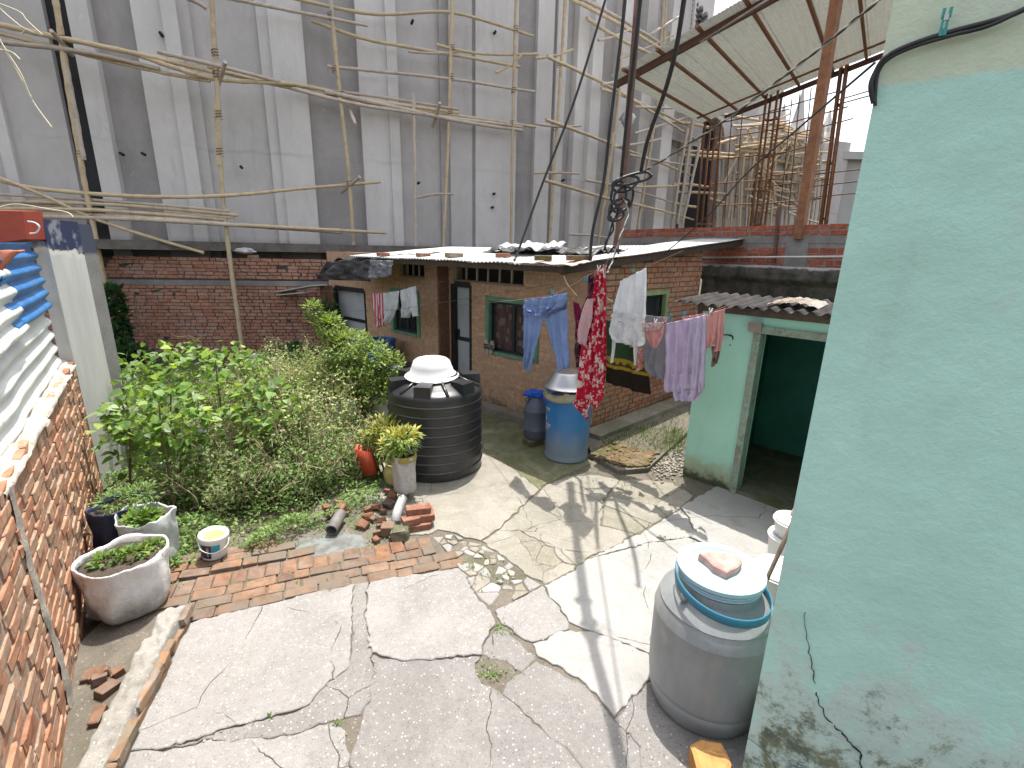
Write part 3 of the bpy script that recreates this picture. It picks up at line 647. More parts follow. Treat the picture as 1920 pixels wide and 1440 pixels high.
# ---- pale far building at the right
FB = thing('far_building', 'pale plastered hall with a pointed arch window far behind the terrace', 'building', (22, 26, 0))
fb0 = YP(1535, 420, 27); fb1 = YP(1700, 420, 27)
zt_ = YP(1600, 298, 27).z
arched_panel(Vector(((fb0.x+fb1.x)/2+.5, 27, 0)), 90, fb1.x-fb0.x, 2.0, zt_, 1.1, 2.2, YP(1590, 335, 27).z-2, .3, M('pale_plaster', (.50, .50, .49), (.43, .43, .42), 1, .9, .2), 'wall', FB, None, M('arch_recess', (.36, .36, .36)))
mb = MB(); mb.box(((fb0.x+fb1.x)/2+.5, 26.9, zt_+.1), (fb1.x-fb0.x+.4, .6, .35)); obj('cornice', mb, MATS['pale_plaster'], FB)
# ================================================================== BRICK HOUSE
W0 = Vector((1.08, 6.66, 0)); HL, HR = dirv(-47.5), dirv(45)
HLN = Vector((-.676, -.737, 0)); HRN = Vector((.707, -.707, 0))
HS = thing('brick_house', 'low brown brick house with corrugated metal roof and green window frames', 'house', (1.08, 6.66, 0))
B_H = brickmat('brick_mudwash', [(.54, .335, .215), (.57, .355, .23), (.50, .305, .195), (.60, .385, .25), (.52, .30, .185)], [((.36, .27, .19), 2.5, .45, .7, .6, None), ((.13, .09, .05), 3, .52, .7, .6, (.5, .1)), (MOSS, 4, .45, .65, .7, (.35, .05))], .3, (.38, .26, .17))
B_H2 = brickmat('brick_housered', [(.40, .19, .11), (.45, .225, .135), (.34, .155, .09), (.43, .25, .155), (.37, .21, .135)], [((.33, .25, .19), 3, .5, .7, .5, None), ((.14, .10, .07), 3, .5, .7, .6, (.7, .1))], .25, (.36, .27, .2))
def hs(px, py=560): return (V(px, py, (W0.x, W0.y), -47.5)-W0).dot(HL)
def hz(px, py): return V(px, py, (W0.x, W0.y), -47.5).z
MUD = M('mud_joint', (.50, .335, .22), (.40, .265, .175), 6, .95, .5, 60, .006)
w1 = (hs(1010), hs(914), .95, 1.82); d1 = (hs(884), hs(846), -.1, 2.02); t1 = (hs(982), hs(852), 2.10, 2.36)
brick_wall(HS, W0, W0+HL*hs(838), -.05, 2.5, HLN, B_H, MUD, 'house', holes=[w1, d1, t1], bh=.058, gap=.010, proud=.004, nobj=290, jit=.02)
jog = .22; J0 = W0+HL*hs(838)+HLN*jog
w2 = (0.55, 1.42, 1.02, 1.80); d2 = (hs(705)-hs(838)+.05, hs(645)-hs(838)+.05, -.1, 1.72)
brick_wall(HS, J0, J0+HL*3.95, -.05, 2.5, HLN, B_H, MUD, 'house', holes=[w2, d2, (.35, 1.1, 2.12, 2.32)], bh=.058, gap=.010, proud=.004, nobj=120, jit=.02)
mb = MB(); c = W0+HL*(hs(838)-.03)+HLN*(jog/2-.1); mb.box((c.x, c.y, 1.22), (jog+.2, .05, 2.5), -47.5); obj('wall_return', mb, M('brickside', (.22, .11, .065), (.14, .075, .045), 8, .95, .6, 25, .02), HS)
# right-hand face
def rs_(px, py=558): return (V(px, py, (W0.x, W0.y), 45)-W0).dot(HR)
w3 = (rs_(1172), rs_(1250), 1.28, 1.98)
brick_wall(HS, W0, W0+HR*3.3, -.05, 2.44, HRN, B_H2, M('joint_dark', (.17, .10, .065), (.11, .07, .05), 6, .95, .6, 60, .006), 'houser', holes=[w3], bh=.068, bl=.2, gap=.016, proud=.01, nobj=290, jit=.03, topfn=lambda s: 2.42+s*.085, ztop=2.75)
mb = MB(); q0, q1_ = W0-HRN*.02, W0+HR*3.3-HRN*.02; mb.add([q0+Vector((0, 0, 2.40)), q1_+Vector((0, 0, 2.40)), q1_+Vector((0, 0, 2.68)), q0-HRN*.15+Vector((0, 0, 2.40)), q1_-HRN*.15+Vector((0, 0, 2.40)), q1_-HRN*.15+Vector((0, 0, 2.68))], [(0, 1, 2), (3, 5, 4), (0, 2, 5, 3), (1, 4, 5, 2)]); obj('gable_core', mb, MATS['joint_dark'], HS)
B3L = Matrix((HL, -HLN, Vector((0, 0, 1)))).transposed(); B3R = Matrix((HR, -HRN, Vector((0, 0, 1)))).transposed()
GREENP = M('green_paint', (.14, .30, .19), (.10, .22, .14), 5, .6, .2, 40, .003, stains=[((.25, .24, .2), 6, .58, .7, .6, None)])
LIMEP = M('lime_paint', (.28, .36, .17), (.20, .27, .13), 5, .7, .2)
BLACKP = M('black_frame', (.018, .018, .02), (.012, .012, .012), 5, .5, .05)
GREYD = M('door_grey', (.40, .41, .43), (.34, .35, .37), 2, .55, .05, stains=[((.22, .21, .2), 3, .6, .75, .5, None)])
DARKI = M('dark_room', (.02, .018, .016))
gn = NT('window_glass'); gn.b.inputs['Transmission Weight'].default_value = .0; gn.b.inputs['Alpha'].default_value = .30; MATS['glass'] = gn.done((.05, .055, .06), .06, 0, .5)
def cpat(n, col):
    v = n.n('ShaderNodeTexVoronoi'); v.inputs['Scale'].default_value = 7; v.distance = 'CHEBYCHEV'; v.feature = 'F1'; n.l(n.pos, v.inputs['Vector'])
    return n.mix(n.rng(v.outputs['Distance'], .28, .33, 1, 0), col, (.5, .42, .36))
CURT = clothmat('curtain', (.36, .12, .11), (.28, .09, .09), .2, cpat)
def wbox(mb, o, B3, s0, s1, z0, z1, n0, n1):
    c = o+B3@Vector(((s0+s1)/2, -(n0+n1)/2, (z0+z1)/2)); mb.box(c, (s1-s0, abs(n1-n0), z1-z0), rot=B3); return mb
def window(parent, o, B3, h, fmat, curtain=True, nsash=2, open_=False):
    s0, s1, z0, z1 = h; nw = .05
    fr = MB(); wbox(fr, o, B3, s0-.03, s0+nw, z0-.03, z1+.05, -.12, .022); wbox(fr, o, B3, s1-nw, s1+.03, z0-.03, z1+.05, -.12, .022)
    wbox(fr, o, B3, s0+nw, s1-nw, z1-.02, z1+.05, -.12, .02); wbox(fr, o, B3, s0+nw, s1-nw, z0-.03, z0+.02, -.12, .035)
    f = obj('window_frame', fr, fmat, parent)
    sh = MB(); a, b = s0+nw, s1-nw
    for k in range(nsash):
        q0 = a+(b-a)*k/nsash; q1 = a+(b-a)*(k+1)/nsash
        wbox(sh, o, B3, q0, q0+.035, z0+.02, z1-.02, -.085, -.045); wbox(sh, o, B3, q1-.035, q1, z0+.02, z1-.02, -.085, -.045)
        wbox(sh, o, B3, q0+.035, q1-.035, z0+.02, z0+.06, -.085, -.045); wbox(sh, o, B3, q0+.035, q1-.035, z1-.06, z1-.02, -.085, -.045)
        p = MB(); wbox(p, o, B3, q0+.035, q1-.035, z0+.06, z1-.06, -.068, -.062); obj('pane', p, MATS['glass'], f)
    obj('sash', sh, BLACKP, f)
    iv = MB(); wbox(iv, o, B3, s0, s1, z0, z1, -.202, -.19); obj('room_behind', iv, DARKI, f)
    if curtain:
        c = MB(); wd = (b-a)
        def cf(u, v): return o+B3@Vector((a+wd*u, .13+.018*math.sin(u*26), z0+(z1-z0)*v))
        c.grid(cf, 60, 2); obj('curtain', c, CURT, f, smooth=True)
window(HS, W0, B3L, w1, GREENP)
window(HS, J0, B3L, w2, GREENP, False)
window(HS, W0, B3R, w3, LIMEP, False, 1)
def door(parent, o, B3, h, name):
    s0, s1, z0, z1 = h
    fr = MB(); wbox(fr, o, B3, s0, s0+.045, z0, z1, -.14, .012); wbox(fr, o, B3, s1-.10, s1, z0, z1, -.14, .012); wbox(fr, o, B3, s0+.045, s1-.10, z1-.05, z1+.05, -.14, .012)
    d = obj('door', fr, BLACKP, parent)
    a, b = s0+.045, s1-.10
    lf = MB(); wbox(lf, o, B3, a, b, z0, 1.02, -.10, -.06); obj('door_panel', lf, GREYD, d)
    lf = MB(); wbox(lf, o, B3, a, b, 1.09, z1-.05, -.10, -.06); obj('door_panel', lf, GREYD, d)
    lf = MB(); wbox(lf, o, B3, a, b, 1.02, 1.09, -.10, -.045); obj('mid_rail', lf, BLACKP, d)
    hd = MB(); wbox(hd, o, B3, b-.06, b-.035, 1.10, 1.22, -.06, -.03); obj('handle', hd, BLACKP, d)
door(HS, W0, B3L, d1, 'door'); door(HS, J0, B3L, d2, 'door')
# ventilation grilles under the eave
for o_, h, n_ in ((W0, t1, 6), (J0, (.35, 1.1, 2.12, 2.32), 4)):
    mb = MB(); wbox(mb, o_, B3L, h[0], h[1], h[2]-.03, h[2], -.12, .02); wbox(mb, o_, B3L, h[0], h[1], h[3], h[3]+.03, -.12, .02)
    gobj = obj('vent_frame', mb, M('vent_wood', (.28, .2, .14)), HS)
    for k in range(n_+1):
        s_ = h[0]+.02+(h[1]-h[0]-.04)*k/n_; b_ = MB(); wbox(b_, o_, B3L, s_-.012, s_+.012, h[2], h[3], -.05, -.02); obj('vent_bar', b_, M('vent_bar', (.5, .45, .4)), gobj)
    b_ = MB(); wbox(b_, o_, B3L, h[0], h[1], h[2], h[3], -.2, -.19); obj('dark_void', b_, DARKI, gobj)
# roof
R0 = Vector((.55, 5.85, 2.44)); RU = (HR*1.0+Vector((0, 0, .085))).normalized()
RF = MATS.setdefault('roof_sheet', M('roof_sheet', (.60, .60, .59), (.50, .50, .49), 2, .5, .15, 40, .003, metal=.0, spec=.4, stains=[((.33, .27, .22), 3, .55, .75, .5, None)]))
k = 0; s_ = 0.0; SL = 5.55
while s_ < 4.3:
    wd = .80; dz = Vector((0, 0, .004*(k % 2)+rnd(0, .006))); sheet('roof_sheet', corr(R0+HL*s_+dz, RU, HL*1+Vector((0, 0, rnd(-.012, .012))), (SL if s_ < .5 else 3.3 if s_ < 1.5 else 2.4)+rnd(-.05, .05), wd+.08, .076, .010, 0, 14, .006), RF, HS); s_ += wd; k += 1
mb = MB(); mb.beam(R0+HR*.06+Vector((0, 0, -.05)), R0+HL*4.3+HR*.06+Vector((0, 0, -.05)), .05, .07); mb.beam(R0+HL*.06+RU*.1+Vector((0, 0, -.07)), R0+HL*.06+RU*SL+Vector((0, 0, -.07)), .05, .09)
for s_ in (.9, 2.0, 3.1, 4.2): mb.beam(R0+HL*s_+RU*.1+Vector((0, 0, -.06)), R0+HL*s_+RU*1.6+Vector((0, 0, -.06)), .05, .06)
obj('roof_timber', mb, M('dark_timber', (.07, .045, .03), (.045, .03, .02), 8, .85, .4), HS)
mb = MB(); c = R0+HL*.45+HR*.28+Vector((0, 0, .06))
def pk(u, v): return R0+HL*(-.18+u*.85)+RU*(v*.42-.03)+Vector((0, 0, .028+.02*noise.noise(Vector((u*4, v*4, 0)))-.05*(1-v)*abs(u-.5)))
mb.grid(pk, 16, 10); sheet('roof_patch', mb, M('pink_sheet', (.50, .38, .35), (.40, .30, .27), 5, .6, .2), HS, .006)
# brick pillar and little side roof by the far door
PB = thing('brick_pillar', 'narrow plastered brick pillar carrying the black tarp by the far door', 'pillar', tuple(J0+HL*3.4+HLN*.25))
mb = MB(); c = V(633, 560, (J0.x, J0.y), -47.5)+HLN*.25; mb.box((c.x, c.y, .88), (.2, .2, 1.8), -47.5, jit=.01); obj('shaft', mb, MATS['brickside'], PB)
SR = thing('side_roof', 'two narrow weathered tin strips roofing the corner left of the far door', 'roof', (c.x, c.y, 1.8))
for q in ((558, 547, 640, 533), (556, 552, 622, 546)):
    a_ = V(q[0], q[1], (J0.x, J0.y), -47.5)+HLN*.5; b_ = V(q[2], q[3], (J0.x, J0.y), -47.5)+HLN*.5; mb = MB(); mb.beam(a_, b_, .34, .02); obj('tin_strip', mb, RF, SR)
# tarpaulin hanging over the far end of the eave
TARP = NT('tarp'); TARP.bump(TARP.noise(9, 5, .6, None, 1.5), .6, .03); MATS['tarp'] = TARP.done(TARP.mix(TARP.rng(TARP.noise(4, 4), .4, .65), (.018, .018, .02), (.05, .05, .055)), .42, 0, .4)
def cloth_quad(tl, tr, bl, br, nu=24, nv=16, amp=.02, fq=5, nrm=None, seed=0):
    mb = MB(); nrm = nrm or (tr-tl).cross(bl-tl).normalized()
    def f(u, v):
        p = tl.lerp(tr, u).lerp(bl.lerp(br, u), v)
        return p+nrm*(amp*(.25+.75*v)*math.sin(u*fq*6.283+seed+v*.8+1.5*noise.noise(Vector((u*3, v*2, seed))))+amp*1.2*noise.noise(Vector((u*6, v*6, seed+5))))
    mb.grid(f, nu, nv); return mb
EV = R0
def ev(px, py, off=0): return V(px, py, (EV.x, EV.y), -47.5)+HLN*off
TP = thing('black_tarpaulin', 'black plastic tarpaulin draped over the far eave of the brick house', 'tarpaulin', tuple(ev(680, 500)))
sheet('drape', cloth_quad(ev(618, 490, .05), ev(704, 487, .05), ev(597, 523, .1), ev(702, 527, .1), 26, 14, .04, 2), MATS['tarp'], TP, .006)
sheet('drape_top', cloth_quad(ev(640, 489)+HR*.9+Vector((0, 0, .12)), ev(745, 488)+HR*.9+Vector((0, 0, .12)), ev(618, 490, .05)+Vector((0, 0, .02)), ev(706, 488, .05)+Vector((0, 0, .02)), 20, 12, .03, 2), MATS['tarp'], TP, .006)
GT = NT('grey_plastic'); GT.bump(GT.noise(14, 5, .6, None, 2), .8, .03); MATS['gplastic'] = GT.done((.16, .16, .18), .25, 0, .5)
TP2 = thing('grey_plastic_sheet', 'shiny grey plastic sheet hanging beside the black tarpaulin', 'plastic sheet', tuple(ev(722, 500)))
sheet('drape', cloth_quad(ev(702, 488, .06), ev(744, 488, .06), ev(703, 524, .1), ev(743, 516, .08), 16, 12, .05, 2.2, seed=4), MATS['gplastic'], TP2, .004)
# things weighting the roof
RV = brickvars(brickmat('brick_loose', [(.27, .125, .08), (.31, .155, .10), (.24, .11, .075)], dusty=.4), 'loose', .06, .05, 6)
def loose(name, px, py, z, size, yaw, label, cat='brick', vi=0, tilt=(0, 0), p=None, mesh=None):
    p = p if p is not None else G(px, py, z); o = bpy.data.objects.new(name, mesh or RV[vi % 6]); COL.objects.link(o)
    M4 = (Matrix.Rotation(yaw, 3, 'Z')@Matrix.Rotation(tilt[0], 3, 'X')@Matrix.Rotation(tilt[1], 3, 'Y')@Matrix.Diagonal(size)).to_4x4(); M4.translation = Vector((p.x, p.y, p.z)); o.matrix_world = M4
    return tag(o, label, cat)
def roofp(s, u, h=.045): return R0+HL*s+RU*u+Vector((0, 0, h))
loose('brick', 0, 0, 0, (.22, .11, .06), .9, 'red brick weighting the roof edge nearest the black tarpaulin', vi=0, p=roofp(3.95, .12))
loose('brick', 0, 0, 0, (.22, .11, .06), .8, 'red brick on the roof between the tarpaulin and the yellowish stone', vi=1, p=roofp(2.95, .22))
loose('stone', 0, 0, 0, (.26, .16, .07), .7, 'yellowish flat stone on the corrugated house roof', 'stone', 2, p=roofp(2.3, .3, .05), mesh=KV[1])
loose('brick', 0, 0, 0, (.22, .11, .06), .85, 'red brick on the house roof below the black plastic heap', vi=3, p=roofp(1.5, .55))
loose('brick', 0, 0, 0, (.22, .11, .06), .75, 'brown brick on the pink roof patch', vi=4, p=roofp(.38, .12, .07), mesh=BVM[0])
loose('timber_block', 0, 0, 0, (.42, .09, .06), .78, 'dark timber block lying right of the pink roof patch', 'timber', 5, p=roofp(-.0, .35, .06), mesh=BVM[1])
RT = thing('roof_plastic', 'crumpled black and white plastic sheeting heaped on the house roof', 'plastic sheet', tuple(roofp(1.4, 1.8)))
def heap(u, v): return roofp(.4+u*2.2, 1.1+v*1.0, .025+max(0, .07*noise.noise(Vector((u*7, v*5, 2)))+.05*noise.noise(Vector((u*17, v*13, 5)))+.02))
mb = MB(); mb.grid(heap, 44, 30); sheet('black_sheet', mb, MATS['tarp'], RT, .004)
def heap2(u, v): return roofp(1.0+u*.9, .8+v*.6, .06+max(0, .12*noise.noise(Vector((u*5, v*5, 12)))+.08))
mb = MB(); mb.grid(heap2, 20, 16); sheet('white_sheet', mb, M('white_plastic', (.62, .62, .64), (.5, .5, .52), 6, .4, .3), RT, .004)
# ================================================================== GREEN WASH HOUSE
T0 = Vector((2.11, 5.39, 0)); TDn = dirv(137); TN = Vector((-.731, -.682, 0)); TB3 = Matrix((TDn, -TN, Vector((0, 0, 1)))).transposed()
TO = thing('wash_house', 'small mint green wash house with a dark open doorway', 'outbuilding', (2.11, 5.39, 0))
MINT = (.36, .60, .48)
tm = NT('mint_plaster'); z_ = tm.z(); col = tm.mix(tm.rng(tm.noise(1.2, 6, .65), .3, .7), (.42, .71, .575), (.36, .63, .51))
col = tm.mix(tm.rng(tm.noise(3, 6, .7, tm.mapping((2, 2, .5))), .55, .75, 0, .35), col, (.33, .42, .34))
low = tm.math('ADD', z_, tm.math('MULTIPLY', tm.noise(3.5, 6, .7), .55))
col = tm.mix(tm.rng(low, .62, .42, 0, .75), col, (.36, .36, .22)); col = tm.mix(tm.rng(low, .42, .30, 0, .9), col, (.05, .055, .02))
tm.bump(tm.noise(30, 6, .7), .35, .006); TMAT = tm.done(col, .85, 0, .25)
dj = (V(1400, 800, (2.11, 5.39), -43)-T0).dot(TDn); zt = 1.84
def tbox(s0, s1, z0, z1, n0, n1, mb=None):
    return wbox(mb or MB(), T0, TB3, s0, s1, z0, z1, n0, n1)
obj('front_wall', tbox(0, dj, -.1, 2.0, -.14, 0), TMAT, TO)
obj('front_wall_above_door', tbox(dj, 2.2, zt, 2.0, -.14, 0), TMAT, TO)
obj('front_wall_beyond_door', tbox(dj+.85, 2.2, -.1, zt, -.14, 0), TMAT, TO)
obj('side_wall', tbox(0.002, .14, -.1, 1.999, -1.7, -.14), TMAT, TO)
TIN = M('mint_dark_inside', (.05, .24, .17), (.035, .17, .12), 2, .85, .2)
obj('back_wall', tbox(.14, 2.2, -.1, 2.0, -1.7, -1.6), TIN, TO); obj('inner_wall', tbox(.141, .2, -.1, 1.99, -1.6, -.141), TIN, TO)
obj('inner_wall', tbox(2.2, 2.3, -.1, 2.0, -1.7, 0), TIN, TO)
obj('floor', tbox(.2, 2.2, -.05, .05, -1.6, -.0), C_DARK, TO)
FRM = M('old_frame', (.30, .46, .38), (.30, .30, .23), 7, .85, .4, 40, .006, stains=[((.2, .15, .11), 9, .5, .65, .7, None)])
mb = tbox(dj-.07, dj+.005, 0, zt+.07, -.10, .03); df = obj('door_frame', mb, FRM, TO)
obj('lintel', tbox(dj+.005, 1.8, zt-.005, zt+.07, -.10, .03), MATS['old_frame'], df)
mb = MB(); c = T0+TB3@Vector((dj-.06, -.04, zt+.055)); mb.box(c, (.13, .04, .10), rot=TB3, jit=.012); obj('broken_plaster', mb, M('bareplaster', (.36, .29, .24)), TO)
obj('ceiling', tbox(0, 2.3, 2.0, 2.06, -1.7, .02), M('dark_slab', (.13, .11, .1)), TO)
mb = tbox(-.04, 2.3, 2.005, 2.09, .0, .06); obj('eave_beam', mb, M('eave_wood', (.16, .11, .09), (.10, .07, .055), 8, .85, .4), TO)
RDK = M('dark_tin', (.075, .07, .068), (.04, .038, .037), 5, .92, .3, 50, .004, spec=.1, stains=[((.25, .2, .15), 6, .6, .7, .5, None)])
for k in range(3):
    st = T0+TDn*(-.22+k*.8)+TN*.28+Vector((0, 0, 2.10+.004*k)); sheet('roof_sheet', corr(st, -TN+Vector((0, 0, .07)), TDn, .85, .86, .12, .018, 0, 8, .006), RDK, TO)
mb = MB()
def plas(u, v): return T0+TDn*(.70+u*.45)+TN*(.12-.3*v)+Vector((0, 0, 2.135+.03*v+.03*abs(noise.noise(Vector((u*6, v*6, 3))))+.04*math.sin(u*3.1)))
mb.grid(plas, 24, 12); pl = obj('plastic_scrap', mb, M('brown_plastic', (.16, .115, .08), (.4, .36, .3), 5, .15, .6, 20, .02), None, smooth=True, loc=T0+Vector((0, 0, 2.1)))
tag(pl, 'crumpled shiny plastic scrap on the dark wash house roof', 'plastic sheet')
hk = MB(); p = V(1364, 632, (2.11, 5.39), -43)+TN*.02; hk.tube(smoothpath([p+Vector((-.05, 0, .02)), p+Vector((.0, -.02, .03)), p+Vector((.05, -.03, .01)), p+Vector((.06, -.02, -.05)), p+Vector((.04, -.01, -.09))]), .008, 6); obj('hook', hk, BLACKP, TO, smooth=True)
# ================================================================== TERRACE BEHIND
K0 = Vector((5.56, 8.32, 0)); KA = -37; KD = dirv(-37); KN = Vector((-.7986, -.6018, 0)); KB3 = Matrix((KD, -KN, Vector((0, 0, 1)))).transposed()
def kz(px, py): return V(px, py, (K0.x, K0.y), KA)
TE = thing('terrace_wall', 'raised terrace of new red brick on a dark mossy concrete slab', 'wall', (5.56, 8.32, 2))
B_T = brickmat('brick_terrace', [(.37, .10, .055), (.42, .13, .075), (.32, .085, .05), (.40, .15, .09)], [((.40, .34, .3), 3, .55, .72, .5, None)], .2)
ks0, ks1 = -1.6, (kz(1165, 430)-K0).dot(KD)
GM = M('terrace_mortar', (.30, .28, .265), (.22, .2, .19), 6, .95, .6, 50, .008)
brick_wall(TE, K0+KD*ks0, K0+KD*ks1, 2.36, 3.13, KN, B_T, GM, 'terrace', holes=[(0, ks1-ks0, 2.835, 2.87)], bl=.255, bh=.078, gap=.02, proud=.012, nobj=290, jit=.045, topfn=lambda s: 3.23-.05*(s > 3.6)+.03*noise.noise(Vector((s*3, 0, 0))), ztop=3.32)
mb = MB(); wbox(mb, K0, KB3, ks0, ks1, 2.835, 2.87, -.2, -.002); obj('cement_band', mb, GM, TE)
scol = (kz(1500, 440)-K0).dot(KD)
mb = MB(); wbox(mb, K0, KB3, scol-.18, scol+.2, 2.36, 2.84, -.1, .012); obj('cement_patch', mb, GM, TE)
mb = MB(); sl0 = (kz(1322, 500)-K0).dot(KD)
def slabf(u, v):
    s = ks0+(sl0+.02-ks0)*u; prof = [(.0, 2.43), (.07, 2.41), (.09, 2.31), (.08, 2.19), (.02, 2.14), (-.06, 2.09), (-.07, .4)]; q = v*6; i = min(int(q), 5); t = q-i
    o_ = prof[i][0]+(prof[i+1][0]-prof[i][0])*t; z = prof[i][1]+(prof[i+1][1]-prof[i][1])*t; nn = .02*noise.noise(Vector((s*4, z*6, 1)))
    p = K0+KD*s+KN*(o_+nn+.08); return (p.x, p.y, z+nn*.5)
mb.grid(slabf, 60, 18)
mn = NT('mossy_slab'); zz = mn.z(); col = mn.mix(mn.rng(mn.noise(4, 7, .7), .35, .65), (.13, .12, .105), (.05, .048, .042)); col = mn.mix(mn.rng(mn.math('ADD', zz, mn.math('MULTIPLY', mn.noise(6, 5), .12)), 2.43, 2.47, 0, .8), col, (.42, .40, .37)); mn.bump(mn.noise(25, 6), .6, .02)
obj('concrete_slab_edge', mb, mn.done(col, .95, 0, .2), TE, smooth=True)
mb = MB(); c = K0+KD*(ks0+ks1)/2-KN*1.6; mb.box((c.x, c.y, 2.26), (3.0, ks1-ks0, .2), KA); obj('terrace_floor', mb, MATS['ledge'], TE)
pp_ = MB(); pp_.tube([kz(1318, 483)+KN*.12, kz(1590, 481)+KN*.12], .016, 8); o = obj('water_pipe', pp_, M('pvc_white', (.62, .58, .55), (.55, .5, .47), 3, .4, .05), None, smooth=True, loc=kz(1450, 482)); tag(o, 'thin white water pipe along the terrace slab edge', 'pipe')
RUST = M('rust', (.34, .155, .075), (.22, .095, .05), 7, .8, .4, 60, .004, stains=[((.30, .15, .08), 5, .5, .7, .6, None)])
RUSTD = M('rust_dark', (.17, .085, .06), (.11, .055, .042), 7, .75, .4, 60, .004)
# canopy on rusty steel
CP = thing('steel_canopy', 'corrugated sheet canopy on rusty steel beams and post above the terrace', 'canopy', (3.5, 8, 3.1))
pb_ = kz(1500, 432); pt_ = kz(1566, 8); zc = kz(1440, 2).z
ca = kz(1172, 150); cb_ = kz(1440, 2); zz_ = (ca.z+cb_.z)/2
cdir = (cb_-ca).normalized(); cn_ = Vector((-KN.x, -KN.y, 0))
ce0 = G(1325, 232, zz_+.15); wdt = (ce0-ca).dot(cn_)
cs = -.15; A0 = ca-cdir*.25; Lc = (kz(1700, -140)-A0).dot(cdir)
across = ce0-ca
SHG = clothmat('canopy_sheet', (.66, .67, .645), (.60, .61, .59), .35, None, .55)
nsh = int(Lc/.8)+1
for k in range(nsh):
    st = A0+cdir*(k*.8)-across.normalized()*.35+Vector((0, 0, .11)); sheet('roof_sheet', corr(st, across, cdir, across.length+.42, .812, .076, .006, 0, 4, .003), SHG, CP)
mb = MB(); mb.beam(A0, A0+cdir*Lc, .07, .14); obj('edge_beam', mb, RUSTD, CP)
mb = MB(); mb.beam(A0+across+cdir*.9-Vector((0, 0, .04)), A0+across+cdir*(Lc+2), .07, .12); obj('edge_beam', mb, RUSTD, CP)
mb = MB(); mb.beam(A0+across*.86+cdir*.2+Vector((0, 0, .05)), A0+across*.86+cdir*(Lc+2)+Vector((0, 0, .05)), .05, .04); obj('purlin', mb, RUST, CP)
for px, py in ((1180, 128), (1243, 96), (1316, 55), (1404, 8), (1500, -40), (1600, -95)):
    s_ = (kz(px, py)-A0).dot(cdir); mb = MB(); mb.beam(A0+cdir*s_-across.normalized()*.4+Vector((0, 0, .085)), A0+cdir*s_+across+Vector((0, 0, .06)), .055, .055); obj('rafter', mb, RUST, CP)
mb = MB(); mb.beam(pb_+Vector((0, 0, -.15)), Vector((pt_.x, pt_.y, zc+.4)), 0.15, .14, (KD.x, KD.y, 0)); obj('post', mb, RUST, CP)
mb = MB(); mb.beam(kz(1462, 388), kz(1452, 492), .07, .05, (KD.x, KD.y, 0)); obj('short_post', mb, RUSTD, CP)
mb = MB(); mb.tube([kz(1330, 87)+KN*.3, kz(1520, -30)+KN*.3], .02, 8); o = obj('loose_pipe', mb, M('dull_pipe', (.40, .37, .33), (.2, .18, .16), 6, .5, .1), None, smooth=True, loc=kz(1400, 40)); tag(o, 'straight grey pipe held below the canopy edge beam', 'pipe')
# rusty prop towers under the far beam
FY = A0+across
def tower(px_top, py_top, px_bot, py_bot, dpx, label, rungs):
    p0 = V(px_top, py_top, (FY.x, FY.y), KA); p1 = V(px_bot, py_bot, (FY.x, FY.y), KA); t_ = thing('steel_prop_frame', label, 'scaffold frame', (p1.x, p1.y, p1.z), 'rusty prop frames')
    dd = V(px_top+dpx, py_top, (FY.x, FY.y), KA)-p0; dd.z = 0; d2_ = Vector((dd.y, -dd.x, 0))*.8
    for i, o_ in enumerate((Vector((0, 0, 0)), dd, dd+d2_, d2_)):
        mb = MB(); mb.tube([p1+o_, p0+o_], .034, 7); obj('leg', mb, RUST, t_, smooth=True)
    for k in range(rungs):
        f_ = (k+.3)/rungs; q = p1.lerp(p0, f_)
        for (a_, b_) in ((Vector((0, 0, 0)), dd), (dd, dd+d2_), (d2_, Vector((0, 0, 0)))):
            mb = MB(); mb.beam(q+a_, q+b_, .035, .06); obj('rung', mb, RUST, t_)
tower(1332, 232, 1314, 440, 20, 'rusty prop frame nearest the dark arch under the canopy', 3)
tower(1446, 178, 1413, 440, 20, 'rusty prop frame standing between the dark arch and the thick canopy post', 4)
tower(1580, 120, 1538, 440, 10, 'rusty prop frame standing right of the thick canopy post', 3)
GR = thing('steel_rail', 'thin rusty horizontal bars strung between the prop frames', 'rails', tuple(V(1450, 300, (FY.x, FY.y), KA)))
for q in ((1320, 236, 1480, 205), (1440, 210, 1575, 170), (1450, 262, 1600, 222), (1570, 188, 1665, 160), (1570, 196, 1665, 170), (1420, 300, 1560, 262), (1430, 350, 1540, 338), (1500, 330, 1680, 310), (1500, 352, 1680, 332), (1500, 372, 1680, 355)):
    mb = MB(); mb.tube([V(q[0], q[1], (FY.x, FY.y), KA), V(q[2], q[3], (FY.x, FY.y), KA)], .016, 6); obj('bar', mb, RUSTD, GR)
for q in ((1330, 262, 1470, 240), (1330, 300, 1475, 285), (1330, 345, 1470, 335), (1340, 385, 1460, 380), (1440, 330, 1550, 318), (1450, 380, 1540, 372), (1460, 236, 1590, 200)):
    mb = MB(); mb.tube([V(q[0], q[1], (FY.x, FY.y), KA), V(q[2], q[3], (FY.x, FY.y), KA)], .018, 6); obj('bar', mb, RUST, GR)
for q in ((1500, 175, 1478, 400), (1352, 226, 1340, 410), (1521, 165, 1500, 392), (1372, 220, 1358, 408), (1392, 212, 1376, 408), (1485, 185, 1462, 404)):
    mb = MB(); mb.tube([V(q[0], q[1], (FY.x, FY.y), KA), V(q[2], q[3], (FY.x, FY.y), KA)], .014, 6); obj('bar', mb, RUSTD, GR)
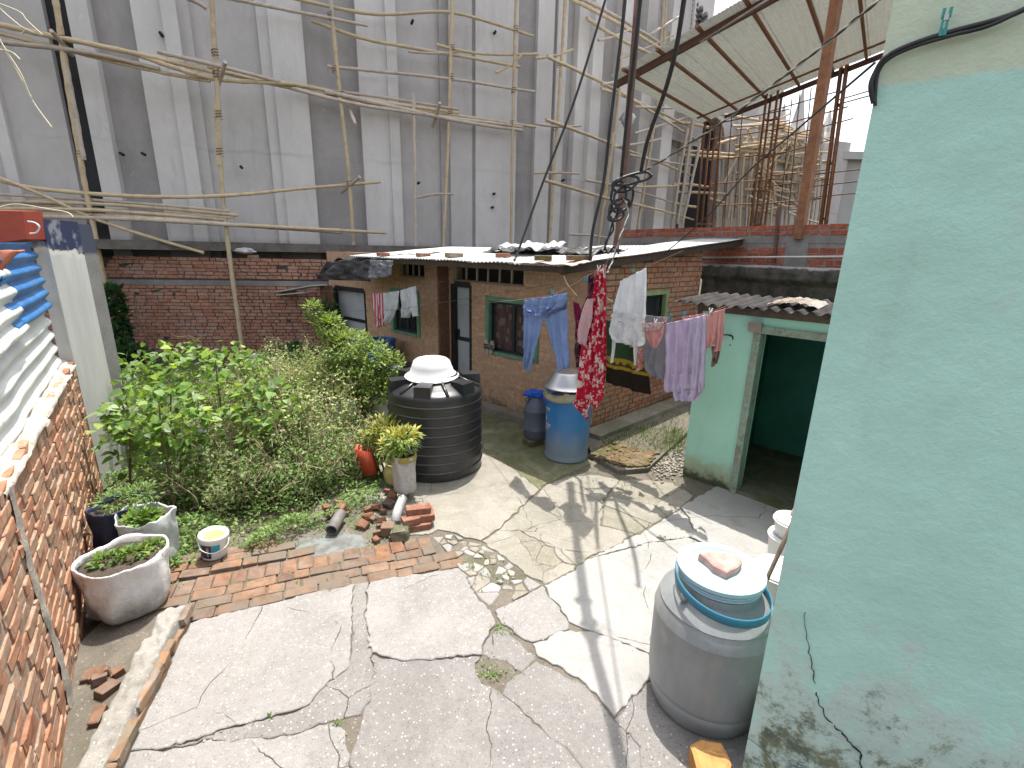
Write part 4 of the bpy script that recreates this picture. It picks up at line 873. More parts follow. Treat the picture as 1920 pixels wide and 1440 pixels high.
# ================================================================== NEAR GREEN WALL
NW0 = Vector((1.25, 1.9, 0)); ND = dirv(121); NN = Vector((-.515, -.857, 0))
NWT = thing('green_house_wall', 'rough mint green rendered house corner close on the right, cracked and mouldy at the foot', 'wall', (1.25, 1.9, 0))
nn_ = NT('mint_render'); z_ = nn_.z()
fine_ = nn_.noise(20, 6, .66, None, .15)
col = nn_.mix(nn_.rng(nn_.noise(1.4, 7, .68), .3, .7), (.47, .735, .645), (.415, .66, .58))
topf = nn_.math('ADD', z_, nn_.math('MULTIPLY', nn_.noise(14, 5), .02))
col = nn_.mix(nn_.rng(topf, 3.175, 3.20), col, nn_.mix(nn_.rng(nn_.noise(3, 5), .35, .65), (.56, .64, .50), (.50, .585, .46)))
lowm = nn_.math('ADD', nn_.rng(z_, 1.45, .35), nn_.math('MULTIPLY', nn_.math('SUBTRACT', nn_.noise(2.6, 9, .70, None, .4), .5), 4.2))
col = nn_.mix(nn_.rng(lowm, .45, .95, 0, .6), col, (.52, .56, .52))
speck = nn_.math('ADD', lowm, nn_.math('MULTIPLY', nn_.math('SUBTRACT', nn_.noise(34, 7, .8), .5), 1.5))
col = nn_.mix(nn_.rng(speck, .95, 1.5, 0, .88), col, nn_.mix(nn_.rng(nn_.noise(5, 5), .42, .6), (.05, .058, .036), (.15, .15, .065)))
col = nn_.mix(nn_.rng(nn_.noise(1.1, 8, .75, nn_.mapping((1.5, 1.5, .35))), .54, .72, 0, .3), col, (.36, .44, .39))
col = nn_.mix(nn_.rng(nn_.noise(9, 8, .8), .66, .74, 0, .5), col, (.30, .36, .32))
hgt = nn_.math('ADD', nn_.math('MULTIPLY', fine_, 1.4), nn_.math('MULTIPLY', nn_.noise(55, 4, .6), .35))
nn_.bump(hgt, .45, .012); NMAT = nn_.done(col, .85, 0, .3)
mb = MB()
def nwf(u, v):
    p = NW0+ND*(u*2.3); z = v*4.6-.05; k = .012*noise.noise(Vector((u*6, z*2.5, 1)))+.006*noise.noise(Vector((u*20, z*8, 4)))
    if u == 0: k = .004*noise.noise(Vector((0, z*6, 4)))
    return (p.x+NN.x*k, p.y+NN.y*k, z)
mb.grid(nwf, 60, 120)
bk_ = Vector((.78, .625, 0))
def nws(u, v):
    p = NW0+bk_*(u*3); z = v*4.6-.05; k = .004*noise.noise(Vector((0, z*6, 4))) if u == 0 else 0; return (p.x+NN.x*k, p.y+NN.y*k, z)
mb.grid(nws, 4, 120); obj('rendered_wall', mb, NMAT, NWT, smooth=True, auto=40)
def npt(px, py, off=.0): return V(px, py, (NW0.x, NW0.y), 121)+NN*off
cr = MB(); CRK = M('crack_black', (.03, .035, .03)); P_ = [npt(*q, .005) for q in ((1510, 1140), (1512, 1180), (1518, 1230), (1526, 1262), (1530, 1300), (1548, 1340), (1575, 1370), (1598, 1395), (1612, 1410), (1615, 1445), (1620, 1500))]
PP = smoothpath(P_, 6); cr.tube([p+Vector((rnd(-.007, .007), 0, rnd(-.003, .003))) for p in PP], [.0010+.0028*min(1, i/len(PP)*1.6)*rnd(.3, 1.4) for i in range(len(PP))], 5); obj('wall_crack', cr, CRK, NWT)
cr = MB(); P_ = [npt(*q, .005) for q in ((1395, 1378), (1420, 1395), (1445, 1420), (1460, 1450))]; cr.tube(smoothpath(P_, 5), .0012, 5); obj('wall_crack', cr, CRK, NWT)
# ================================================================== BAMBOO SCAFFOLD
def bamboomat(name, c, c2):
    n = NT(name); rv = n.rand(); col = n.mix(rv, c, c2)
    col = n.mix(n.rng(n.noise(4, 6, .7), .45, .7, 0, .6), col, tuple(x*.55 for x in c)); col = n.mix(n.rng(n.noise(17, 5, .7), .55, .7, 0, .5), col, (.10, .075, .05))
    n.bump(n.noise(60, 3), .2, .004); MATS[name] = n.done(col, .6, 0, .3); return MATS[name]
BAM = bamboomat('bamboo', (.55, .43, .27), (.47, .38, .26)); BAMG = bamboomat('bamboo_grey', (.50, .43, .36), (.42, .35, .29))
ROPE = M('coir_rope', (.17, .12, .08), (.11, .08, .055), 20, .95, .5)
def bamboo(parent, pts, r=.04, mat=BAM, bend=.03, taper=.85, n=7, name='bamboo_pole'):
    pts = [Vector(p) for p in pts]; L = sum((b-a).length for a, b in zip(pts, pts[1:])); path = smoothpath(pts, max(2, int(L/.12/(len(pts)-1)))) if len(pts) > 2 else [pts[0].lerp(pts[1], k/max(2, int(L/.12))) for k in range(max(2, int(L/.12))+1)]
    ph = rnd(0, 6); out = []; rad = []; tot = len(path); side = (pts[-1]-pts[0]).cross(Vector((0, 0, 1))); side = side.normalized() if side.length > 1e-3 else Vector((1, 0, 0)); up = side.cross((pts[-1]-pts[0]).normalized())
    nodes = rnd(0, .3); acc = 0; nxt = nodes; prev = None
    for i, p in enumerate(path):
        t = i/(tot-1); w_ = bend*math.sin(t*math.pi); q = p+up*w_*math.sin(ph)+side*w_*math.cos(ph)+side*.008*math.sin(t*L*4+ph)
        if prev is not None: acc += (q-prev).length
        prev = q; rr = r*(1-(1-taper)*t)
        if acc >= nxt: rad.append(rr*1.17); nxt += rnd(.28, .42)
        else: rad.append(rr)
        out.append(q)
    mb = MB(); mb.tube(out, rad, n); return obj(name, mb, mat, parent, smooth=True, auto=60, fix=False)
def lash(parent, p, d, r=.06):
    mb = MB(); d = Vector(d).normalized(); x = d.orthogonal().normalized(); y = d.cross(x); pts = []
    for k in range(26): a = k*.75; pts.append(Vector(p)+(x*math.cos(a)+y*math.sin(a))*(r+rnd(-.006, .006))+d*((k/25-.5)*.16))
    mb.tube(pts, .008, 4); obj('rope_lashing', mb, ROPE, parent)
S1 = ((-6.2, 11.32), 82); S2 = ((-6.5, 12.35), 68.6); S2b = ((GC.x+.35, GC.y-.75), 38)
def s1(x, y): return V(x, y, *S1)
def s2(x, y): return V(x, y, *S2)
def s3(x, y): return V(x, y, *S2b)
SC = thing('bamboo_scaffold', 'rope lashed bamboo scaffold poles in front of the grey building', 'scaffolding', (-6.4, 11.4, 0))
UPR = [([s1(101, -30), s1(115, 60), s1(150, 280), s1(172, 400), s1(203, 560)], .055, BAM), ([s1(394, -30), s1(405, 150), s1(413, 330), s1(428, 470), s1(459, 690)], .05, BAM), ([s1(404, 195), s1(411, 310)], .045, BAM), ([s1(120, 100), s1(158, 300)], .05, BAMG),
       ([s2(617, -30), s2(633, 150), s2(652, 320), s2(663, 466)], .05, BAM), ([s2(618, -20), s2(626, 80)], .045, BAMG), ([s2(849, -30), s2(845, 150), s2(840, 300), s2(831, 470)], .045, BAM), ([s2(775, 175), s2(777, 330), s2(779, 475)], .05, BAMG), ([s2(969, -30), s2(963, 200), s2(958, 462)], .045, BAM), ([s2(1062, -30), s2(1050, 150), s2(1040, 300), s2(1030, 462)], .045, BAM),
       ([s3(1171, -30), s3(1158, 200), s3(1138, 330), s3(1122, 460)], .05, BAM), ([s3(1150, 250), s3(1132, 390)], .05, BAM), ([s3(1250, -30), s3(1238, 150), s3(1215, 300), s3(1195, 430)], .06, BAM), ([s3(1244, 0), s3(1236, 120)], .06, BAMG)]
for pts, r_, mt in UPR: bamboo(SC, pts, r_, mt, .02)
HOR = [([s1(-40, 38), s1(110, 74), s1(260, 105), s1(400, 135)], .05, BAM), ([s1(-40, 52), s1(115, 88), s1(280, 128), s1(395, 152)], .04, BAM), ([s1(-40, 76), s1(100, 92), s1(200, 108), s1(300, 130)], .045, BAMG), ([s1(255, 102), s1(400, 150), s2(560, 163), s2(690, 190), s2(860, 212)], .045, BAM), ([s1(296, 97), s1(420, 124), s2(560, 158), s2(700, 178), s2(860, 205)], .04, BAMG), ([s1(390, 128), s2(545, 162), s2(660, 185), s2(1005, 238)], .045, BAM), ([s2(545, 165), s2(700, 200), s2(980, 238)], .045, BAMG), ([s2(610, 172), s2(850, 228), s2(980, 245)], .05, BAMG),
       ([s1(-40, 320), s1(50, 348), s1(250, 364), s1(420, 363), s2(560, 352), s2(714, 341)], .042, BAM), ([s1(-40, 318), s1(80, 362), s1(200, 415), s1(382, 474)], .038, BAM),
       ([s1(-40, 362), s1(200, 378), s1(430, 396)], .035, BAMG), ([s1(-40, 378), s1(200, 388), s1(446, 404)], .04, BAM), ([s1(-40, 372), s1(150, 392), s1(440, 408)], .035, BAMG), ([s1(20, 400), s1(200, 408), s1(440, 425), s2(724, 437)], .045, BAM), ([s1(-40, 404), s1(200, 412), s1(430, 424), s2(640, 436)], .05, BAMG), ([s1(-40, 392), s1(180, 396), s1(420, 412)], .04, BAM),
       ([s2(420, -5), s2(560, 22), s2(690, 48)], .038, BAMG), ([s2(330, -8), s2(388, 16)], .05, BAMG), ([s2(540, -6), s2(700, 22), s2(850, 20), s2(1000, 68)], .038, BAM), ([s2(584, 38), s2(690, 70), s2(845, 98), s2(975, 125)], .04, BAM), ([s2(614, 124), s2(730, 132), s2(850, 145), s2(1003, 172)], .038, BAMG), ([s2(818, 83), s2(900, 96), s2(1010, 101)], .035, BAM), ([s2(766, 96), s2(870, 95)], .03, BAMG), ([s2(782, 371), s2(850, 364)], .035, BAMG), ([s2(930, 136), s2(982, 99)], .035, BAM), ([s2(1004, 109), s2(1074, 93)], .035, BAM), ([s2(1000, 325), s2(1087, 326)], .032, BAM),
       ([s3(1026, 106), s3(1150, 168), s3(1235, 220), s3(1310, 265)], .045, BAM), ([s3(1065, -5), s3(1160, 45), s3(1240, 92)], .05, BAM), ([s3(1080, -8), s3(1170, 40), s3(1245, 85)], .05, BAMG), ([s3(1100, 34), s3(1160, 70), s3(1240, 110)], .05, BAM), ([s3(1023, 224), s3(1140, 268), s3(1300, 330)], .045, BAM), ([s3(1020, 338), s3(1140, 375), s3(1230, 392)], .045, BAM), ([s3(1127, 166), s3(1190, 185), s3(1300, 240)], .045, BAM), ([s3(1128, 158), s3(1200, 138)], .04, BAMG), ([s3(1098, 338), s3(1180, 356), s3(1260, 380)], .04, BAMG), ([s3(1150, 275), s3(1240, 260)], .04, BAMG), ([s3(1160, 110), s3(1262, 66)], .04, BAMG), ([s3(1122, 75), s3(1180, 55)], .04, BAMG), ([s3(1130, 370), s3(1300, 412)], .045, BAM), ([s3(1190, 200), s3(1330, 200)], .045, BAMG), ([s3(1190, 250), s3(1320, 210)], .04, BAMG), ([s3(1180, 290), s3(1300, 310)], .04, BAMG), ([s3(1170, 350), s3(1300, 345)], .04, BAM), ([s3(1068, 440), s3(1145, 447)], .035, BAMG), ([s3(1250, 170), s3(1255, 60)], .04, BAM), ([s2(1004, 232), s3(1090, 236)], .035, BAMG)]
for pts, r_, mt in HOR: bamboo(SC, pts, r_, mt, .05)
# put-logs sticking out towards the yard
for (px, py, qx, qy, sf) in ((390, 157, 432, 128, s1), (110, 92, 118, 72, s1), (632, 358, 675, 335, s2), (645, 190, 668, 240, s2), (808, 232, 822, 200, s2), (1220, 60, 1262, 40, s3)):
    bamboo(SC, [sf(px, py)+Vector((0, .3, 0)), sf(qx, qy)+Vector((.1, -.35, 0))], .045, BAMG, 0)
for px, py, sf in ((118, 75, s1), (150, 290, s1), (172, 400, s1), (403, 100, s1), (406, 140, s1), (410, 215, s1), (412, 285, s1), (620, 30, s2), (628, 130, s2), (640, 178, s2), (655, 345, s2), (848, 90, s2), (846, 145, s2), (843, 210, s2), (967, 55, s2), (963, 170, s2), (960, 232, s2), (1048, 120, s2), (1040, 240, s2), (1155, 170, s3), (1140, 275, s3), (1230, 220, s3)):
    lash(SC, sf(px, py), (0, 0, 1), .062)
# ---- scaffolding round the far porch
FS = thing('porch_scaffold', 'dense tangle of pale bamboo scaffolding around the far porch under the canopy', 'scaffolding', tuple(fpt(1460)))
def f1(px, py, off=1.0): return V(px, py, (GE.x, GE.y-off), FA)
rr = random.Random(3)
for k in range(22):
    x = 1352+k*9.5+rr.uniform(-4, 4); y0 = rr.uniform(215, 300); o_ = rr.uniform(1, 2.2); bamboo(FS, [f1(x, y0, o_), f1(x-7-(k*.6), 432, o_)], .055, BAM if k % 2 else BAMG, .04, n=5)
for k in range(64):
    x = rr.uniform(1370, 1490); y = rr.uniform(225, 400); L_ = rr.uniform(30, 95); o_ = rr.uniform(1, 2.4); bamboo(FS, [f1(x, y, o_), f1(min(1560, x+L_), y+rr.uniform(-14, 22), o_)], .05, BAM if k % 3 else BAMG, .05, n=5)
for k in range(26):
    x = rr.uniform(1390, 1510); y = rr.uniform(230, 330); o_ = rr.uniform(1, 2.4); bamboo(FS, [f1(x, y, o_), f1(x+rr.uniform(-60, 60), y+rr.uniform(40, 90), o_)], .045, BAM, .04, n=5)
for q in ((1270, 212, 1330, 206), (1260, 228, 1330, 240), (1275, 282, 1450, 296), (1275, 290, 1480, 302), (1262, 345, 1330, 352), (1270, 360, 1400, 368), (1330, 372, 1440, 398), (1265, 380, 1305, 388), (1300, 205, 1470, 232), (1345, 270, 1400, 258)):
    bamboo(FS, [f1(q[0], q[1], 1.5), f1(q[2], q[3], 1.5)], .06, BAM, .05, n=6)
for q in ((1302, 205, 1270, 420), (1312, 270, 1280, 418), (1290, 240, 1262, 410), (1385, 245, 1365, 410)): bamboo(FS, [f1(q[0], q[1], 1.6), f1(q[2], q[3], 1.6)], .06, BAMG, .03, n=6)
# loose split-bamboo strings in the upper left corner
STR = M('pale_strip', (.60, .54, .40), (.5, .44, .3), 6, .7, .1)
ST = thing('bamboo_strips', 'pale split bamboo strips dangling in the upper left corner', 'strips', tuple(YP(60, 120, 3.2)))
for pts in (((-10, 8), (40, 50), (78, 66)), ((-10, 4), (36, 22), (50, 38), (80, 66)), ((-10, 60), (15, 100), (40, 140), (62, 190), (98, 240)), ((-10, 92), (20, 97), (38, 112)), ((-5, 66), (30, 130), (60, 185)), ((40, 65), (48, 55))):
    mb = MB(); mb.tube(smoothpath([YP(x, y, 3.2) for x, y in pts], 8), .0045, 5); obj('strip', mb, STR, ST, smooth=True)
mb = MB(); mb.tube(smoothpath([YP(x, y, 4.0) for x, y in ((-10, 392), (30, 383), (90, 392), (125, 398), (137, 407))], 8), .006, 5); o = obj('bamboo_strip', mb, STR, None, smooth=True, loc=YP(60, 390, 4.0)); tag(o, 'single pale bamboo strip arching above the red roof edge', 'strip')
mb = MB(); mb.tube(smoothpath([YP(x, y, 3.7) for x, y in ((52, 415), (66, 418), (74, 426), (68, 436), (56, 438))], 8), .006, 6); o = obj('plastic_loop', mb, M('white_strap', (.7, .75, .78)), None, smooth=True, loc=YP(62, 427, 3.7)); tag(o, 'white plastic strap loop at the corner of the red roof edge', 'strap')
# bag caught on the scaffold, rag on the wall
def crumple(c, r, seed, sx=1, sz=1):
    mb = MB(); n, m_ = 18, 12
    def f(u, v):
        a = u*6.2832; b = (v-.5)*3.1416; d = Vector((math.cos(a)*math.cos(b), math.sin(a)*math.cos(b), math.sin(b))); k = r*(1+.45*noise.noise(d*2.2+Vector((seed, 0, 0)))+.25*noise.noise(d*6+Vector((0, seed, 0))))
        return Vector(c)+Vector((d.x*k*sx, d.y*k, d.z*k*sz))
    mb.grid(f, n, m_); return mb
WPL = M('bag_plastic', (.66, .66, .67), (.55, .55, .57), 8, .35, .4, 30, .01)
p = s3(1176, 222); o = obj('plastic_bag', crumple(p, .22, 3, 1.1, .9), WPL, None, smooth=True, loc=p); tag(o, 'white plastic bag caught on the iron pole against the scaffold', 'plastic bag')
p = s1(448, 472)+Vector((0, .25, .02)); o = obj('rag', crumple(p, .13, 5, 1.8, .5), WPL, None, smooth=True, loc=p); tag(o, 'white rag lying on top of the back brick wall', 'rag')
# ---- iron pole with cables
IP = thing('iron_pole', 'dark rusty iron service pole wound with cables behind the house roof', 'pole', tuple(V(1160, 440, (2.2, 8.6), 45)))
def ip(px, py, off=0): return V(px, py, (2.2, 8.6), 45)+HRN*off
mb = MB(); mb.tube([ip(1146, 520), ip(1160, 430), ip(1176, 250), ip(1192, 60), ip(1199, -40)], .055, 10); obj('shaft', mb, RUSTD, IP, smooth=True)
CAB = M('cable_black', (.018, .018, .02), (.03, .03, .032), 9, .5, .05)
def cable(name, label, pts, r, mat=CAB, cat='cable', grp=None):
    mb = MB(); mb.tube(smoothpath(pts, 10), r, 7); o = obj(name, mb, mat, None, smooth=True, loc=Vector(pts[0]), fix=False); return tag(o, label, cat, grp)
def cq(px, py, y): return YP(px, py, y)
cable('service_cable', 'long straight black cable slanting left down to the roof', [cq(1138, -10, 7.0), cq(1080, 180, 6.9), cq(1015, 350, 6.8), cq(972, 470, 6.6), cq(964, 488, 6.5)], .016)
cable('service_cable', 'black cable dropping left of the iron pole to the eave', [cq(1173, -10, 5.9), cq(1166, 60, 5.9), cq(1146, 220, 6.0), cq(1132, 340, 6.1), cq(1112, 430, 6.1), cq(1106, 490, 6.1)], .019)
cable('service_cable', 'black cable hanging down along the iron pole', [cq(1202, -10, 5.2), cq(1190, 100, 5.3), cq(1178, 200, 5.5), cq(1165, 330, 5.7)], .019)
cable('service_cable', 'thick black cable curving right of the pole past the canopy corner', [cq(1284, -10, 4.6), cq(1268, 90, 4.8), cq(1247, 170, 5.1), cq(1215, 260, 5.5), cq(1202, 320, 5.7)], .021)
tgl = thing('cable_tangle', 'coiled tangle of black cable hanging from the iron pole', 'cable', tuple(cq(1165, 370, 5.7)))
rr = random.Random(11)
for loop in range(7):
    cx, cy, rx, ry = [(1188, 335, 34, 9), (1172, 345, 24, 14), (1160, 362, 14, 22), (1163, 385, 16, 12), (1155, 402, 14, 12), (1170, 372, 18, 22), (1150, 395, 8, 16)][loop]
    pts = [cq(cx+rx*math.cos(k*.7+loop)*(1+.12*math.sin(k*2)), cy+ry*math.sin(k*.7+loop)-rx*.25*math.cos(k*.7+loop), 5.65+.03*math.sin(k+loop)) for k in range(10)]
    mb = MB(); mb.tube(smoothpath(pts, 6), .015, 6); obj('coil', mb, CAB, tgl, smooth=True, fix=False)
for pts in (((1145, 405), (1150, 430), (1135, 455), (1140, 475), (1152, 462), (1160, 476)), ((1150, 410), (1142, 440), (1132, 470))):
    mb = MB(); mb.tube(smoothpath([cq(x, y, 5.7) for x, y in pts], 6), .011, 6); obj('hanging_end', mb, CAB, tgl, smooth=True, fix=False)
def twist(name, label, pts, r, mats):
    path = smoothpath(pts, 14); t_ = thing(name, label, 'cable', tuple(path[0])); L = 0
    for ph, mt in zip((0, math.pi), mats):
        out = []; L = 0
        for i, p in enumerate(path):
            d = (path[min(i+1, len(path)-1)]-path[max(i-1, 0)]).normalized(); x = d.cross(Vector((0, 0, 1))).normalized(); y = d.cross(x)
            if i: L += (p-path[i-1]).length
            a = L*26+ph; out.append(p+(x*math.cos(a)+y*math.sin(a))*r)
        # densify
        mb = MB(); mb.tube(smoothpath(out, 3), r, 5); obj('strand', mb, mt, t_, smooth=True, fix=False)
GRC = M('cable_grey', (.36, .33, .30), (.25, .23, .21), 9, .6, .05)
twist('twisted_wire', 'twisted grey and black wire running up to the canopy post', [cq(1205, 322, 5.6), cq(1260, 290, 5.2), cq(1370, 218, 4.6), cq(1500, 120, 3.9), cq(1655, -5, 3.2)], .006, (CAB, GRC))
cable('service_cable', 'thin dark wire running from the near green corner down to the house roof', [cq(1640, 118, 2.5), cq(1500, 238, 3.3), cq(1400, 325, 4.2), cq(1320, 412, 5.2), cq(1240, 480, 6.2)], .006)
twist('twisted_wire', 'twisted wire hanging from the cable tangle to the clothes line', [cq(1168, 372, 5.6), cq(1178, 400, 5.5), cq(1160, 450, 5.2), cq(1148, 490, 5.0), cq(1138, 512, 4.75)], .005, (CAB, GRC))
# heavy cable clipped round the near corner + the big peg on it
def nq(px, py, off): return npt(px, py, off)
cable('house_cable', 'thick black cable sweeping along the near green wall top', [nq(1990, -25, .03), nq(1920, 22, .03), nq(1860, 45, .03), nq(1780, 66, .03), nq(1710, 88, .03), nq(1660, 112, .03), nq(1640, 140, .02), nq(1632, 165, .02), nq(1638, 195, .01)], .0085)
cable('house_cable', 'second black cable bundled under the thick one on the near wall', [nq(1990, -15, .03), nq(1860, 52, .035), nq(1780, 74, .035), nq(1710, 94, .03), nq(1664, 116, .03), nq(1645, 140, .02), nq(1640, 180, .015), nq(1640, 200, .01)], .006)
TEAL = M('teal_plastic', (.035, .33, .30), (.03, .28, .26), 6, .4, .05)
PG = thing('clothes_peg', 'big teal plastic clothes peg clipped on the near cable', 'clothes peg', tuple(nq(1770, 45, .03)))
pu = (nq(1772, 20, 0)-nq(1766, 75, 0)).normalized(); pc = nq(1769, 42, .035); px_ = ND; pB = Matrix((px_, NN, px_.cross(NN))).transposed()
for sg in (-1, 1):
    mb = MB(); 
    for (c0, sz) in (((sg*.006, 0, .014), (.006, .011, .035)), ((sg*.0085, 0, -.014), (.008, .011, .026)), ((sg*.005, 0, .04), (.009, .011, .02))): mb.box(pc+pB@Vector(c0), sz, rot=pB)
    obj('jaw', mb, TEAL, PG)
mb = MB(); mb.box(pc+pB@Vector((0, .004, .0)), (.012, .008, .016), rot=pB); obj('spring', mb, M('steel_spring', (.4, .4, .4), None, 5, .35, .05, metal=1), PG)
# ================================================================== TANK, DRUMS, POTS
BLKP = M('black_poly', (.020, .020, .023), (.028, .028, .03), 2, .32, .05, 60, .002, spec=.5, stains=[((.10, .095, .085), 2.5, .55, .75, .45, None), ((.16, .14, .11), 3, .45, .7, .5, (.35, .0))])
TKC = Vector((-.925, 5.56, .008)); TK = thing('water_tank', 'black ribbed plastic water tank standing in the yard', 'water tank', tuple(TKC))
prof = [(.505, 0), (.525, .02)]; z = .10
for k in range(8):
    prof += [(.525, z), (.531, z+.006), (.536, z+.011), (.531, z+.016), (.524, z+.022)]; z += .112
prof += [(.527, .97), (.522, 1.0), (.50, 1.025), (.42, 1.06), (.28, 1.115), (.26, 1.125), (.255, 1.17), (.0, 1.175)]
prof = [(r_*1.065, z_) for r_, z_ in prof]
mb = MB(); mb.lathe(prof, TKC, 64, cap1=False); tb = obj('tank_body', mb, BLKP, TK, smooth=True, auto=40)
for k in range(6):
    a = k*math.pi/3+.42; ca_, sa_ = math.cos(a), math.sin(a); mb = MB(); rt = Vector((ca_, sa_, 0)); tt = Vector((-sa_, ca_, 0)); w_ = .095
    pts = [(.549, -w_, .93), (.549, w_, .93), (.33, w_*.8, 1.05), (.33, -w_*.8, 1.05), (.537, -w_, 1.135), (.537, w_, 1.135), (.33, w_*.8, 1.14), (.33, -w_*.8, 1.14)]
    mb.add([TKC+rt*x+tt*y+Vector((0, 0, zz)) for x, y, zz in pts], [(0, 1, 5, 4), (1, 2, 6, 5), (2, 3, 7, 6), (3, 0, 4, 7), (4, 5, 6, 7), (0, 3, 2, 1)]); obj('lifting_lug', mb, BLKP, TK)
    a2 = a+math.pi/6; rt = Vector((math.cos(a2), math.sin(a2), 0)); mb = MB(); mb.tube([TKC+rt*.27+Vector((0, 0, 1.14)), TKC+rt*.40+Vector((0, 0, 1.085)), TKC+rt*.537+Vector((0, 0, 1.03))], .02, 8); obj('shoulder_rib', mb, BLKP, TK, smooth=True)
WHP = M('white_poly', (.74, .74, .73), (.68, .68, .67), 2, .4, .03, 60, .001, stains=[((.5, .48, .44), 4, .6, .8, .4, None)])
bc = TKC+Vector((-.03, -.02, 1.135)); bo = MB(); bo.lathe([(.315, .0), (.32, .012), (.30, .022), (.265, .05), (.235, .13), (.215, .185), (.19, .205), (.12, .212), (0, .213)], bc, 48, cap0=True, cap1=False, rot=Matrix.Rotation(.05, 3, 'X'))
o = obj('basin', bo, WHP, None, smooth=True, loc=bc, auto=50); tag(o, 'white plastic basin upturned on top of the black water tank', 'basin')
# ---- near grey barrel
BC = Vector((1.20, 2.345, .0)); GBR = thing('grey_barrel', 'large grey plastic barrel with a pale blue screw lid by the green wall', 'barrel', tuple(BC))
GRP = M('grey_poly', (.27, .285, .29), (.21, .225, .225), 2.6, .42, .08, 60, .002, streak=(2, 2, .6), stains=[((.38, .38, .36), 5, .55, .75, .45, None), ((.15, .17, .15), 9, .58, .7, .35, None), ((.16, .17, .15), 2.5, .5, .75, .4, (.5, .05))])
mb = MB(); mb.lathe([(.285, 0), (.30, .02), (.315, .10), (.318, .13), (.314, .14), (.322, .155), (.325, .18), (.33, .45), (.33, .60), (.333, .606), (.331, .612), (.322, .65), (.305, .685), (.308, .692), (.302, .699), (.27, .74), (.24, .765), (.222, .775), (.215, .785), (.215, .83), (0, .83)], BC, 64, cap1=False); obj('barrel_body', mb, GRP, GBR, smooth=True, auto=35)
PBL = M('paleblue_poly', (.40, .55, .61), (.35, .49, .55), 3, .5, .05, 60, .001)
mb = MB(); mb.lathe([(.215, .835), (.222, .84), (.222, .848), (.212, .852), (.222, .857), (.222, .866), (.212, .87), (.228, .876), (.235, .885), (.235, .905), (.225, .912), (.18, .913), (.168, .90), (.06, .898), (0, .898)], BC, 56, cap0=False, cap1=False); lid = obj('lid', mb, PBL, GBR, smooth=True, auto=35)
DBL = M('blue_strap', (.035, .20, .30), (.03, .16, .25), 4, .5, .05)
mb = MB(); n_ = 40
def strap(u, v):
    a = R(168)+u*R(205); r_ = .240+.055*math.sin(u*math.pi); z = .90-.105*math.sin(min(1, u*1.15)*math.pi*.62)-v*.05; return BC+Vector((math.cos(a)*r_, math.sin(a)*r_, z))
mb.grid(strap, n_, 2); sheet('handle_strap', mb, DBL, GBR, .005)
for a in (R(205), R(25)):
    p = BC+Vector((math.cos(a)*.258, math.sin(a)*.258, .765)); mb = MB(); mb.lathe([(.006, -.06), (.009, 0), (.018, .006), (.022, .02), (.016, .034), (0, .037)], p, 12, cap1=False); obj('knob', mb, GRP, GBR, smooth=True)
def chunk(name, c, pts, h, mat, label, cat, tilt=0, seed=0):
    mb = MB(); P = rough_poly([(c.x+x, c.y+y) for x, y in pts], .03, .006); mb.prism(P, c.z, c.z+h, .006, .004); o = obj(name, mb, mat, None, loc=c); return tag(o, label, cat)
PINKB = brickmat('brick_pink', [(.50, .30, .27), (.56, .36, .32)], [((.36, .2, .17), 12, .5, .7, .7, None)], .2)
chunk('brick_piece', BC+Vector((-.005, -.005, .899)), [(-.10, .07), (.0, .10), (.12, .06), (.125, .01), (.07, -.05), (-.01, -.10), (-.06, -.04), (-.07, .01)], .05, PINKB, 'broken pinkish brick slab weighting the pale blue barrel lid', 'brick')
OCH = brickmat('brick_ochre', [(.50, .26, .09), (.55, .30, .11)], [((.36, .18, .08), 9, .5, .7, .6, None)], .1)
p = G(1332, 1420, .1); mb = MB(); P = rough_poly([(p.x+x, p.y+y) for x, y in ((-.09, .05), (-.02, .085), (.08, .07), (.09, -.05), (.03, -.12), (-.1, -.1))], .04, .008); mb.prism(P, 0.004, .13, .012, .02); o = obj('brick_block', mb, OCH, None, loc=Vector((p.x, p.y, 0))); tag(o, 'ochre brick block on the ground in front of the grey barrel', 'brick')
# white buckets and stick behind the near wall corner
def bucket(name, c, r0, r1, h, mat, label, lidded=True, rot=None, rim=.012):
    t_ = thing(name, label, 'bucket', tuple(c)); mb = MB(); pr = [(r0, 0), (r1, h-.03), (r1+rim, h-.028), (r1+rim, h-.018), (r1+.004, h-.014), (r1+.004, h)]
    pr += [(r1-.012, h+.002), (r1-.02, h-.012), (0, h-.012)] if lidded else [(r1-.006, h), (r0*.98, .02), (0, .02)]
    mb.lathe(pr, c, 40, cap1=False, rot=rot); obj('bucket_body', mb, mat, t_, smooth=True, auto=35); return t_
q = G(1485, 1085, .0); c1 = Vector((2.02, 3.08, .01)); bucket('white_bucket', c1, .15, .175, .36, WHP, 'lidded white bucket on the ground behind the grey barrel')
c2 = Vector((2.36, 3.56, .01)); bucket('white_bucket', c2, .13, .155, .34, WHP, 'lower white bucket of the stack half hidden by the green corner'); c3 = c2+Vector((0.005, 0, .34)); bucket('white_bucket', c3, .12, .14, .15, WHP, 'upper white tub of the stack half hidden by the green corner')
PNK = M('pink_cloth_lump', (.62, .30, .28), (.5, .22, .2), 8, .85, .3); o = obj('pink_cloth', crumple(c3+Vector((.04, 0, .19)), .055, 2, 1, 1), PNK, None, smooth=True, loc=c3+Vector((.04, 0, .15))); tag(o, 'small pink cloth on top of the white tub stack', 'cloth')
mb = MB(); mb.tube([Vector((1.30, 2.62, .62)), Vector((1.75, 3.0, 1.18))], .017, 8)
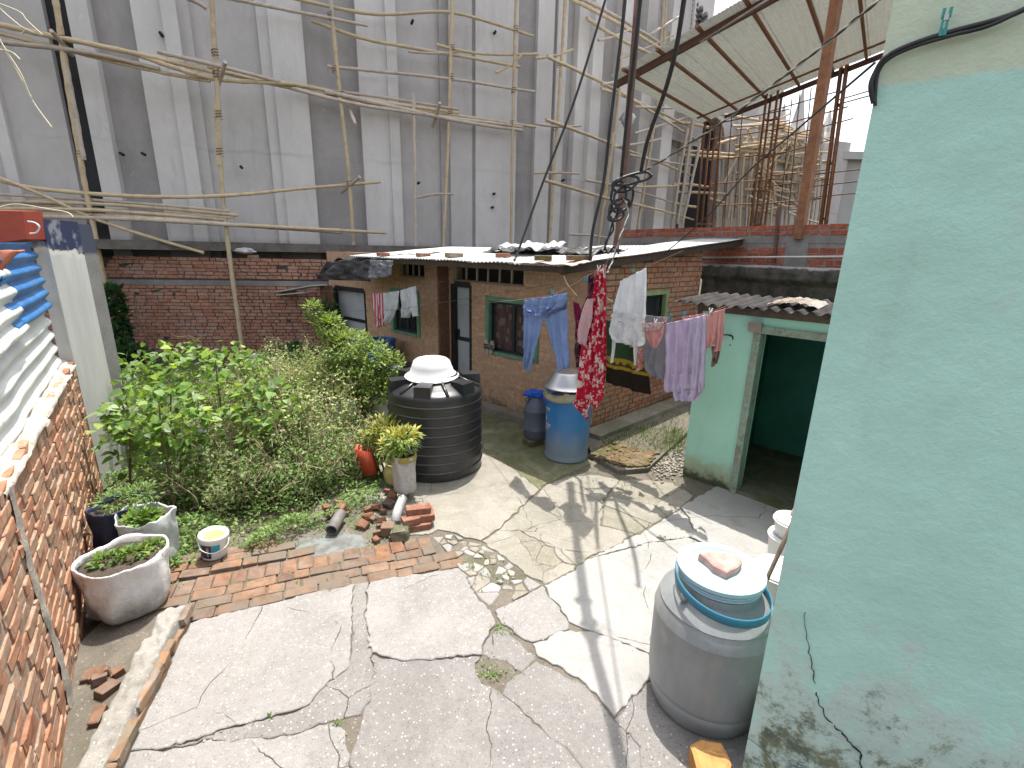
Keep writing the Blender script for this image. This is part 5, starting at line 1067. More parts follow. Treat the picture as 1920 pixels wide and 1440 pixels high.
a_, b_ = YP(1436, 1090, 2.78), YP(1500, 950, 2.9); mb = MB(); mb.tube([a_+(a_-b_)*.5, a_, b_, b_+(b_-a_)*.3], .014, 8); o = obj('wooden_stick', mb, M('old_stick', (.28, .20, .15), (.18, .13, .10), 9, .8, .4), None, smooth=True, loc=a_); tag(o, 'wooden stick leaning between the grey barrel and the green corner', 'stick')
# ---- blue drum by the house corner
DC = Vector((.735, 5.89, .008)); DR = thing('blue_drum', 'large blue plastic drum with white print near the house corner', 'drum', tuple(DC))
dm = NT('blue_poly'); zz = dm.z(); col = dm.mix(dm.rng(dm.noise(3, 5), .35, .65), (.022, .14, .36), (.03, .17, .40)); col = dm.mix(dm.rng(dm.math('ADD', zz, dm.math('MULTIPLY', dm.noise(4, 6, .7, dm.mapping((1, 1, .4))), .7)), .95, .35, 0, .8), col, (.25, .27, .28)); dm.bump(dm.noise(50, 3), .08, .002); BLU = dm.done(col, .42, 0, .4)
mb = MB(); mb.lathe([(.275, 0), (.286, .01), (.288, .03), (.278, .05), (.28, .10), (.288, .5), (.287, .80), (.284, .86), (.292, .87), (.296, .885), (.292, .90), (.28, .905), (.272, .89), (.27, .80), (0, .80)], DC, 56, cap1=False); db = obj('drum_body', mb, BLU, DR, smooth=True, auto=40)
WPR = M('white_print', (.72, .75, .78), None, 5, .6, 0)
def curved(parent, c, r, a0, a1, z0, z1, mat, name='print', r1=None, slope=0):
    mb = MB(); r1 = r1 or r
    def f(u, v): a = a0+(a1-a0)*u; rr_ = r+(r1-r)*v; return Vector((c.x+rr_*math.cos(a), c.y+rr_*math.sin(a), c.z+z0+(z1-z0)*v+slope*u))
    mb.grid(f, max(2, int(abs(a1-a0)/.08)), 2); return obj(name, mb, mat, parent, fix=False, smooth=True)
A0_ = R(186)
for (z0, h, a1_, step) in ((.665, .026, .42, .055), (.638, .012, .30, .03), (.455, .028, .46, .055), (.425, .014, .40, .032), (.398, .014, .36, .03)):
    a = 0
    while a < a1_:
        w_ = step*rnd(.45, .9); curved(db, DC, .2895, A0_+a, A0_+a+w_, z0, z0+h*rnd(.8, 1), WPR, 'print_stroke'); a += step*1.02
mb = MB(); 
def tri(u, v): a = A0_+.0+(.16*(1-v))*u+.03; return Vector((DC.x+.2895*math.cos(a), DC.y+.2895*math.sin(a), DC.z+.515+.1*v))
mb.grid(tri, 4, 4); obj('print_triangle', mb, WPR, db, fix=False)
# steel basin and sacking on the drum
SAC = M('sacking', (.34, .31, .20), (.26, .23, .14), 9, .9, .4); DKS = M('dark_sack', (.05, .04, .03), (.03, .025, .02), 9, .9, .4)
mb = MB()
def sackf(u, v):
    a = u*6.2832; r_ = .05+.28*v; z = .925-.0*v-.12*max(0, v-.75)*4*(.4+.6*max(0, math.sin(a*1.0+4.0)))+.02*noise.noise(Vector((u*8, v*5, 0))); return DC+Vector((math.cos(a)*r_*1.02, math.sin(a)*r_*1.02, z))
mb.grid(sackf, 40, 14); o = sheet('sack_cover', mb, SAC, None, .006); o.location = (0, 0, 0); tag(o, 'olive sackcloth covering the blue drum under the steel basin', 'cloth')
ALU = M('aluminium', (.62, .62, .63), (.52, .52, .53), 4, .38, .05, 60, .001, metal=.85)
bc2 = DC+Vector((-.03, .02, .94)); mb = MB(); mb.lathe([(.295, 0), (.30, .008), (.285, .014), (.25, .06), (.19, .17), (.165, .195), (.0, .20)], bc2, 44, cap1=False); o = obj('steel_basin', mb, ALU, None, smooth=True, loc=bc2, auto=40); tag(o, 'dull metal basin upside down on the blue drum', 'basin')
o = obj('dark_bundle', crumple(bc2+Vector((0.0, -.24, -.03)), .055, 8, 3.2, .6), DKS, None, smooth=True, loc=bc2+Vector((0, -.24, -.05))); tag(o, 'dark cloth bundle wedged below the metal basin', 'cloth')
# slate can on bricks beside the drum
CC_ = Vector((.345, 6.32, .085)); CN = thing('milk_can', 'slate grey plastic can beside the blue drum', 'can', tuple(CC_))
SLT = M('slate_poly', (.10, .125, .165), (.085, .10, .135), 3, .42, .08, stains=[((.2, .2, .2), 3, .5, .7, .5, (.4, .05))])
mb = MB(); mb.lathe([(.145, 0), (.16, .02), (.165, .12), (.168, .13), (.172, .135), (.168, .142), (.168, .40), (.174, .408), (.168, .416), (.165, .44), (.13, .53), (.11, .56), (.105, .60), (0, .60)], CC_, 40, cap1=False); obj('can_body', mb, SLT, CN, smooth=True, auto=40)
mb = MB(); mb.tube(smoothpath([CC_+Vector((-.12, -.06, .52)), CC_+Vector((-.16, -.06, .56)), CC_+Vector((-.11, -.07, .60))], 6), .012, 6); obj('handle', mb, SLT, CN, smooth=True)
loose('brick', 0, 0, 0, (.26, .18, .08), .6, 'dark brick under the slate grey can', p=CC_+Vector((-.03, -.06, -.04)), mesh=BVM[2])
BCL = M('blue_cloth', (.02, .10, .50), (.015, .07, .36), 8, .85, .3); o = obj('blue_cloth', crumple(CC_+Vector((-.02, -.02, .63)), .085, 5, 1.9, .65), BCL, None, smooth=True, loc=CC_+Vector((0, 0, .6))); tag(o, 'bright blue cloth bundled on top of the slate can', 'cloth')
mb = MB(); mb.tube([CC_+Vector((.06, -.06, .62)), CC_+Vector((.16, -.16, .5)), CC_+Vector((.21, -.2, .4))], .02, 6); o = obj('blue_strap', mb, BCL, None, smooth=True, loc=CC_+Vector((.1, -.1, .5))); tag(o, 'blue cloth strap hanging between the can and the blue drum', 'strap')
# barrels by the far door
def barrel(name, c, r, h, mat, label, rimmed=True, lidmat=None):
    t_ = thing(name, label, 'drum', tuple(c)); mb = MB(); mb.lathe([(r*.95, 0), (r, .03), (r*.985, h*.3), (r*1.01, h*.32), (r*.985, h*.34), (r*.985, h*.68), (r*1.01, h*.70), (r*.985, h*.72), (r*.98, h-.05), (r*1.02, h-.04), (r*1.02, h), (r*.9, h+.004), (r*.86, h-.03), (0, h-.03)], c, 36, cap1=False); obj('drum_body', mb, mat, t_, smooth=True, auto=40); return t_
dp = V(722, 640, (J0.x, J0.y), -47.5)
ba = V(715, 640, (J0.x+HLN.x*.42, J0.y+HLN.y*.42), -47.5); BLU2 = M('blue_poly2', (.025, .10, .30), (.02, .085, .25), 3, .45, .05, stains=[((.15, .17, .2), 3, .55, .75, .4, None)])
barrel('blue_drum', Vector((ba.x, ba.y, .0)), .27, .92, BLU2, 'tall blue drum beside the far grey door'); bb = V(756, 668, (J0.x+HLN.x*.75, J0.y+HLN.y*.75), -47.5)
b2 = barrel('blue_drum', Vector((bb.x, bb.y, .0)), .17, .66, M('blue_poly3', (.04, .20, .38), (.03, .16, .32), 3, .45, .05), 'small lighter blue drum with dark lid behind the water tank')
mb = MB(); mb.lathe([(.18, .655), (.18, .69), (.0, .70)], Vector((bb.x, bb.y, 0)), 24, cap1=False); obj('lid', mb, BLKP, b2, smooth=True, auto=40)
bd_ = YP(735, 715, 7.0); barrel('blue_drum', Vector((bd_.x, bd_.y, 0)), .22, .72, M('blue_poly4', (.06, .12, .24), (.05, .10, .2), 3, .5, .05), 'dull blue drum half hidden between tank and shrub')
be = G(722, 770, .0); be = YP(720, 760, 6.4); bucket('white_bucket', Vector((be.x-.02, be.y, .02)), .13, .16, .62, M('greywhite_poly', (.52, .53, .53), (.44, .45, .45), 3, .5, .05), 'greyish white tub behind the black water tank', False)
bf = V(743, 668, (J0.x+HLN.x*1.0, J0.y+HLN.y*1.0), -47.5); mb = MB(); mb.lathe([(.06, -.02), (.085, 0), (.09, .03), (.08, .035), (.06, .01), (0, .01)], Vector((bf.x, bf.y, .69)), 24, cap1=False); o = obj('white_bowl', mb, WHP, None, smooth=True, loc=Vector((bf.x, bf.y, .67))); tag(o, 'small white bowl resting by the small blue drum lid', 'bowl')
# shoes hung at the window corner
sp_ = V(922, 650, (W0.x, W0.y), -47.5)+HLN*.06
SHO = thing('sandals', 'pair of pale soled sandals propped on the window sill corner', 'shoes', tuple(sp_)); SOL = M('shoe_sole', (.48, .42, .36), (.36, .31, .26), 12, .8, .2)
for k, dx in enumerate((-.055, .055)):
    mb = MB(); rot = B3L@Matrix.Rotation(R(12*(1 if k else -1)), 3, 'Y'); pts = []
    for j in range(20):
        a = j/20*6.283; pts.append((.045*math.cos(a)*(1.15 if math.sin(a) > 0 else .9), .125*math.sin(a)))
    v0 = [sp_+HL*dx+rot@Vector((x, -.012, y)) for x, y in pts]; v1 = [sp_+HL*dx+rot@Vector((x, .012, y)) for x, y in pts]
    mb.add(v0+v1, [tuple(range(20)), tuple(range(39, 19, -1))]+[(i, (i+1) % 20, 20+(i+1) % 20, 20+i) for i in range(20)]); s_o = obj('sole', mb, SOL, SHO)
    for zz in (-.03, .0, .035):
        mb = MB(); mb.tube(smoothpath([sp_+HL*dx+rot@Vector((-.045, -.01, zz)), sp_+HL*dx+rot@Vector((0, -.045, zz+.015)), sp_+HL*dx+rot@Vector((.045, -.01, zz))], 5), .009, 6); obj('sandal_strap', mb, BLACKP, s_o, smooth=True)
# ---- sacks with plants, paint pail
SKW = M('woven_sack', (.74, .73, .72), (.60, .59, .58), 5, .5, .7, 20, .012, fine=.03, stains=[((.16, .14, .12), 3, .3, .6, .8, (.24, .06)), ((.6, .6, .6), 6, .55, .7, .4, None)])
SOILP = M('pot_soil', (.09, .07, .05), (.05, .04, .03), 14, .95, .8, 40, .02)
def sackpot(name, c, r0, r1, h, mat, label, lean=(0, 0), fold=.02, seed=0, cat='grow bag', rimw=.03):
    t_ = thing(name, label, cat, tuple(c)); mb = MB(); N = 110
    prof_ = [(.72, 0), (.93, .04), (1.0, .12), (1.02, .22), (1.01, .32), (.99, .42), (.985, .52), (.98, .62), (.97, .72), (.97, .82), (.985, .9), (1.0, .96), (1.005, 1.0), (.985, 1.03), (.95, 1.0), (.93, .95), (.92, .9)]
    o0 = len(mb.v)
    for (k, zf) in prof_:
        for j in range(N):
            a = j/N*6.2832; bb_ = r0+(r1-r0)*zf; w_ = 1+fold/bb_*(math.sin(a*5+seed+zf*2)*.5+1.6*noise.noise(Vector((math.cos(a)*2+seed, math.sin(a)*2, zf*3))))
            w_ += .018*noise.noise(Vector((math.cos(a)*9+seed, math.sin(a)*9, zf*2.2)))+.012*abs(noise.noise(Vector((math.cos(a)*16, math.sin(a)*16+seed, zf*7))))+(.13*noise.noise(Vector((math.cos(a)*1.5+seed, math.sin(a)*1.5, 9))) if zf > .8 else 0)
            z = h*zf+((.03*h*noise.noise(Vector((math.cos(a)*5, math.sin(a)*5, seed+2))) if zf > .85 else 0))+(.09*h*noise.noise(Vector((math.cos(a)*1.2, math.sin(a)*1.2, seed+4)))*(zf > .6))
            mb.v.append(Vector(c)+Vector((math.cos(a)*bb_*k*w_+lean[0]*zf, math.sin(a)*bb_*k*w_+lean[1]*zf, z)))
    for i in range(len(prof_)-1):
        for j in range(N): a = o0+i*N+j; b = o0+i*N+(j+1) % N; mb.f.append((a, b, b+N, a+N))
    mb.f.append(tuple(o0+j for j in reversed(range(N)))); obj('sack', mb, mat, t_, smooth=True)
    sm = MB()
    def sf(u, v): a = u*6.2832; r_ = r1*.93*v; return Vector(c)+Vector((math.cos(a)*r_+lean[0], math.sin(a)*r_+lean[1], h*.92+.025*noise.noise(Vector((math.cos(a)*v*4, math.sin(a)*v*4, seed)))))
    sm.grid(sf, 24, 6); obj('soil', sm, SOILP, t_, smooth=True); return t_
sA = G(215, 1195, 0); SA = sackpot('sack_planter', Vector((-2.79, 3.0, 0)), .235, .27, .42, SKW, 'large low white woven sack of soil with seedlings by the kerb', (0, 0), .02, 1)
SB = sackpot('sack_planter', Vector((-2.98, 3.48, 0)), .17, .20, .46, M('sack_green', (.42, .47, .45), (.50, .52, .50), 4, .75, .5, 45, .006, stains=[((.10, .22, .22), 3, .5, .7, .6, (.3, .1))]), 'tall whitish sack with a green lower half behind the big white sack', (0, 0), .02, 3)
SCn = sackpot('sack_planter', Vector((-3.32, 3.62, 0)), .17, .20, .46, M('sack_navy', (.03, .045, .10), (.02, .03, .07), 4, .5, .4), 'dark blue plastic bag planter with marigolds against the brick wall', (0, 0), .02, 6)
PKC = G(388, 1052, .03); PKC = Vector((PKC.x, PKC.y+.1, .03)); tilt = Matrix.Rotation(R(7), 3, 'Y')
PK = thing('paint_pail', 'white paint pail with teal and purple label standing on the brick path', 'bucket', tuple(PKC))
mb = MB(); mb.lathe([(.093, 0), (.096, .008), (.108, .165), (.112, .168), (.116, .175), (.116, .20), (.112, .206), (.106, .203), (.105, .19), (0, .188)], PKC, 44, cap1=False, rot=tilt); pb0 = obj('pail_body', mb, WHP, PK, smooth=True, auto=40)
def plab(a0, a1, z0, z1, mat, nm='label_panel', r_off=.0012):
    mb = MB()
    def f(u, v): a = a0+(a1-a0)*u; z = z0+(z1-z0)*v; r_ = .096+(.108-.096)*(z/.165)+r_off; return PKC+tilt@Vector((r_*math.cos(a), r_*math.sin(a), z))
    mb.grid(f, 10, 3); obj(nm, mb, mat, pb0, fix=False, smooth=True)
PUR = M('label_purple', (.05, .03, .09), None, 9, .4, 0); TEA = M('label_teal', (.03, .34, .46), None, 9, .4, 0); WLB = M('label_white', (.55, .55, .55), None, 9, .4, 0)
plab(R(244), R(290), .02, .15, PUR); plab(R(210), R(243), .06, .14, TEA); plab(R(291), R(325), .075, .15, TEA); plab(R(232), R(243.5), .015, .06, M('label_green', (.08, .28, .25)))
for k in range(6): plab(R(272+rnd(-3, 1)), R(276+rnd(0, 5)), .045+k*.015, .054+k*.015, WLB, 'label_script', .0024)
mb = MB(); mb.lathe([(.0, .1895), (.104, .1895)], PKC, 32, cap0=False, cap1=False, rot=tilt); obj('paint_surface', mb, M('paint_scum', (.36, .33, .17), (.28, .26, .12), 8, .5, .1), PK)
mb = MB(); mb.tube(smoothpath([PKC+tilt@Vector((-.095, -.065, .165)), PKC+tilt@Vector((-.02, -.135, .125)), PKC+tilt@Vector((.07, -.12, .10)), PKC+tilt@Vector((.125, -.03, .12)), PKC+tilt@Vector((.112, .03, .165))], 8), .004, 6); obj('bail_handle', mb, WHP, PK, smooth=True)
# potted crotons: sack, jar, red tin, clear bag
SKP = Vector((-1.12, 4.66, .09)); SK = sackpot('sack_planter', SKP, .115, .125, .42, M('sack_pale', (.56, .52, .50), (.48, .45, .43), 5, .8, .6, 40, .008), 'upright pale sack planter standing on bricks, holding the yellow plant', (0, 0), .012, 9)
mb = MB(); mb.lathe([(.128, .37), (.132, .38), (.131, .43), (.12, .435)], SKP, 28, cap0=False, cap1=False); obj('yellow_hem', mb, M('hem_yellow', (.42, .33, .10)), SK, smooth=True)
JR = Vector((-1.28, 4.92, .05)); mb = MB(); mb.lathe([(.09, 0), (.125, .04), (.14, .13), (.12, .20), (.10, .23), (.11, .25), (.09, .25), (.08, .2), (0, .2)], JR, 30, cap1=False); o = obj('clay_jar', mb, M('jar_yellow', (.42, .38, .15), (.34, .30, .12), 5, .4, .1), None, smooth=True, loc=JR); tag(o, 'dull yellow glazed jar half hidden behind the pale sack', 'jar')
mb = MB(); RT_ = YP(688, 862, 4.95); rot_ = Matrix.Rotation(R(-14), 3, 'Y'); 
for sgn in (0,):
    pts = [(-.07, -.05, -.17), (.07, -.05, -.17), (.07, .05, -.17), (-.07, .05, -.17), (-.075, -.05, .17), (.075, -.055, .10), (.075, .05, .10), (-.075, .05, .19)]
    mb.add([RT_+rot_@Vector(q) for q in pts], [(0, 3, 2, 1), (0, 1, 5, 4), (1, 2, 6, 5), (2, 3, 7, 6), (3, 0, 4, 7)])
o = sheet('red_tin', mb, M('red_tin', (.50, .08, .035), (.42, .06, .03), 5, .35, .1), None, .006); tag(o, 'red cut open tin planter leaning among the potted plants', 'planter')
CB = YP(645, 790, 6.1); CBG = sackpot('sack_planter', Vector((CB.x, CB.y, 0)), .14, .16, .62, M('milky_bag', (.44, .50, .50), (.30, .42, .43), 5, .45, .4, stains=[((.08, .32, .36), 3, .5, .7, .7, (.6, .2))]), 'milky white and teal bag planter below the tall shrub', (0, 0), .015, 12)
CB2 = YP(625, 770, 6.5); sackpot('sack_planter', Vector((CB2.x, CB2.y, 0)), .13, .15, .60, M('grey_bag', (.33, .33, .33), (.25, .25, .25), 5, .6, .4), 'grey bag planter behind the milky white one', (0, 0), .015, 15)
# ---- brick stack, pipes, rubble at the drain
for k, (px, py, z, yw, ln) in enumerate(((785, 985, .035, .35, .24), (795, 968, .10, .3, .2), (770, 975, .10, .5, .16), (785, 955, .16, .25, .24), (800, 960, .10, .4, .12))):
    nm = ('bottom brick of the little stack under the pale sack', 'second layer brick of the stack under the pale sack', 'brick in the stack touching the silver pipe', 'top brick of the stack directly under the pale sack', 'half brick at the right end of the stack')[k]
    p = G(px, py, z); loose('brick', 0, 0, 0, (ln, .11, .065), yw, nm, vi=k, p=p)
loose('brick', 0, 0, 0, (.12, .12, .10), .1, 'squarish dark brick left of the concrete lump by the drain', p=G(728, 992, .05), mesh=BV[2]); loose('concrete_lump', 0, 0, 0, (.16, .14, .10), .1, 'earthy concrete lump under the silver pipe end', 'concrete lump', p=G(750, 1000, .05), mesh=brickvars(C_DARK, 'lump', .12, .1, 2)[0])
PIPS = M('pipe_silver', (.42, .42, .41), (.33, .33, .32), 8, .3, .1, stains=[((.2, .19, .17), 12, .5, .65, .5, None)])
mb = MB(); p0_ = G(745, 958, .14); mb.tube(smoothpath([p0_+Vector((.01, .2, .03)), p0_+Vector((0, .06, .0)), p0_+Vector((0, -.03, -.02)), p0_+Vector((0, -.07, -.07))], 6), .045, 14); o = obj('drain_pipe', mb, PIPS, None, smooth=True, loc=p0_); tag(o, 'silvery elbow pipe poking out beside the brick stack', 'pipe')
PIPG = M('pipe_grey', (.20, .19, .18), (.13, .12, .115), 8, .6, .2)
p1_ = G(630, 990, .06); mb = MB(); n_ = 18; mb.lathe([(.056, .0), (.056, .26), (.046, .26), (.044, 0.02), (0, .02)], p1_+Vector((-.03, .22, .02)), 20, cap1=False, rot=Matrix.Rotation(R(-98), 3, 'X').inverted()@Matrix.Rotation(0, 3, 'Z') if False else Matrix.Rotation(R(95), 3, 'X')); o = obj('drain_pipe', mb, PIPG, None, smooth=True, loc=p1_, auto=40); tag(o, 'open grey drain pipe end above the puddle', 'pipe')
rr = random.Random(5); rub = []
spots = [(612, 952, .04), (636, 946, .05), (650, 960, .04), (640, 952, .09), (690, 955, .03), (705, 950, .05), (718, 958, .04), (700, 972, .03), (715, 975, .06), (690, 968, .03), (728, 945, .05), (735, 930, .06), (726, 920, .05), (680, 985, .02), (708, 1000, .02), (735, 1008, .02), (760, 1012, .01), (705, 1012, .02), (620, 965, .03)]
RBM = brickvars(brickmat('brick_rubble', [(.26, .12, .07), (.19, .11, .075), (.30, .15, .08), (.14, .11, .085)], [((.12, .1, .07), 8, .5, .7, .5, None)]), 'rubble', .12, .12, 6)
def rubname(k):
    grp = lambda q: 0 if q[0] < 660 else 3 if q[0] > 722 and q[1] < 950 else 2 if q[1] > 980 else 1
    g_ = grp(spots[k]); mates = sorted([q for q in spots if grp(q) == g_]); n_ = mates.index(spots[k])
    o_ = ('first', 'second', 'third', 'fourth', 'fifth', 'sixth', 'seventh', 'eighth')[n_]
    return o_+' from the left of '+('the brick chunks behind the open grey pipe', 'the brick chunks heaped between the two pipes', 'the brick chunks at the edge of the brick path', 'the brick chunks behind the silvery pipe')[g_]
for k, (px, py, z) in enumerate(spots):
    p = G(px, py, z); o = bpy.data.objects.new('broken_brick', RBM[k % 6]); COL.objects.link(o); s_ = rr.uniform(.45, 1.0)
    M4 = (Matrix.Rotation(rr.uniform(0, 3), 3, 'Z')@Matrix.Rotation(rr.uniform(-.5, .5), 3, 'X')@Matrix.Diagonal((.12*s_, .09*s_, .065*s_))).to_4x4(); M4.translation = p; o.matrix_world = M4
    tag(o, rubname(k), 'brick', 'brick rubble by the drain')
p = G(1241, 1007, .015); o = obj('stone', crumple(p, .032, 4, 1.2, .7), STONE, None, loc=p-Vector((0, 0, .015))); tag(o, 'small pale stone alone on the concrete near the barrel', 'stone')
# ================================================================== WASHING
LA = -39
P1, P2, P3_, PBK = (.15, 5.56), (1.21, 5.5), (1.25, 5.95), (J0.x+HLN.x*.75, J0.y+HLN.y*.75)
WIRE = M('line_wire', (.10, .10, .10), None, 5, .5, 0); CORD = M('line_cord', (.30, .2, .15), None, 5, .8, 0)
def line(name, label, pts, r=.0035, mat=None):
    mb = MB(); mb.tube(smoothpath(pts, 8), r, 5); o = obj(name, mb, mat or CORD, None, smooth=True, loc=Vector(pts[0]), fix=False); return tag(o, label, 'clothes line')
def q1(x, y): return V(x, y, P1, LA)
def q2(x, y): return V(x, y, P2, LA)
def q3(x, y): return V(x, y, P3_, LA)
def qb(x, y): return V(x, y, PBK, -47.5)
line('clothes_line', 'clothes line carrying the blue leggings and red dress', [V(860, 572, (W0.x, W0.y), -47.5)+HLN*.05, q1(985, 561), q1(1045, 549), q1(1100, 518), q1(1130, 502), q1(1150, 470)])
line('clothes_line', 'clothes line carrying the lilac shawl and small pink garment', [q2(1140, 600), q2(1206, 608), q2(1247, 607), q2(1290, 600), q2(1324, 590), q2(1364, 578), q2(1410, 560)])
line('clothes_line', 'clothes line carrying the grey cloth and pink towel', [q3(1130, 575), q3(1211, 591), q3(1259, 596), q3(1290, 594), q3(1326, 587), q3(1366, 572)])
line('clothes_line', 'upper clothes line carrying the white blouse', [q2(1090, 545), q2(1162, 527), q2(1195, 508), q2(1213, 500), q2(1280, 470)], .003)
line('clothes_line', 'wire line across the back yard in front of the far door', [qb(585, 578)+HLN*.6, qb(640, 582)+HLN*.5, qb(730, 578)+HLN*.5, qb(790, 576)+HLN*.4, V(985, 545, (W0.x, W0.y), -47.5)+HLN*.4, q1(1100, 520)], .003, WIRE)
line('clothes_line', 'wire carrying the striped towel and white clothes', [qb(600, 545), qb(697, 550), qb(745, 545), qb(782, 535), qb(830, 528)], .003, WIRE)
def garment(name, label, cat, panels, mat, qf, amp=.022, fq=3.0, seed=0.0, th=.002, off=0.0, extra=None):
    """panels: list of (left edge px list, right edge px list) in the hanging plane"""
    nrm = Vector((math.cos(R(LA)), -math.sin(R(LA)), 0)); nrm = nrm if nrm.y < 0 else -nrm
    base = qf(*panels[0][0][0]); mb = MB()
    for k, pn in enumerate(panels):
        Lp = smoothpath([qf(*p) for p in pn[0]], 8); Rp = smoothpath([qf(*p) for p in pn[1]], 8); sd = seed+k*1.7; a_ = pn[2] if len(pn) > 2 else amp; f_ = pn[3] if len(pn) > 3 else fq
        def at(Pl, t): i = min(int(t*(len(Pl)-1)), len(Pl)-2); return Pl[i].lerp(Pl[i+1], t*(len(Pl)-1)-i)
        def f(u, v):
            p = at(Lp, v).lerp(at(Rp, v), u); w_ = a_*(.55+.45*min(1, v*1.6))*1.25
            return p+nrm*(off+k*.012+w_*math.sin(u*f_*6.283+sd+.9*noise.noise(Vector((v*3, sd, 0)))*2)+w_*.8*noise.noise(Vector((u*4, v*5, sd+3)))+w_*.45*math.sin(u*f_*15.1+sd*2+v*2.3)*(.3+.7*v)+w_*.35*noise.noise(Vector((u*11, v*16, sd+8))))
        mb.grid(f, 48, 44)
    o = obj(name, mb, mat, None, smooth=True, loc=base, fix=False); md = o.modifiers.new('t', 'SOLIDIFY'); md.thickness = th; md.offset = 0
    return tag(o, label, cat)
def heather(n, col): return n.mix(n.rng(n.noise(90, 3, .6), .4, .65, 0, .4), col, (.10, .15, .30))
BLUE = clothmat('cloth_bluegrey', (.22, .30, .52), (.18, .255, .46), .15, heather)
garment('blue_leggings', 'blue grey leggings hanging by their folded waistband', 'trousers', [([(985, 562), (983, 592)], [(1065, 549), (1064, 592)], .014, 4), ([(983, 585), (984, 640), (983, 692)], [(1021, 590), (1010, 640), (995, 696)], .016, 2), ([(1020, 592), (1034, 640), (1047, 696)], [(1066, 580), (1067, 640), (1070, 688)], .016, 2), ([(986, 564), (985, 578), (998, 584), (1010, 592)], [(1066, 551), (1063, 572), (1048, 582), (1030, 594)], .022, 5)], BLUE, q1, seed=1)
def flower(c_fl, c_lf, sc):
    def f(n, col):
        d = n.n('ShaderNodeVectorMath', operation='ADD'); nz = n.n('ShaderNodeTexNoise'); nz.inputs['Scale'].default_value = sc*1.6; n.l(n.pos, nz.inputs['Vector']); s_ = n.n('ShaderNodeVectorMath', operation='SCALE'); s_.inputs['Scale'].default_value = .12; n.l(nz.outputs['Color'], s_.inputs[0]); n.l(n.pos, d.inputs[0]); n.l(s_.outputs[0], d.inputs[1])
        v = n.n('ShaderNodeTexVoronoi'); v.inputs['Scale'].default_value = sc; n.l(d.outputs[0], v.inputs['Vector'])
        sub = n.n('ShaderNodeVectorMath', operation='SUBTRACT'); n.l(d.outputs[0], sub.inputs[0]); n.l(v.outputs['Position'], sub.inputs[1]); sp = n.n('ShaderNodeSeparateXYZ'); n.l(sub.outputs[0], sp.inputs[0])
        an = n.math('ARCTAN2', sp.outputs[2], n.math('ADD', sp.outputs[0], n.math('MULTIPLY', sp.outputs[1], -.6))); pet = n.math('ABSOLUTE', n.math('SINE', n.math('MULTIPLY', an, 3.0)))
        rad = n.math('ADD', n.math('MULTIPLY', pet, .28), .16); fl = n.rng(n.math('SUBTRACT', v.outputs['Distance'], rad), -.02, .03, 1, 0)
        w2_ = n.n('ShaderNodeTexVoronoi'); w2_.inputs['Scale'].default_value = sc*2.6; n.l(n.mapping((1, 1, .55), (.5, .3, .8)), w2_.inputs['Vector']); lf = n.rng(w2_.outputs['Distance'], .26, .32, 1, 0)
        return n.mix(fl, n.mix(lf, col, c_lf), c_fl)
    return f
REDF = clothmat('cloth_redfloral', (.50, .018, .05), (.42, .012, .04), .2, flower((.66, .55, .50), (.60, .42, .40), 10.5))
garment('red_dress', 'long red dress with white flowers hanging in the middle of the washing', 'dress', [([(1120, 503), (1112, 560), (1096, 620), (1086, 690), (1082, 740), (1078, 758), (1096, 778)], [(1135, 503), (1137, 560), (1137, 640), (1134, 700), (1124, 740), (1108, 762), (1102, 788)], .02, 2.2), ([(1124, 506), (1118, 600), (1108, 700), (1104, 752)], [(1136, 505), (1138, 600), (1136, 700), (1134, 744), ], .022, 1.8), ([(1106, 745), (1108, 752)], [(1133, 742), (1121, 766)], .005, 1)], REDF, q1, seed=2)
DKF = clothmat('cloth_darkfloral', (.035, .02, .028), (.05, .022, .03), .1, flower((.33, .10, .13), (.16, .05, .07), 15))
garment('dark_dress', 'dark floral dress hanging between the leggings and the red dress', 'dress', [([(1096, 512), (1090, 550), (1076, 600), (1068, 640), (1069, 690)], [(1106, 516), (1112, 560), (1116, 620), (1113, 660), (1108, 688)], .028, 2.6)], DKF, q1, seed=4, off=-.06)
MAR = clothmat('cloth_maroon', (.22, .02, .06)); garment('maroon_cloth', 'narrow maroon cloth glimpsed between leggings and dark dress', 'cloth', [([(1063, 565), (1066, 610), (1066, 640)], [(1074, 572), (1078, 590), (1076, 620)])], MAR, q1, .01, 1, off=-.1)
garment('navy_cloth', 'navy cloth hanging behind the lower part of the red dress', 'cloth', [([(1070, 600), (1069, 680), (1068, 712)], [(1092, 600), (1094, 680), (1092, 716)])], clothmat('cloth_navy', (.035, .035, .10)), q1, .015, 1, off=-.14)
garment('pale_pink_cloth', 'pale pink cloth peeping out left of the red dress', 'cloth', [([(1106, 560), (1090, 600), (1087, 640)], [(1118, 560), (1112, 600), (1100, 650)])], clothmat('cloth_palepink', (.62, .40, .42)), q1, .012, 1, off=.03)
WHT = clothmat('cloth_white', (.84, .84, .84), (.78, .78, .79), .28)
garment('white_blouse', 'white blouse with dangling ties pegged at a slant', 'blouse', [([(1163, 527), (1155, 560), (1150, 585), (1146, 594)], [(1212, 502), (1212, 550), (1211, 590), (1207, 600)], .014, 4), ([(1150, 584), (1143, 605), (1140, 625), (1150, 640)], [(1208, 590), (1207, 625), (1206, 645), (1196, 650)], .026, 3), ([(1150, 622), (1149, 660), (1147, 681)], [(1160, 615), (1155, 655), (1152, 679)], .006, 1), ([(1190, 625), (1192, 660), (1193, 684)], [(1202, 625), (1199, 660), (1197, 684)], .006, 1)], WHT, q2, seed=3)
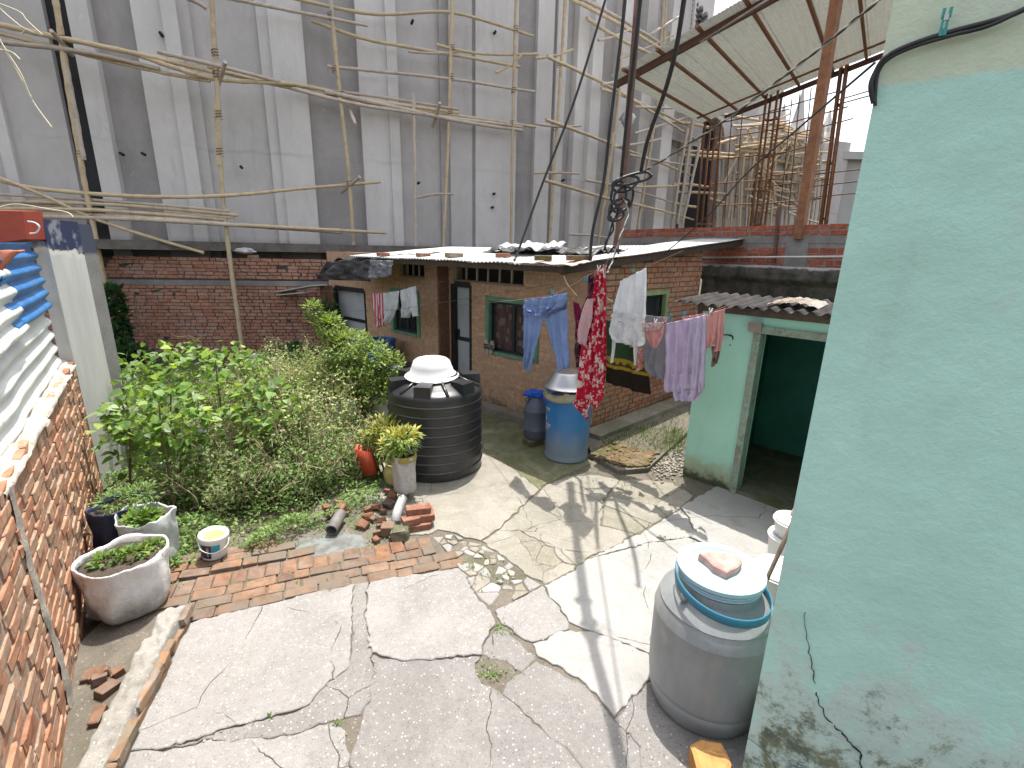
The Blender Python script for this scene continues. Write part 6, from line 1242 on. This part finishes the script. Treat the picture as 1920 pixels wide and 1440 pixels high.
garment('cream_cloth', 'small cream cloth behind the white blouse', 'cloth', [([(1168, 612), (1170, 640), (1173, 652)], [(1186, 612), (1186, 636), (1180, 652)])], clothmat('cloth_cream', (.60, .50, .34)), q2, .01, 1, off=-.08)
garment('red_patterned_cloth', 'narrow red and white cloth knotted below the white blouse', 'cloth', [([(1186, 620), (1183, 660), (1188, 684), (1184, 700)], [(1198, 620), (1199, 655), (1198, 685), (1198, 692)])], clothmat('cloth_redwhite', (.42, .04, .05), (.55, .3, .28), .15, flower((.6, .5, .45), (.5, .2, .2), 22)), q2, .01, 1, off=-.06)
def shawlpat(n, col):
    z = n.z(); tri_ = n.n('ShaderNodeTexWave'); tri_.wave_profile = 'TRI'; tri_.inputs['Scale'].default_value = 4.2; n.l(n.mapping((1, -1, 0)), tri_.inputs['Vector'])
    zt = n.math('ADD', z, n.math('MULTIPLY', tri_.outputs['Fac'], .045))
    col = n.mix(n.rng(z, 1.34, 1.33), col, (.34, .24, .03)); col = n.mix(n.math('MULTIPLY', n.rng(zt, 1.30, 1.295), n.rng(z, 1.235, 1.24)), col, (.07, .05, .02))
    col = n.mix(n.rng(z, 1.20, 1.195), col, (.025, .018, .012)); return col
SHW = clothmat('cloth_shawl', (.035, .075, .035), (.028, .06, .03), .1, shawlpat)
garment('green_shawl', 'dark green shawl with yellow patterned border hanging behind the red dress', 'shawl', [([(1132, 600), (1133, 660), (1134, 716)], [(1206, 600), (1212, 680), (1217, 741)])], SHW, q3, .02, 2, 5)
GRY = clothmat('cloth_grey', (.30, .31, .35), (.26, .27, .31), .2)
garment('grey_cloth', 'plain grey cloth hanging left of the lilac shawl', 'cloth', [([(1209, 591), (1206, 650), (1210, 690), (1226, 705)], [(1262, 596), (1258, 650), (1252, 690), (1250, 716)])], GRY, q3, .014, 2, 2)
garment('grey_sleeve', 'grey sleeve end drooping beside the green shawl', 'cloth', [([(1206, 630), (1203, 660), (1200, 690)], [(1214, 625), (1213, 660), (1206, 680)])], MATS['cloth_grey'], q2, .008, 1, off=-.15)
PINK = clothmat('cloth_pink', (.70, .36, .34), (.64, .32, .31), .22)
garment('pink_underwear', 'small coral pink garment with a frilled white edge', 'underwear', [([(1207, 608), (1212, 630), (1224, 652)], [(1246, 606), (1243, 630), (1232, 652)], .01, 2)], PINK, q2, seed=3)
garment('frill', 'frilled white trim pegged over the small pink garment', 'cloth', [([(1206, 606), (1207, 622)], [(1247, 604), (1240, 617)], .012, 5)], clothmat('cloth_frill', (.68, .52, .5)), q2, off=.02)
LIL = clothmat('cloth_lilac', (.60, .50, .66), (.54, .45, .61), .25)
garment('lilac_shawl', 'large lilac shawl folded over the line in front of the wash house', 'shawl', [([(1247, 607), (1248, 660), (1247, 735)], [(1323, 590), (1325, 650), (1318, 736)], .022, 4.5), ([(1262, 700), (1263, 725), (1268, 751)], [(1322, 700), (1320, 725), (1310, 752)], .02, 3), ([(1290, 600), (1282, 660), (1276, 728)], [(1326, 590), (1326, 650), (1322, 728)], .02, 3)], LIL, q2, seed=6)
garment('pink_towel', 'salmon pink towel at the right end of the washing', 'towel', [([(1325, 590), (1326, 630), (1325, 655)], [(1361, 577), (1356, 625), (1346, 640)], .014, 2), ([(1343, 584), (1342, 630), (1340, 660)], [(1360, 578), (1357, 630), (1352, 657)], .012, 1.5)], PINK, q2, seed=8)
garment('pink_hem', 'pink cloth edge hanging on the rear line above the lilac shawl', 'cloth', [([(1283, 594), (1284, 610)], [(1325, 587), (1325, 606)], .012, 3)], MATS['cloth_pink'], q3, off=.03)
garment('dark_socks', 'dark patterned socks below the salmon pink towel', 'socks', [([(1329, 650), (1330, 670), (1328, 690)], [(1342, 650), (1338, 670), (1334, 688)], .008, 1), ([(1336, 652), (1340, 668), (1337, 684)], [(1347, 648), (1346, 664), (1341, 682)], .008, 1)], clothmat('cloth_sock', (.06, .04, .045), (.3, .2, .18)), q2, off=-.05)
def stripe(n, col):
    v = n.n('ShaderNodeTexWave'); v.inputs['Scale'].default_value = 5.5; v.inputs['Distortion'].default_value = .6; n.l(n.mapping((1, -1, 0)), v.inputs['Vector']); return n.mix(n.rng(v.outputs['Fac'], .45, .6), col, (.62, .50, .50))
garment('striped_towel', 'pink and white striped towel on the back line', 'towel', [([(697, 550), (702, 590), (707, 615)], [(720, 549), (722, 590), (720, 610)])], clothmat('cloth_stripe', (.50, .07, .12), None, .2, stripe), qb, .02, 2)
PWT = clothmat('cloth_paleblue', (.70, .71, .73), (.62, .63, .66), .4)
garment('white_shirt', 'pale shirt hanging beside the striped towel', 'shirt', [([(720, 549), (722, 590), (723, 606)], [(750, 545), (747, 575), (732, 607)], .025, 2)], PWT, qb, seed=2)
garment('pale_trousers', 'pale trousers hanging highest on the back line', 'trousers', [([(749, 545), (750, 575), (752, 595)], [(779, 536), (774, 570), (764, 596)], .02, 2), ([(766, 545), (770, 575), (775, 594)], [(780, 536), (783, 570), (785, 592)], .015, 1)], PWT, qb, seed=5)
PEGC = {'blue': M('peg_blue', (.02, .33, .55), None, 5, .4, 0), 'teal': TEAL, 'white': WHP, 'pink': M('peg_pink', (.6, .3, .35), None, 5, .4, 0)}
def peg(p, c, label, ang=0):
    t_ = thing('clothes_peg', label, 'clothes peg', tuple(p))
    for sg in (-1, 1):
        rot = Matrix.Rotation(sg*.28+ang, 3, 'Y'); mb = MB(); mb.box(Vector(p)+rot@Vector((0, -.012, .022)), (.009, .014, .07), rot=rot); obj('jaw', mb, PEGC[c], t_)
peg(q1(1036, 553), 'blue', 'blue peg on the leggings waistband'); peg(q1(1098, 528), 'blue', 'blue peg on the dark floral dress'); peg(q1(1122, 508), 'white', 'white peg on the left shoulder of the red dress'); peg(q1(1133, 507), 'pink', 'pink peg on the right shoulder of the red dress')
peg(q2(1186, 512), 'teal', 'teal peg on the white blouse'); peg(q3(1256, 596), 'teal', 'teal peg on the grey cloth'); peg(q3(1282, 594), 'blue', 'blue peg between the grey cloth and the pink hem'); peg(q2(1331, 588), 'white', 'white peg where lilac shawl meets salmon towel'); peg(q2(1228, 607), 'white', 'white peg on the frilled trim'); peg(q2(1246, 606), 'pink', 'pink peg beside the lilac shawl'); peg(qb(672, 555), 'teal', 'teal peg alone on the wire before the far door')
# twig among the lines, overhead cable bundle that shades the yard
mb = MB(); mb.tube(smoothpath([q1(1057, 518), q1(1065, 535), q1(1082, 555)], 5), .006, 5); mb.tube(smoothpath([q1(1135, 556), q1(1142, 562), q1(1150, 566)], 4), .005, 5); o = obj('twig', mb, M('twig_bark', (.25, .18, .12)), None, loc=q1(1060, 520)); tag(o, 'crooked bare twig caught on the clothes line behind the dresses', 'twig')
sh = lambda px, py, h: G(px, py)+SUNV*(h/SUNV.z)
OB = thing('overhead_cables', 'bundle of heavy cables crossing high above the yard', 'cable', tuple(sh(1100, 1100, 5.5)))
for k in range(3):
    w_ = (-.02, .0, .02)[k]; pts = [sh(1066+k*3, 905, 6.0), sh(1076+k*2, 985, 5.7), sh(1092+k*3, 1120, 5.0), sh(1112+k*2, 1220, 4.7), sh(1141+k*3, 1335, 4.5), sh(1190+k*3, 1560, 4.3)]
    mb = MB(); mb.tube(smoothpath(pts, 8), .03, 7); obj('cable_run', mb, CAB, OB, smooth=True, fix=False)
mb = MB(); mb.tube(smoothpath([sh(1100, 880, 5.8), sh(1120, 1030, 5.3), sh(1165, 1330, 4.5)], 8), .008, 6); obj('cable_run', mb, CAB, OB, smooth=True, fix=False)
for px, py in ((1094, 1128), (1104, 1170), (1108, 1190)): obj('cable_knot', crumple(sh(px, py, 5.0), .05, px, 1.3, 1), CAB, OB, smooth=True)
# ================================================================== PLANTS
def leafshape(kind, w, l):
    if kind == 'heart': return [(0, 0, 0), (-.38*w, .02*l, .03), (-.5*w, .3*l, .06), (-.3*w, .66*l, .04), (0, l, -.05), (.3*w, .66*l, .04), (.5*w, .3*l, .06), (.38*w, .02*l, .03), (0, .45*l, -.02)], [(0, 8, 2, 1), (8, 4, 3, 2), (0, 7, 6, 8), (8, 6, 5, 4)]
    return [(0, 0, 0), (-.5*w, .4*l, .06*w), (0, l, -.12*l), (.5*w, .4*l, .06*w), (0, .45*l, 0)], [(0, 4, 1), (1, 4, 2), (0, 3, 4), (3, 2, 4)]
def addleaf(mb, p, d, up, w, l, kind):
    d = Vector(d).normalized(); x = d.cross(Vector(up)); x = x.normalized() if x.length > 1e-4 else d.orthogonal().normalized(); n = x.cross(d); vs, fs = leafshape(kind, w, l); s_ = w if kind == 'heart' else 1
    mb.add([Vector(p)+x*a+d*b+n*(c*s_) for a, b, c in vs], fs)
def rvec(): 
    while True:
        v = Vector((rnd(-1, 1), rnd(-1, 1), rnd(-1, 1)))
        if .05 < v.length < 1: return v.normalized()
def inpx(p):
    q = p-CAM; z = q.dot(_f); return (960+FPX*q.dot(_r)/z, 720-FPX*q.dot(_u)/z)
LG = leafmat('leaf_bean', [(.13, .25, .04), (.20, .36, .05), (.10, .20, .05), (.36, .48, .07), (.26, .38, .14), (.12, .23, .045), (.40, .48, .28)], .42)
LS = leafmat('leaf_shrub', [(.20, .30, .06), (.30, .40, .09), (.14, .23, .05), (.46, .53, .22), (.27, .37, .09)], .38)
LC = leafmat('leaf_croton', [(.30, .33, .06), (.38, .38, .10), (.20, .27, .06), (.42, .38, .07), (.14, .20, .05)], .3)
LY = leafmat('leaf_yellow', [(.52, .42, .04), (.50, .46, .12), (.40, .42, .10), (.55, .36, .02)], .25)
LW_ = leafmat('leaf_weed', [(.13, .24, .05), (.19, .32, .07), (.26, .38, .12), (.11, .20, .05), (.36, .44, .2)], .38)
LD_ = leafmat('leaf_dry', [(.40, .40, .16), (.52, .48, .27), (.28, .38, .09), (.36, .46, .14), (.22, .34, .08)], .25)
LI = leafmat('leaf_ivy', [(.045, .10, .035), (.06, .13, .045), (.04, .085, .035)], .25)
STEM = M('stem', (.20, .15, .09), (.13, .10, .06), 9, .85, .2); STEMG = M('stem_green', (.16, .20, .08), (.2, .18, .1), 9, .8, .1)
def stalk(mb, a, b, r, k=.06, n=5): 
    a, b = Vector(a), Vector(b); m1 = a.lerp(b, .35)+rvec()*k; m2 = a.lerp(b, .7)+rvec()*k; mb.tube(smoothpath([a, m1, m2, b], 4), [r]*9+[r*.7]*3+[r*.5], n)
# bean plants trained on sticks: three separate vines
def bean(c, rx, ry, z0, z1, nbig, nrest, label, seed, sticks):
    random.seed(seed); t_ = thing('bean_vine', label, 'plant', (c[0], c[1], 0), 'bean vines on sticks'); vars_ = []
    for i in range(5):
        mb = MB(); w_ = rnd(.85, 1.1); addleaf(mb, (0, 0, 0), (0, 1, 0), (0, 0, 1), w_*.92, 1, 'heart')
        me = mb.mesh('leaf', Vector((0, 0, 0)), LG, False); vars_.append(me)
    for i in range(3):
        mb = MB(); addleaf(mb, (0, 0, 0), (0, 1, 0), (0, 0, 1), .9, 1, 'heart'); vars_.append(mb.mesh('leaf', Vector((0, 0, 0)), LY if i == 0 else LG, False))
    def spot():
        a = rnd(0, 6.283); r_ = rnd(.0, 1)**.5; v = rnd(0, 1)**.6; bulge = 1-.35*(1-v)
        lump = 1+.35*noise.noise(Vector((math.cos(a)*1.6+seed, math.sin(a)*1.6, v*2)))
        return Vector((c[0]+math.cos(a)*r_*rx*bulge*lump, c[1]+math.sin(a)*r_*ry*bulge*lump, z0+(z1-z0)*v*(1-.3*r_*r_)*(1+.1*noise.noise(Vector((a, r_*3, seed)))))), r_, v
    for i in range(nbig):
        p, r_, v = spot(); out = Vector((p.x-c[0], p.y-c[1], 0)).normalized() if r_ > .05 else rvec(); d = (out*rnd(.2, 1)+Vector((.1, -.4, -.25))+rvec()*.55).normalized(); up = (Vector((0, 0, 1))*1.1+rvec()*.55+Vector((0, -.25, 0))).normalized()
        x = d.cross(up).normalized(); n = x.cross(d); s_ = rnd(.075, .14)
        M4 = (Matrix((x, d, n)).transposed()@Matrix.Diagonal((s_, s_, s_))).to_4x4(); M4.translation = p; inst('leaf', vars_[int(rnd(0, 5.3+.4*rnd(0, 6)))if rnd(0, 1) > .93 else i % 5], t_, M4)
    mb = MB()
    for i in range(nrest):
        p, r_, v = spot(); addleaf(mb, p, rvec()+Vector((0, -.3, -.2)), Vector((0, 0, 1))+rvec()*.7, rnd(.05, .10), rnd(.06, .11), 'heart')
    obj('small_leaves', mb, LG, t_, kind='stuff', fix=False)
    mb = MB()
    for i in range(26):
        p, r_, v = spot(); stalk(mb, p, p+Vector((rnd(-.3, .3), rnd(-.3, .3), rnd(-.2, .25))), .003, .05, 4)
    obj('tendrils', mb, STEMG, t_, kind='stuff', fix=False)
    for (dx, dy) in sticks:
        mb = MB(); stalk(mb, (c[0]+dx, c[1]+dy, 0), (c[0]+dx+rnd(-.1, .1), c[1]+dy+rnd(-.1, .1), z1*.9), .011, .04, 6); obj('support_stick', mb, STEM, t_)
bean((-3.62, 4.55), .55, .45, .35, 1.26, 100, 420, 'broad leaved bean vine nearest the pale concrete pier', 21, [(-.2, -.2), (.25, -.25), (0, .2)])
bean((-4.05, 5.95), 1.0, .8, .45, 1.42, 110, 640, 'tall bean vine with big leaves in the middle of the garden', 22, [(-.4, -.3), (.5, -.4), (.2, .3)])
bean((-2.85, 5.35), .6, .6, .30, 1.12, 80, 300, 'thin yellowing bean vine leaning toward the dry thicket', 23, [(-.15, -.4), (.3, -.3)])
random.seed(31)
def plant(name, label, c, blobs, n, w, l, mat, stems, kind='l', cat='plant', droop=.2, grp=None, tipmat=None):
    t_ = thing(name, label, cat, tuple(c), grp); mb = MB(); mt = MB()
    for (bx, by, bz, br, bzr) in blobs:
        k = int(n*br/sum(b[3] for b in blobs))
        for i in range(k):
            d = rvec(); r_ = rnd(.25, 1)**.55; lump = 1+.35*noise.noise(d*2+Vector((bx*5, by*5, bz)))
            p = Vector((bx, by, bz))+Vector((d.x*br, d.y*br, d.z*bzr))*r_*lump
            dd = (d+Vector((0, 0, .3-droop))+rvec()*.5); (mt if tipmat and d.z > .35 and r_ > .7 else mb)and addleaf(mt if tipmat and d.z > .35 and r_ > .7 else mb, p, dd, Vector((0, 0, 1))+rvec()*.4, w*rnd(.6, 1.2), l*rnd(.6, 1.2), kind)
    obj('foliage', mb, mat, t_, fix=False)
    if tipmat and mt.v: obj('tip_leaves', mt, tipmat, t_, fix=False)
    sm = MB()
    for (a, b, r_) in stems: stalk(sm, a, b, r_)
    obj('stems', sm, STEM, t_); return t_
sx, sy = -2.15, 6.55
plant('tall_shrub', 'tall pale green leafy shrub leaning left beside the water tank', (sx, sy, 0), [(sx-.15, sy, 1.30, .36, .22), (sx+.15, sy, 1.12, .38, .25), (sx-.42, sy+.1, 1.55, .22, .16), (sx-.62, sy+.1, 1.76, .10, .12), (sx+.42, sy, 1.0, .22, .2), (sx-.3, sy-.1, .8, .4, .3), (sx-.1, sy-.3, .5, .4, .3), (sx+.1, sy-.1, .85, .36, .25), (sx+.32, sy-.2, .72, .26, .24), (sx-.2, sy, 1.0, .3, .25)], 7000, .036, .078, LS, [((sx+.1, sy, 0), (sx-.3, sy, 1.5), .018), ((sx+.12, sy, 0), (sx+.1, sy, 1.2), .016), ((sx+.1, sy, .3), (sx-.68, sy+.1, 1.86), .012), ((sx+.15, sy, .2), (sx+.5, sy, 1.25), .012)])
cx, cy = YP(722, 805, 5.15).x, 5.15; cz = YP(722, 805, 5.15).z
plant('croton', 'yellow green croton bush directly left of the water tank', (cx, cy, 0), [(cx, cy, cz, .22, .14), (cx-.12, cy, cz-.10, .18, .14), (cx+.14, cy-.05, cz-.06, .16, .12), (cx-.1, cy, cz-.25, .2, .16)], 1300, .028, .075, LC, [((cx, cy, 0), (cx, cy, cz), .012), ((cx-.05, cy, 0), (cx-.12, cy, cz-.1), .01)])
yz = .52+.09
plant('croton', 'bright yellow topped croton growing in the pale sack', (SKP.x, SKP.y, .5), [(SKP.x, SKP.y, .72, .17, .07), (SKP.x-.03, SKP.y, .64, .16, .09), (SKP.x-.12, SKP.y, .58, .13, .08)], 760, .026, .085, LS, [((SKP.x, SKP.y, .45), (SKP.x, SKP.y, .7), .01)], tipmat=LY)
plant('creeper', 'dark green creeper climbing beside the pale concrete pier', (-7.6, 10.4, 0), [(YP(222, 600, 10.4).x, 10.4, YP(222, y_, 10.4).z, .2, .25) for y_ in (555, 590, 620, 650)]+[(YP(232, 660, 10.2).x, 10.2, .2, .5, .3)], 1500, .12, .13, LI, [((-8.2, 10.5, 0), (-8.2, 10.5, 1.5), .02)], 'heart')
ix, iy = YP(545, 690, 10.2).x, 10.2
plant('ground_creeper', 'shaded dark leafed creeper at the foot of the back wall', (ix, iy, 0), [(ix, iy, .2, .7, .35), (ix+.7, iy-.2, .15, .6, .3), (ix+.3, iy-1.0, .25, .6, .3)], 1500, .11, .12, LI, [((ix, iy, 0), (ix, iy, .4), .015)], 'heart')
vx = YP(612, 590, 10.6); plant('wall_weed', 'dark weed hanging in the shady corner left of the far door', (vx.x, vx.y, 0), [(vx.x, vx.y, 1.15, .28, .35), (vx.x+.1, vx.y, .8, .25, .3)], 500, .07, .08, LI, [((vx.x, vx.y, 0), (vx.x, vx.y, 1.2), .01)], 'heart')
# seedlings in the sacks, marigolds
plant('seedlings', 'small seedlings sprouting in the large low white sack', (-2.79, 3.0, .4), [(-2.88, 2.97, .41, .10, .035), (-2.75, 3.06, .41, .10, .025), (-2.70, 3.16, .40, .07, .03)], 260, .03, .04, LG, [((-2.85, 2.97, .36), (-2.86, 2.96, .43), .003)], 'heart')
plant('seedlings', 'leafy weeds growing in the tall whitish sack', (-2.98, 3.48, .44), [(-2.98, 3.46, .46, .12, .04)], 220, .04, .05, LG, [((-2.98, 3.46, .4), (-2.98, 3.46, .48), .003)], 'heart')
MG = plant('marigold', 'marigold plant with orange blooms in the dark blue bag', (-3.32, 3.62, .44), [(-3.30, 3.62, .52, .16, .07), (-3.15, 3.66, .54, .14, .07)], 420, .018, .05, LW_, [((-3.3, 3.62, .4), (-3.25, 3.62, .56), .004)])
ORG = M('marigold_orange', (.62, .24, .015), (.6, .32, .02), 40, .8, .3)
for q in ((262, 987), (290, 995), (238, 968), (165, 1003)):
    p = YP(q[0], q[1], 3.45); mb = MB()
    for k in range(26): addleaf(mb, p, rvec()+Vector((0, 0, .6)), Vector((0, 0, 1)), .012, .022, 'l')
    obj('flower_head', mb, ORG, MG, fix=False)
p = YP(247, 988, 3.5); o = obj('blue_plastic', crumple(p, .04, 6, 1, 1.4), M('cyan_plastic', (.02, .36, .55), (.05, .25, .4), 8, .4, .2), None, smooth=True, loc=p); tag(o, 'scrap of bright blue plastic in the marigold bag', 'plastic scrap')
# dry thicket
random.seed(44)
def thicket(name, label, poly_px, n, zmax, seed, mat, dense):
    random.seed(seed); P = [G(*p) for p in poly_px]; xs = [p.x for p in P]; ys = [p.y for p in P]; t_ = thing(name, label, 'plant', (sum(xs)/len(xs), sum(ys)/len(ys), 0)); mb = MB(); lf = MB()
    def ins(x, y):
        c = False
        for i in range(len(P)):
            a, b = P[i], P[i-1]
            if (a.y > y) != (b.y > y) and x < (b.x-a.x)*(y-a.y)/(b.y-a.y)+a.x: c = not c
        return c
    k = 0
    while k < n:
        x, y = rnd(min(xs), max(xs)), rnd(min(ys), max(ys))
        if not ins(x, y): continue
        k += 1; h = zmax*rnd(.5, 1)*(1+.3*noise.noise(Vector((x*1.5, y*1.5, seed)))); top = Vector((x+rnd(-.3, .3), y+rnd(-.3, .3), h)); stalk(mb, (x, y, 0), top, rnd(.003, .006), .10, 4)
        for j in range(dense):
            f_ = rnd(.25, 1.05); p = Vector((x, y, 0)).lerp(top, f_)+rvec()*rnd(.02, .16); addleaf(lf, p, rvec()+Vector((0, 0, -.1)), Vector((0, 0, 1))+rvec()*.6, rnd(.015, .035), rnd(.03, .06), 'l')
            if j % 7 == 0: stalk(mb, p, p+rvec()*rnd(.08, .22), .0022, .05, 3)
    obj('dry_stalks', mb, M('dry_stalk', (.55, .46, .31), (.42, .34, .21), 9, .9, .1, var=.4), t_, fix=False); obj('leaves', lf, mat, t_, fix=False)
thicket('dry_thicket', 'straw coloured thicket of dry stalks in the centre of the garden', [(420, 900), (520, 905), (640, 890), (670, 830), (640, 770), (470, 780), (390, 840)], 230, 1.12, 51, LD_, 34)
thicket('weedy_bush', 'green weedy bush with dry stems growing before the dry thicket', [(380, 965), (600, 940), (690, 900), (670, 850), (500, 850), (400, 880), (340, 930)], 190, .62, 52, LW_, 60)
thicket('green_bush', 'leafy green undergrowth between the dry thicket and the leaning shrub', [(470, 860), (600, 850), (680, 830), (650, 770), (560, 740), (450, 780)], 130, 1.05, 53, LS, 60)
for k, (a, b) in enumerate((((585, 905), (560, 745)), ((560, 880), (510, 720)), ((668, 860), (610, 770)), ((520, 905), (525, 790)), ((505, 890), (470, 800)), ((430, 940), (440, 800)), ((620, 850), (575, 760)))):
    random.seed(60+k); p = G(*a); q = YP(b[0], b[1], p.y+.1); mb = MB(); stalk(mb, (p.x, p.y, 0), q, .012, .05, 6); o = obj('garden_stick', mb, STEM, None, loc=Vector((p.x, p.y, 0))); tag(o, ('thin stick rising from the middle of the weedy bush', 'stick slanting left out of the dry thicket', 'stick slanting up toward the milky bag planter', 'short upright stick left of the slanting ones', 'leaning stick at the left of the dry thicket', 'upright stick between bean vines and weedy bush', 'stick leaning left just behind the weedy bush')[k], 'stick', 'garden support sticks')
# ground weeds
random.seed(70); P = [G(*p) for p in ((290, 1085), (420, 1035), (500, 1035), (545, 1012), (600, 985), (660, 965), (715, 945), (715, 880), (660, 800), (620, 720), (500, 690), (230, 690), (190, 800), (200, 1000))]
def inpoly(P, x, y):
    c = False
    for i in range(len(P)):
        a, b = P[i], P[i-1]
        if (a.y > y) != (b.y > y) and x < (b.x-a.x)*(y-a.y)/(b.y-a.y)+a.x: c = not c
    return c
mb = MB(); xs = [p.x for p in P]; ys = [p.y for p in P]; k = 0
while k < 34000:
    x = rnd(min(xs), max(xs)); y = min(ys)+(max(ys)-min(ys))*random.random()**1.8
    if not inpoly(P, x, y): continue
    k += 1; dn = noise.noise(Vector((x*1.8, y*1.8, 0))); 
    if dn < -.25 and random.random() < .7: continue
    h = .22*max(.1, .5+dn)*random.random()**.7+.01; addleaf(mb, (x, y, h), rvec()+Vector((0, 0, .25)), Vector((0, 0, 1))+rvec()*.5, rnd(.012, .03), rnd(.025, .06), 'l')
o = obj('garden_weeds', mb, LW_, None, fix=False); o['kind'] = 'stuff'; o['label'] = 'low green weeds covering the garden soil'; o['category'] = 'weeds'
mb = MB()
for k in range(1500):
    t = random.random(); x, y = random.choice([(lambda: (rnd(1.2, 2.9), rnd(5.9, 7.6)))(), (lambda: (rnd(1.3, 2.3), rnd(5.7, 6.8)))()])
    px_, py_ = inpx(Vector((x, y, .06)))
    if not (1130 < px_ < 1284 and 765 < py_ < 850): continue
    addleaf(mb, (x, y, .058), rvec()*.6+Vector((0, 0, .7)), rvec(), .008, rnd(.04, .11), 'l')
for (cx_, cy_, n_) in ((1268, 815, 260), (1275, 830, 160), (1240, 840, 80)):
    for k in range(n_):
        p = G(cx_+random.gauss(0, 12), cy_+random.gauss(0, 7), .06); addleaf(mb, p, rvec()*.6+Vector((0, 0, .8)), rvec(), .007, rnd(.05, .12), 'l')
o = obj('apron_grass', mb, leafmat('grass', [(.12, .19, .04), (.18, .25, .06), (.09, .14, .04)], .3), None, fix=False); o['kind'] = 'stuff'; o['label'] = 'short grass growing on the mossy apron by the house corner'; o['category'] = 'grass'
mb = MB()
for (cx_, cy_, s_, n_) in ((630, 1355, 6, 14), (504, 1342, 4, 12), (920, 1262, 14, 70), (940, 1180, 12, 45), (895, 1060, 18, 60), (940, 1080, 25, 60), (720, 1002, 20, 60), (560, 1095, 5, 10), (380, 1140, 6, 14), (270, 1315, 5, 12), (470, 1150, 4, 10), (1150, 905, 30, 90), (1080, 895, 25, 60), (700, 1020, 18, 40), (530, 1020, 14, 160), (440, 1030, 14, 90), (590, 985, 16, 260), (660, 975, 20, 260), (690, 950, 16, 200), (720, 975, 14, 90), (480, 1025, 16, 120), (340, 1060, 16, 90), (610, 1085, 30, 12), (350, 1085, 30, 20)):
    for k in range(n_):
        p = G(cx_+random.gauss(0, s_), cy_+random.gauss(0, s_*.5), rnd(0, .012)); addleaf(mb, p, rvec()*.8+Vector((0, 0, .45)), Vector((0, 0, 1))+rvec()*.5, rnd(.006, .014), rnd(.012, .035), 'l')
o = obj('crack_weeds', mb, LW_, None, fix=False); o['kind'] = 'stuff'; o['label'] = 'tiny weeds sprouting from cracks in the yard concrete'; o['category'] = 'weeds'
mb = MB()
for k in range(420):
    p = G(1255+random.gauss(0, 16), 865+random.gauss(0, 17), .006); mb.box(p, (rnd(.012, .03), rnd(.012, .03), .014), rnd(0, 180), jit=.004)
o = obj('gravel', mb, M('gravel', (.42, .38, .33), (.3, .27, .22), 30, .9, .2, var=.5), None, fix=False); o['kind'] = 'stuff'; o['label'] = 'loose pale gravel at the wash house corner'; o['category'] = 'gravel'
# white scraps among the plants
random.seed(80)
for k, (px, py, y_) in enumerate(((378, 808, 4.7), (308, 872, 4.6), (280, 925, 4.4), (575, 760, 6.0), (440, 780, 5.5), (487, 668, 10.8), (600, 742, 6.2), (262, 945, 4.3))):
    p = YP(px, py, y_); o = obj('plastic_scrap', crumple(p, (.035, .05, .045, .06, .04, .13, .05, .03)[k], k+2, 1.5, .6), WPL, None, smooth=True, loc=p)
    tag(o, ('white plastic scrap caught on the bean stems', 'crumpled white bag low under the bean vines', 'flat white scrap on the soil near the marigolds', 'white scrap among the dry stalk tops', 'pale scrap hanging between beans and thicket', 'white bundle at the foot of the back wall', 'white scrap beside the leaning shrub', 'tiny white scrap above the marigolds')[k], 'plastic scrap')

# crumbs of concrete and grit along slab edges
random.seed(91); mb = MB()
for poly in SLABS:
    n_ = len(poly)
    for i in range(n_):
        a, b = Vector((*poly[i], 0)), Vector((*poly[(i+1) % n_], 0)); L = (b-a).length
        for k in range(int(L*26)):
            if noise.noise(Vector((a.x*3+k*.03, a.y*3, 5))) < -.05: continue
            p = a.lerp(b, random.random())+Vector((random.gauss(0, .025), random.gauss(0, .025), .006)); q = inpx(p)
            if not (0 < q[0] < 1920 and 0 < q[1] < 1440): continue
            s_ = rnd(.002, .007)*(1 if random.random() < .95 else 2.2); mb.box(p, (s_, s_*rnd(.6, 1.2), s_*.7), rnd(0, 180), jit=s_*.2)
o = obj('concrete_grit', mb, M('grit', (.42, .38, .34), (.28, .25, .22), 40, .95, .2, var=.5), None, fix=False); o['kind'] = 'stuff'; o['label'] = 'crumbs of concrete grit scattered along the yard cracks'; o['category'] = 'grit'
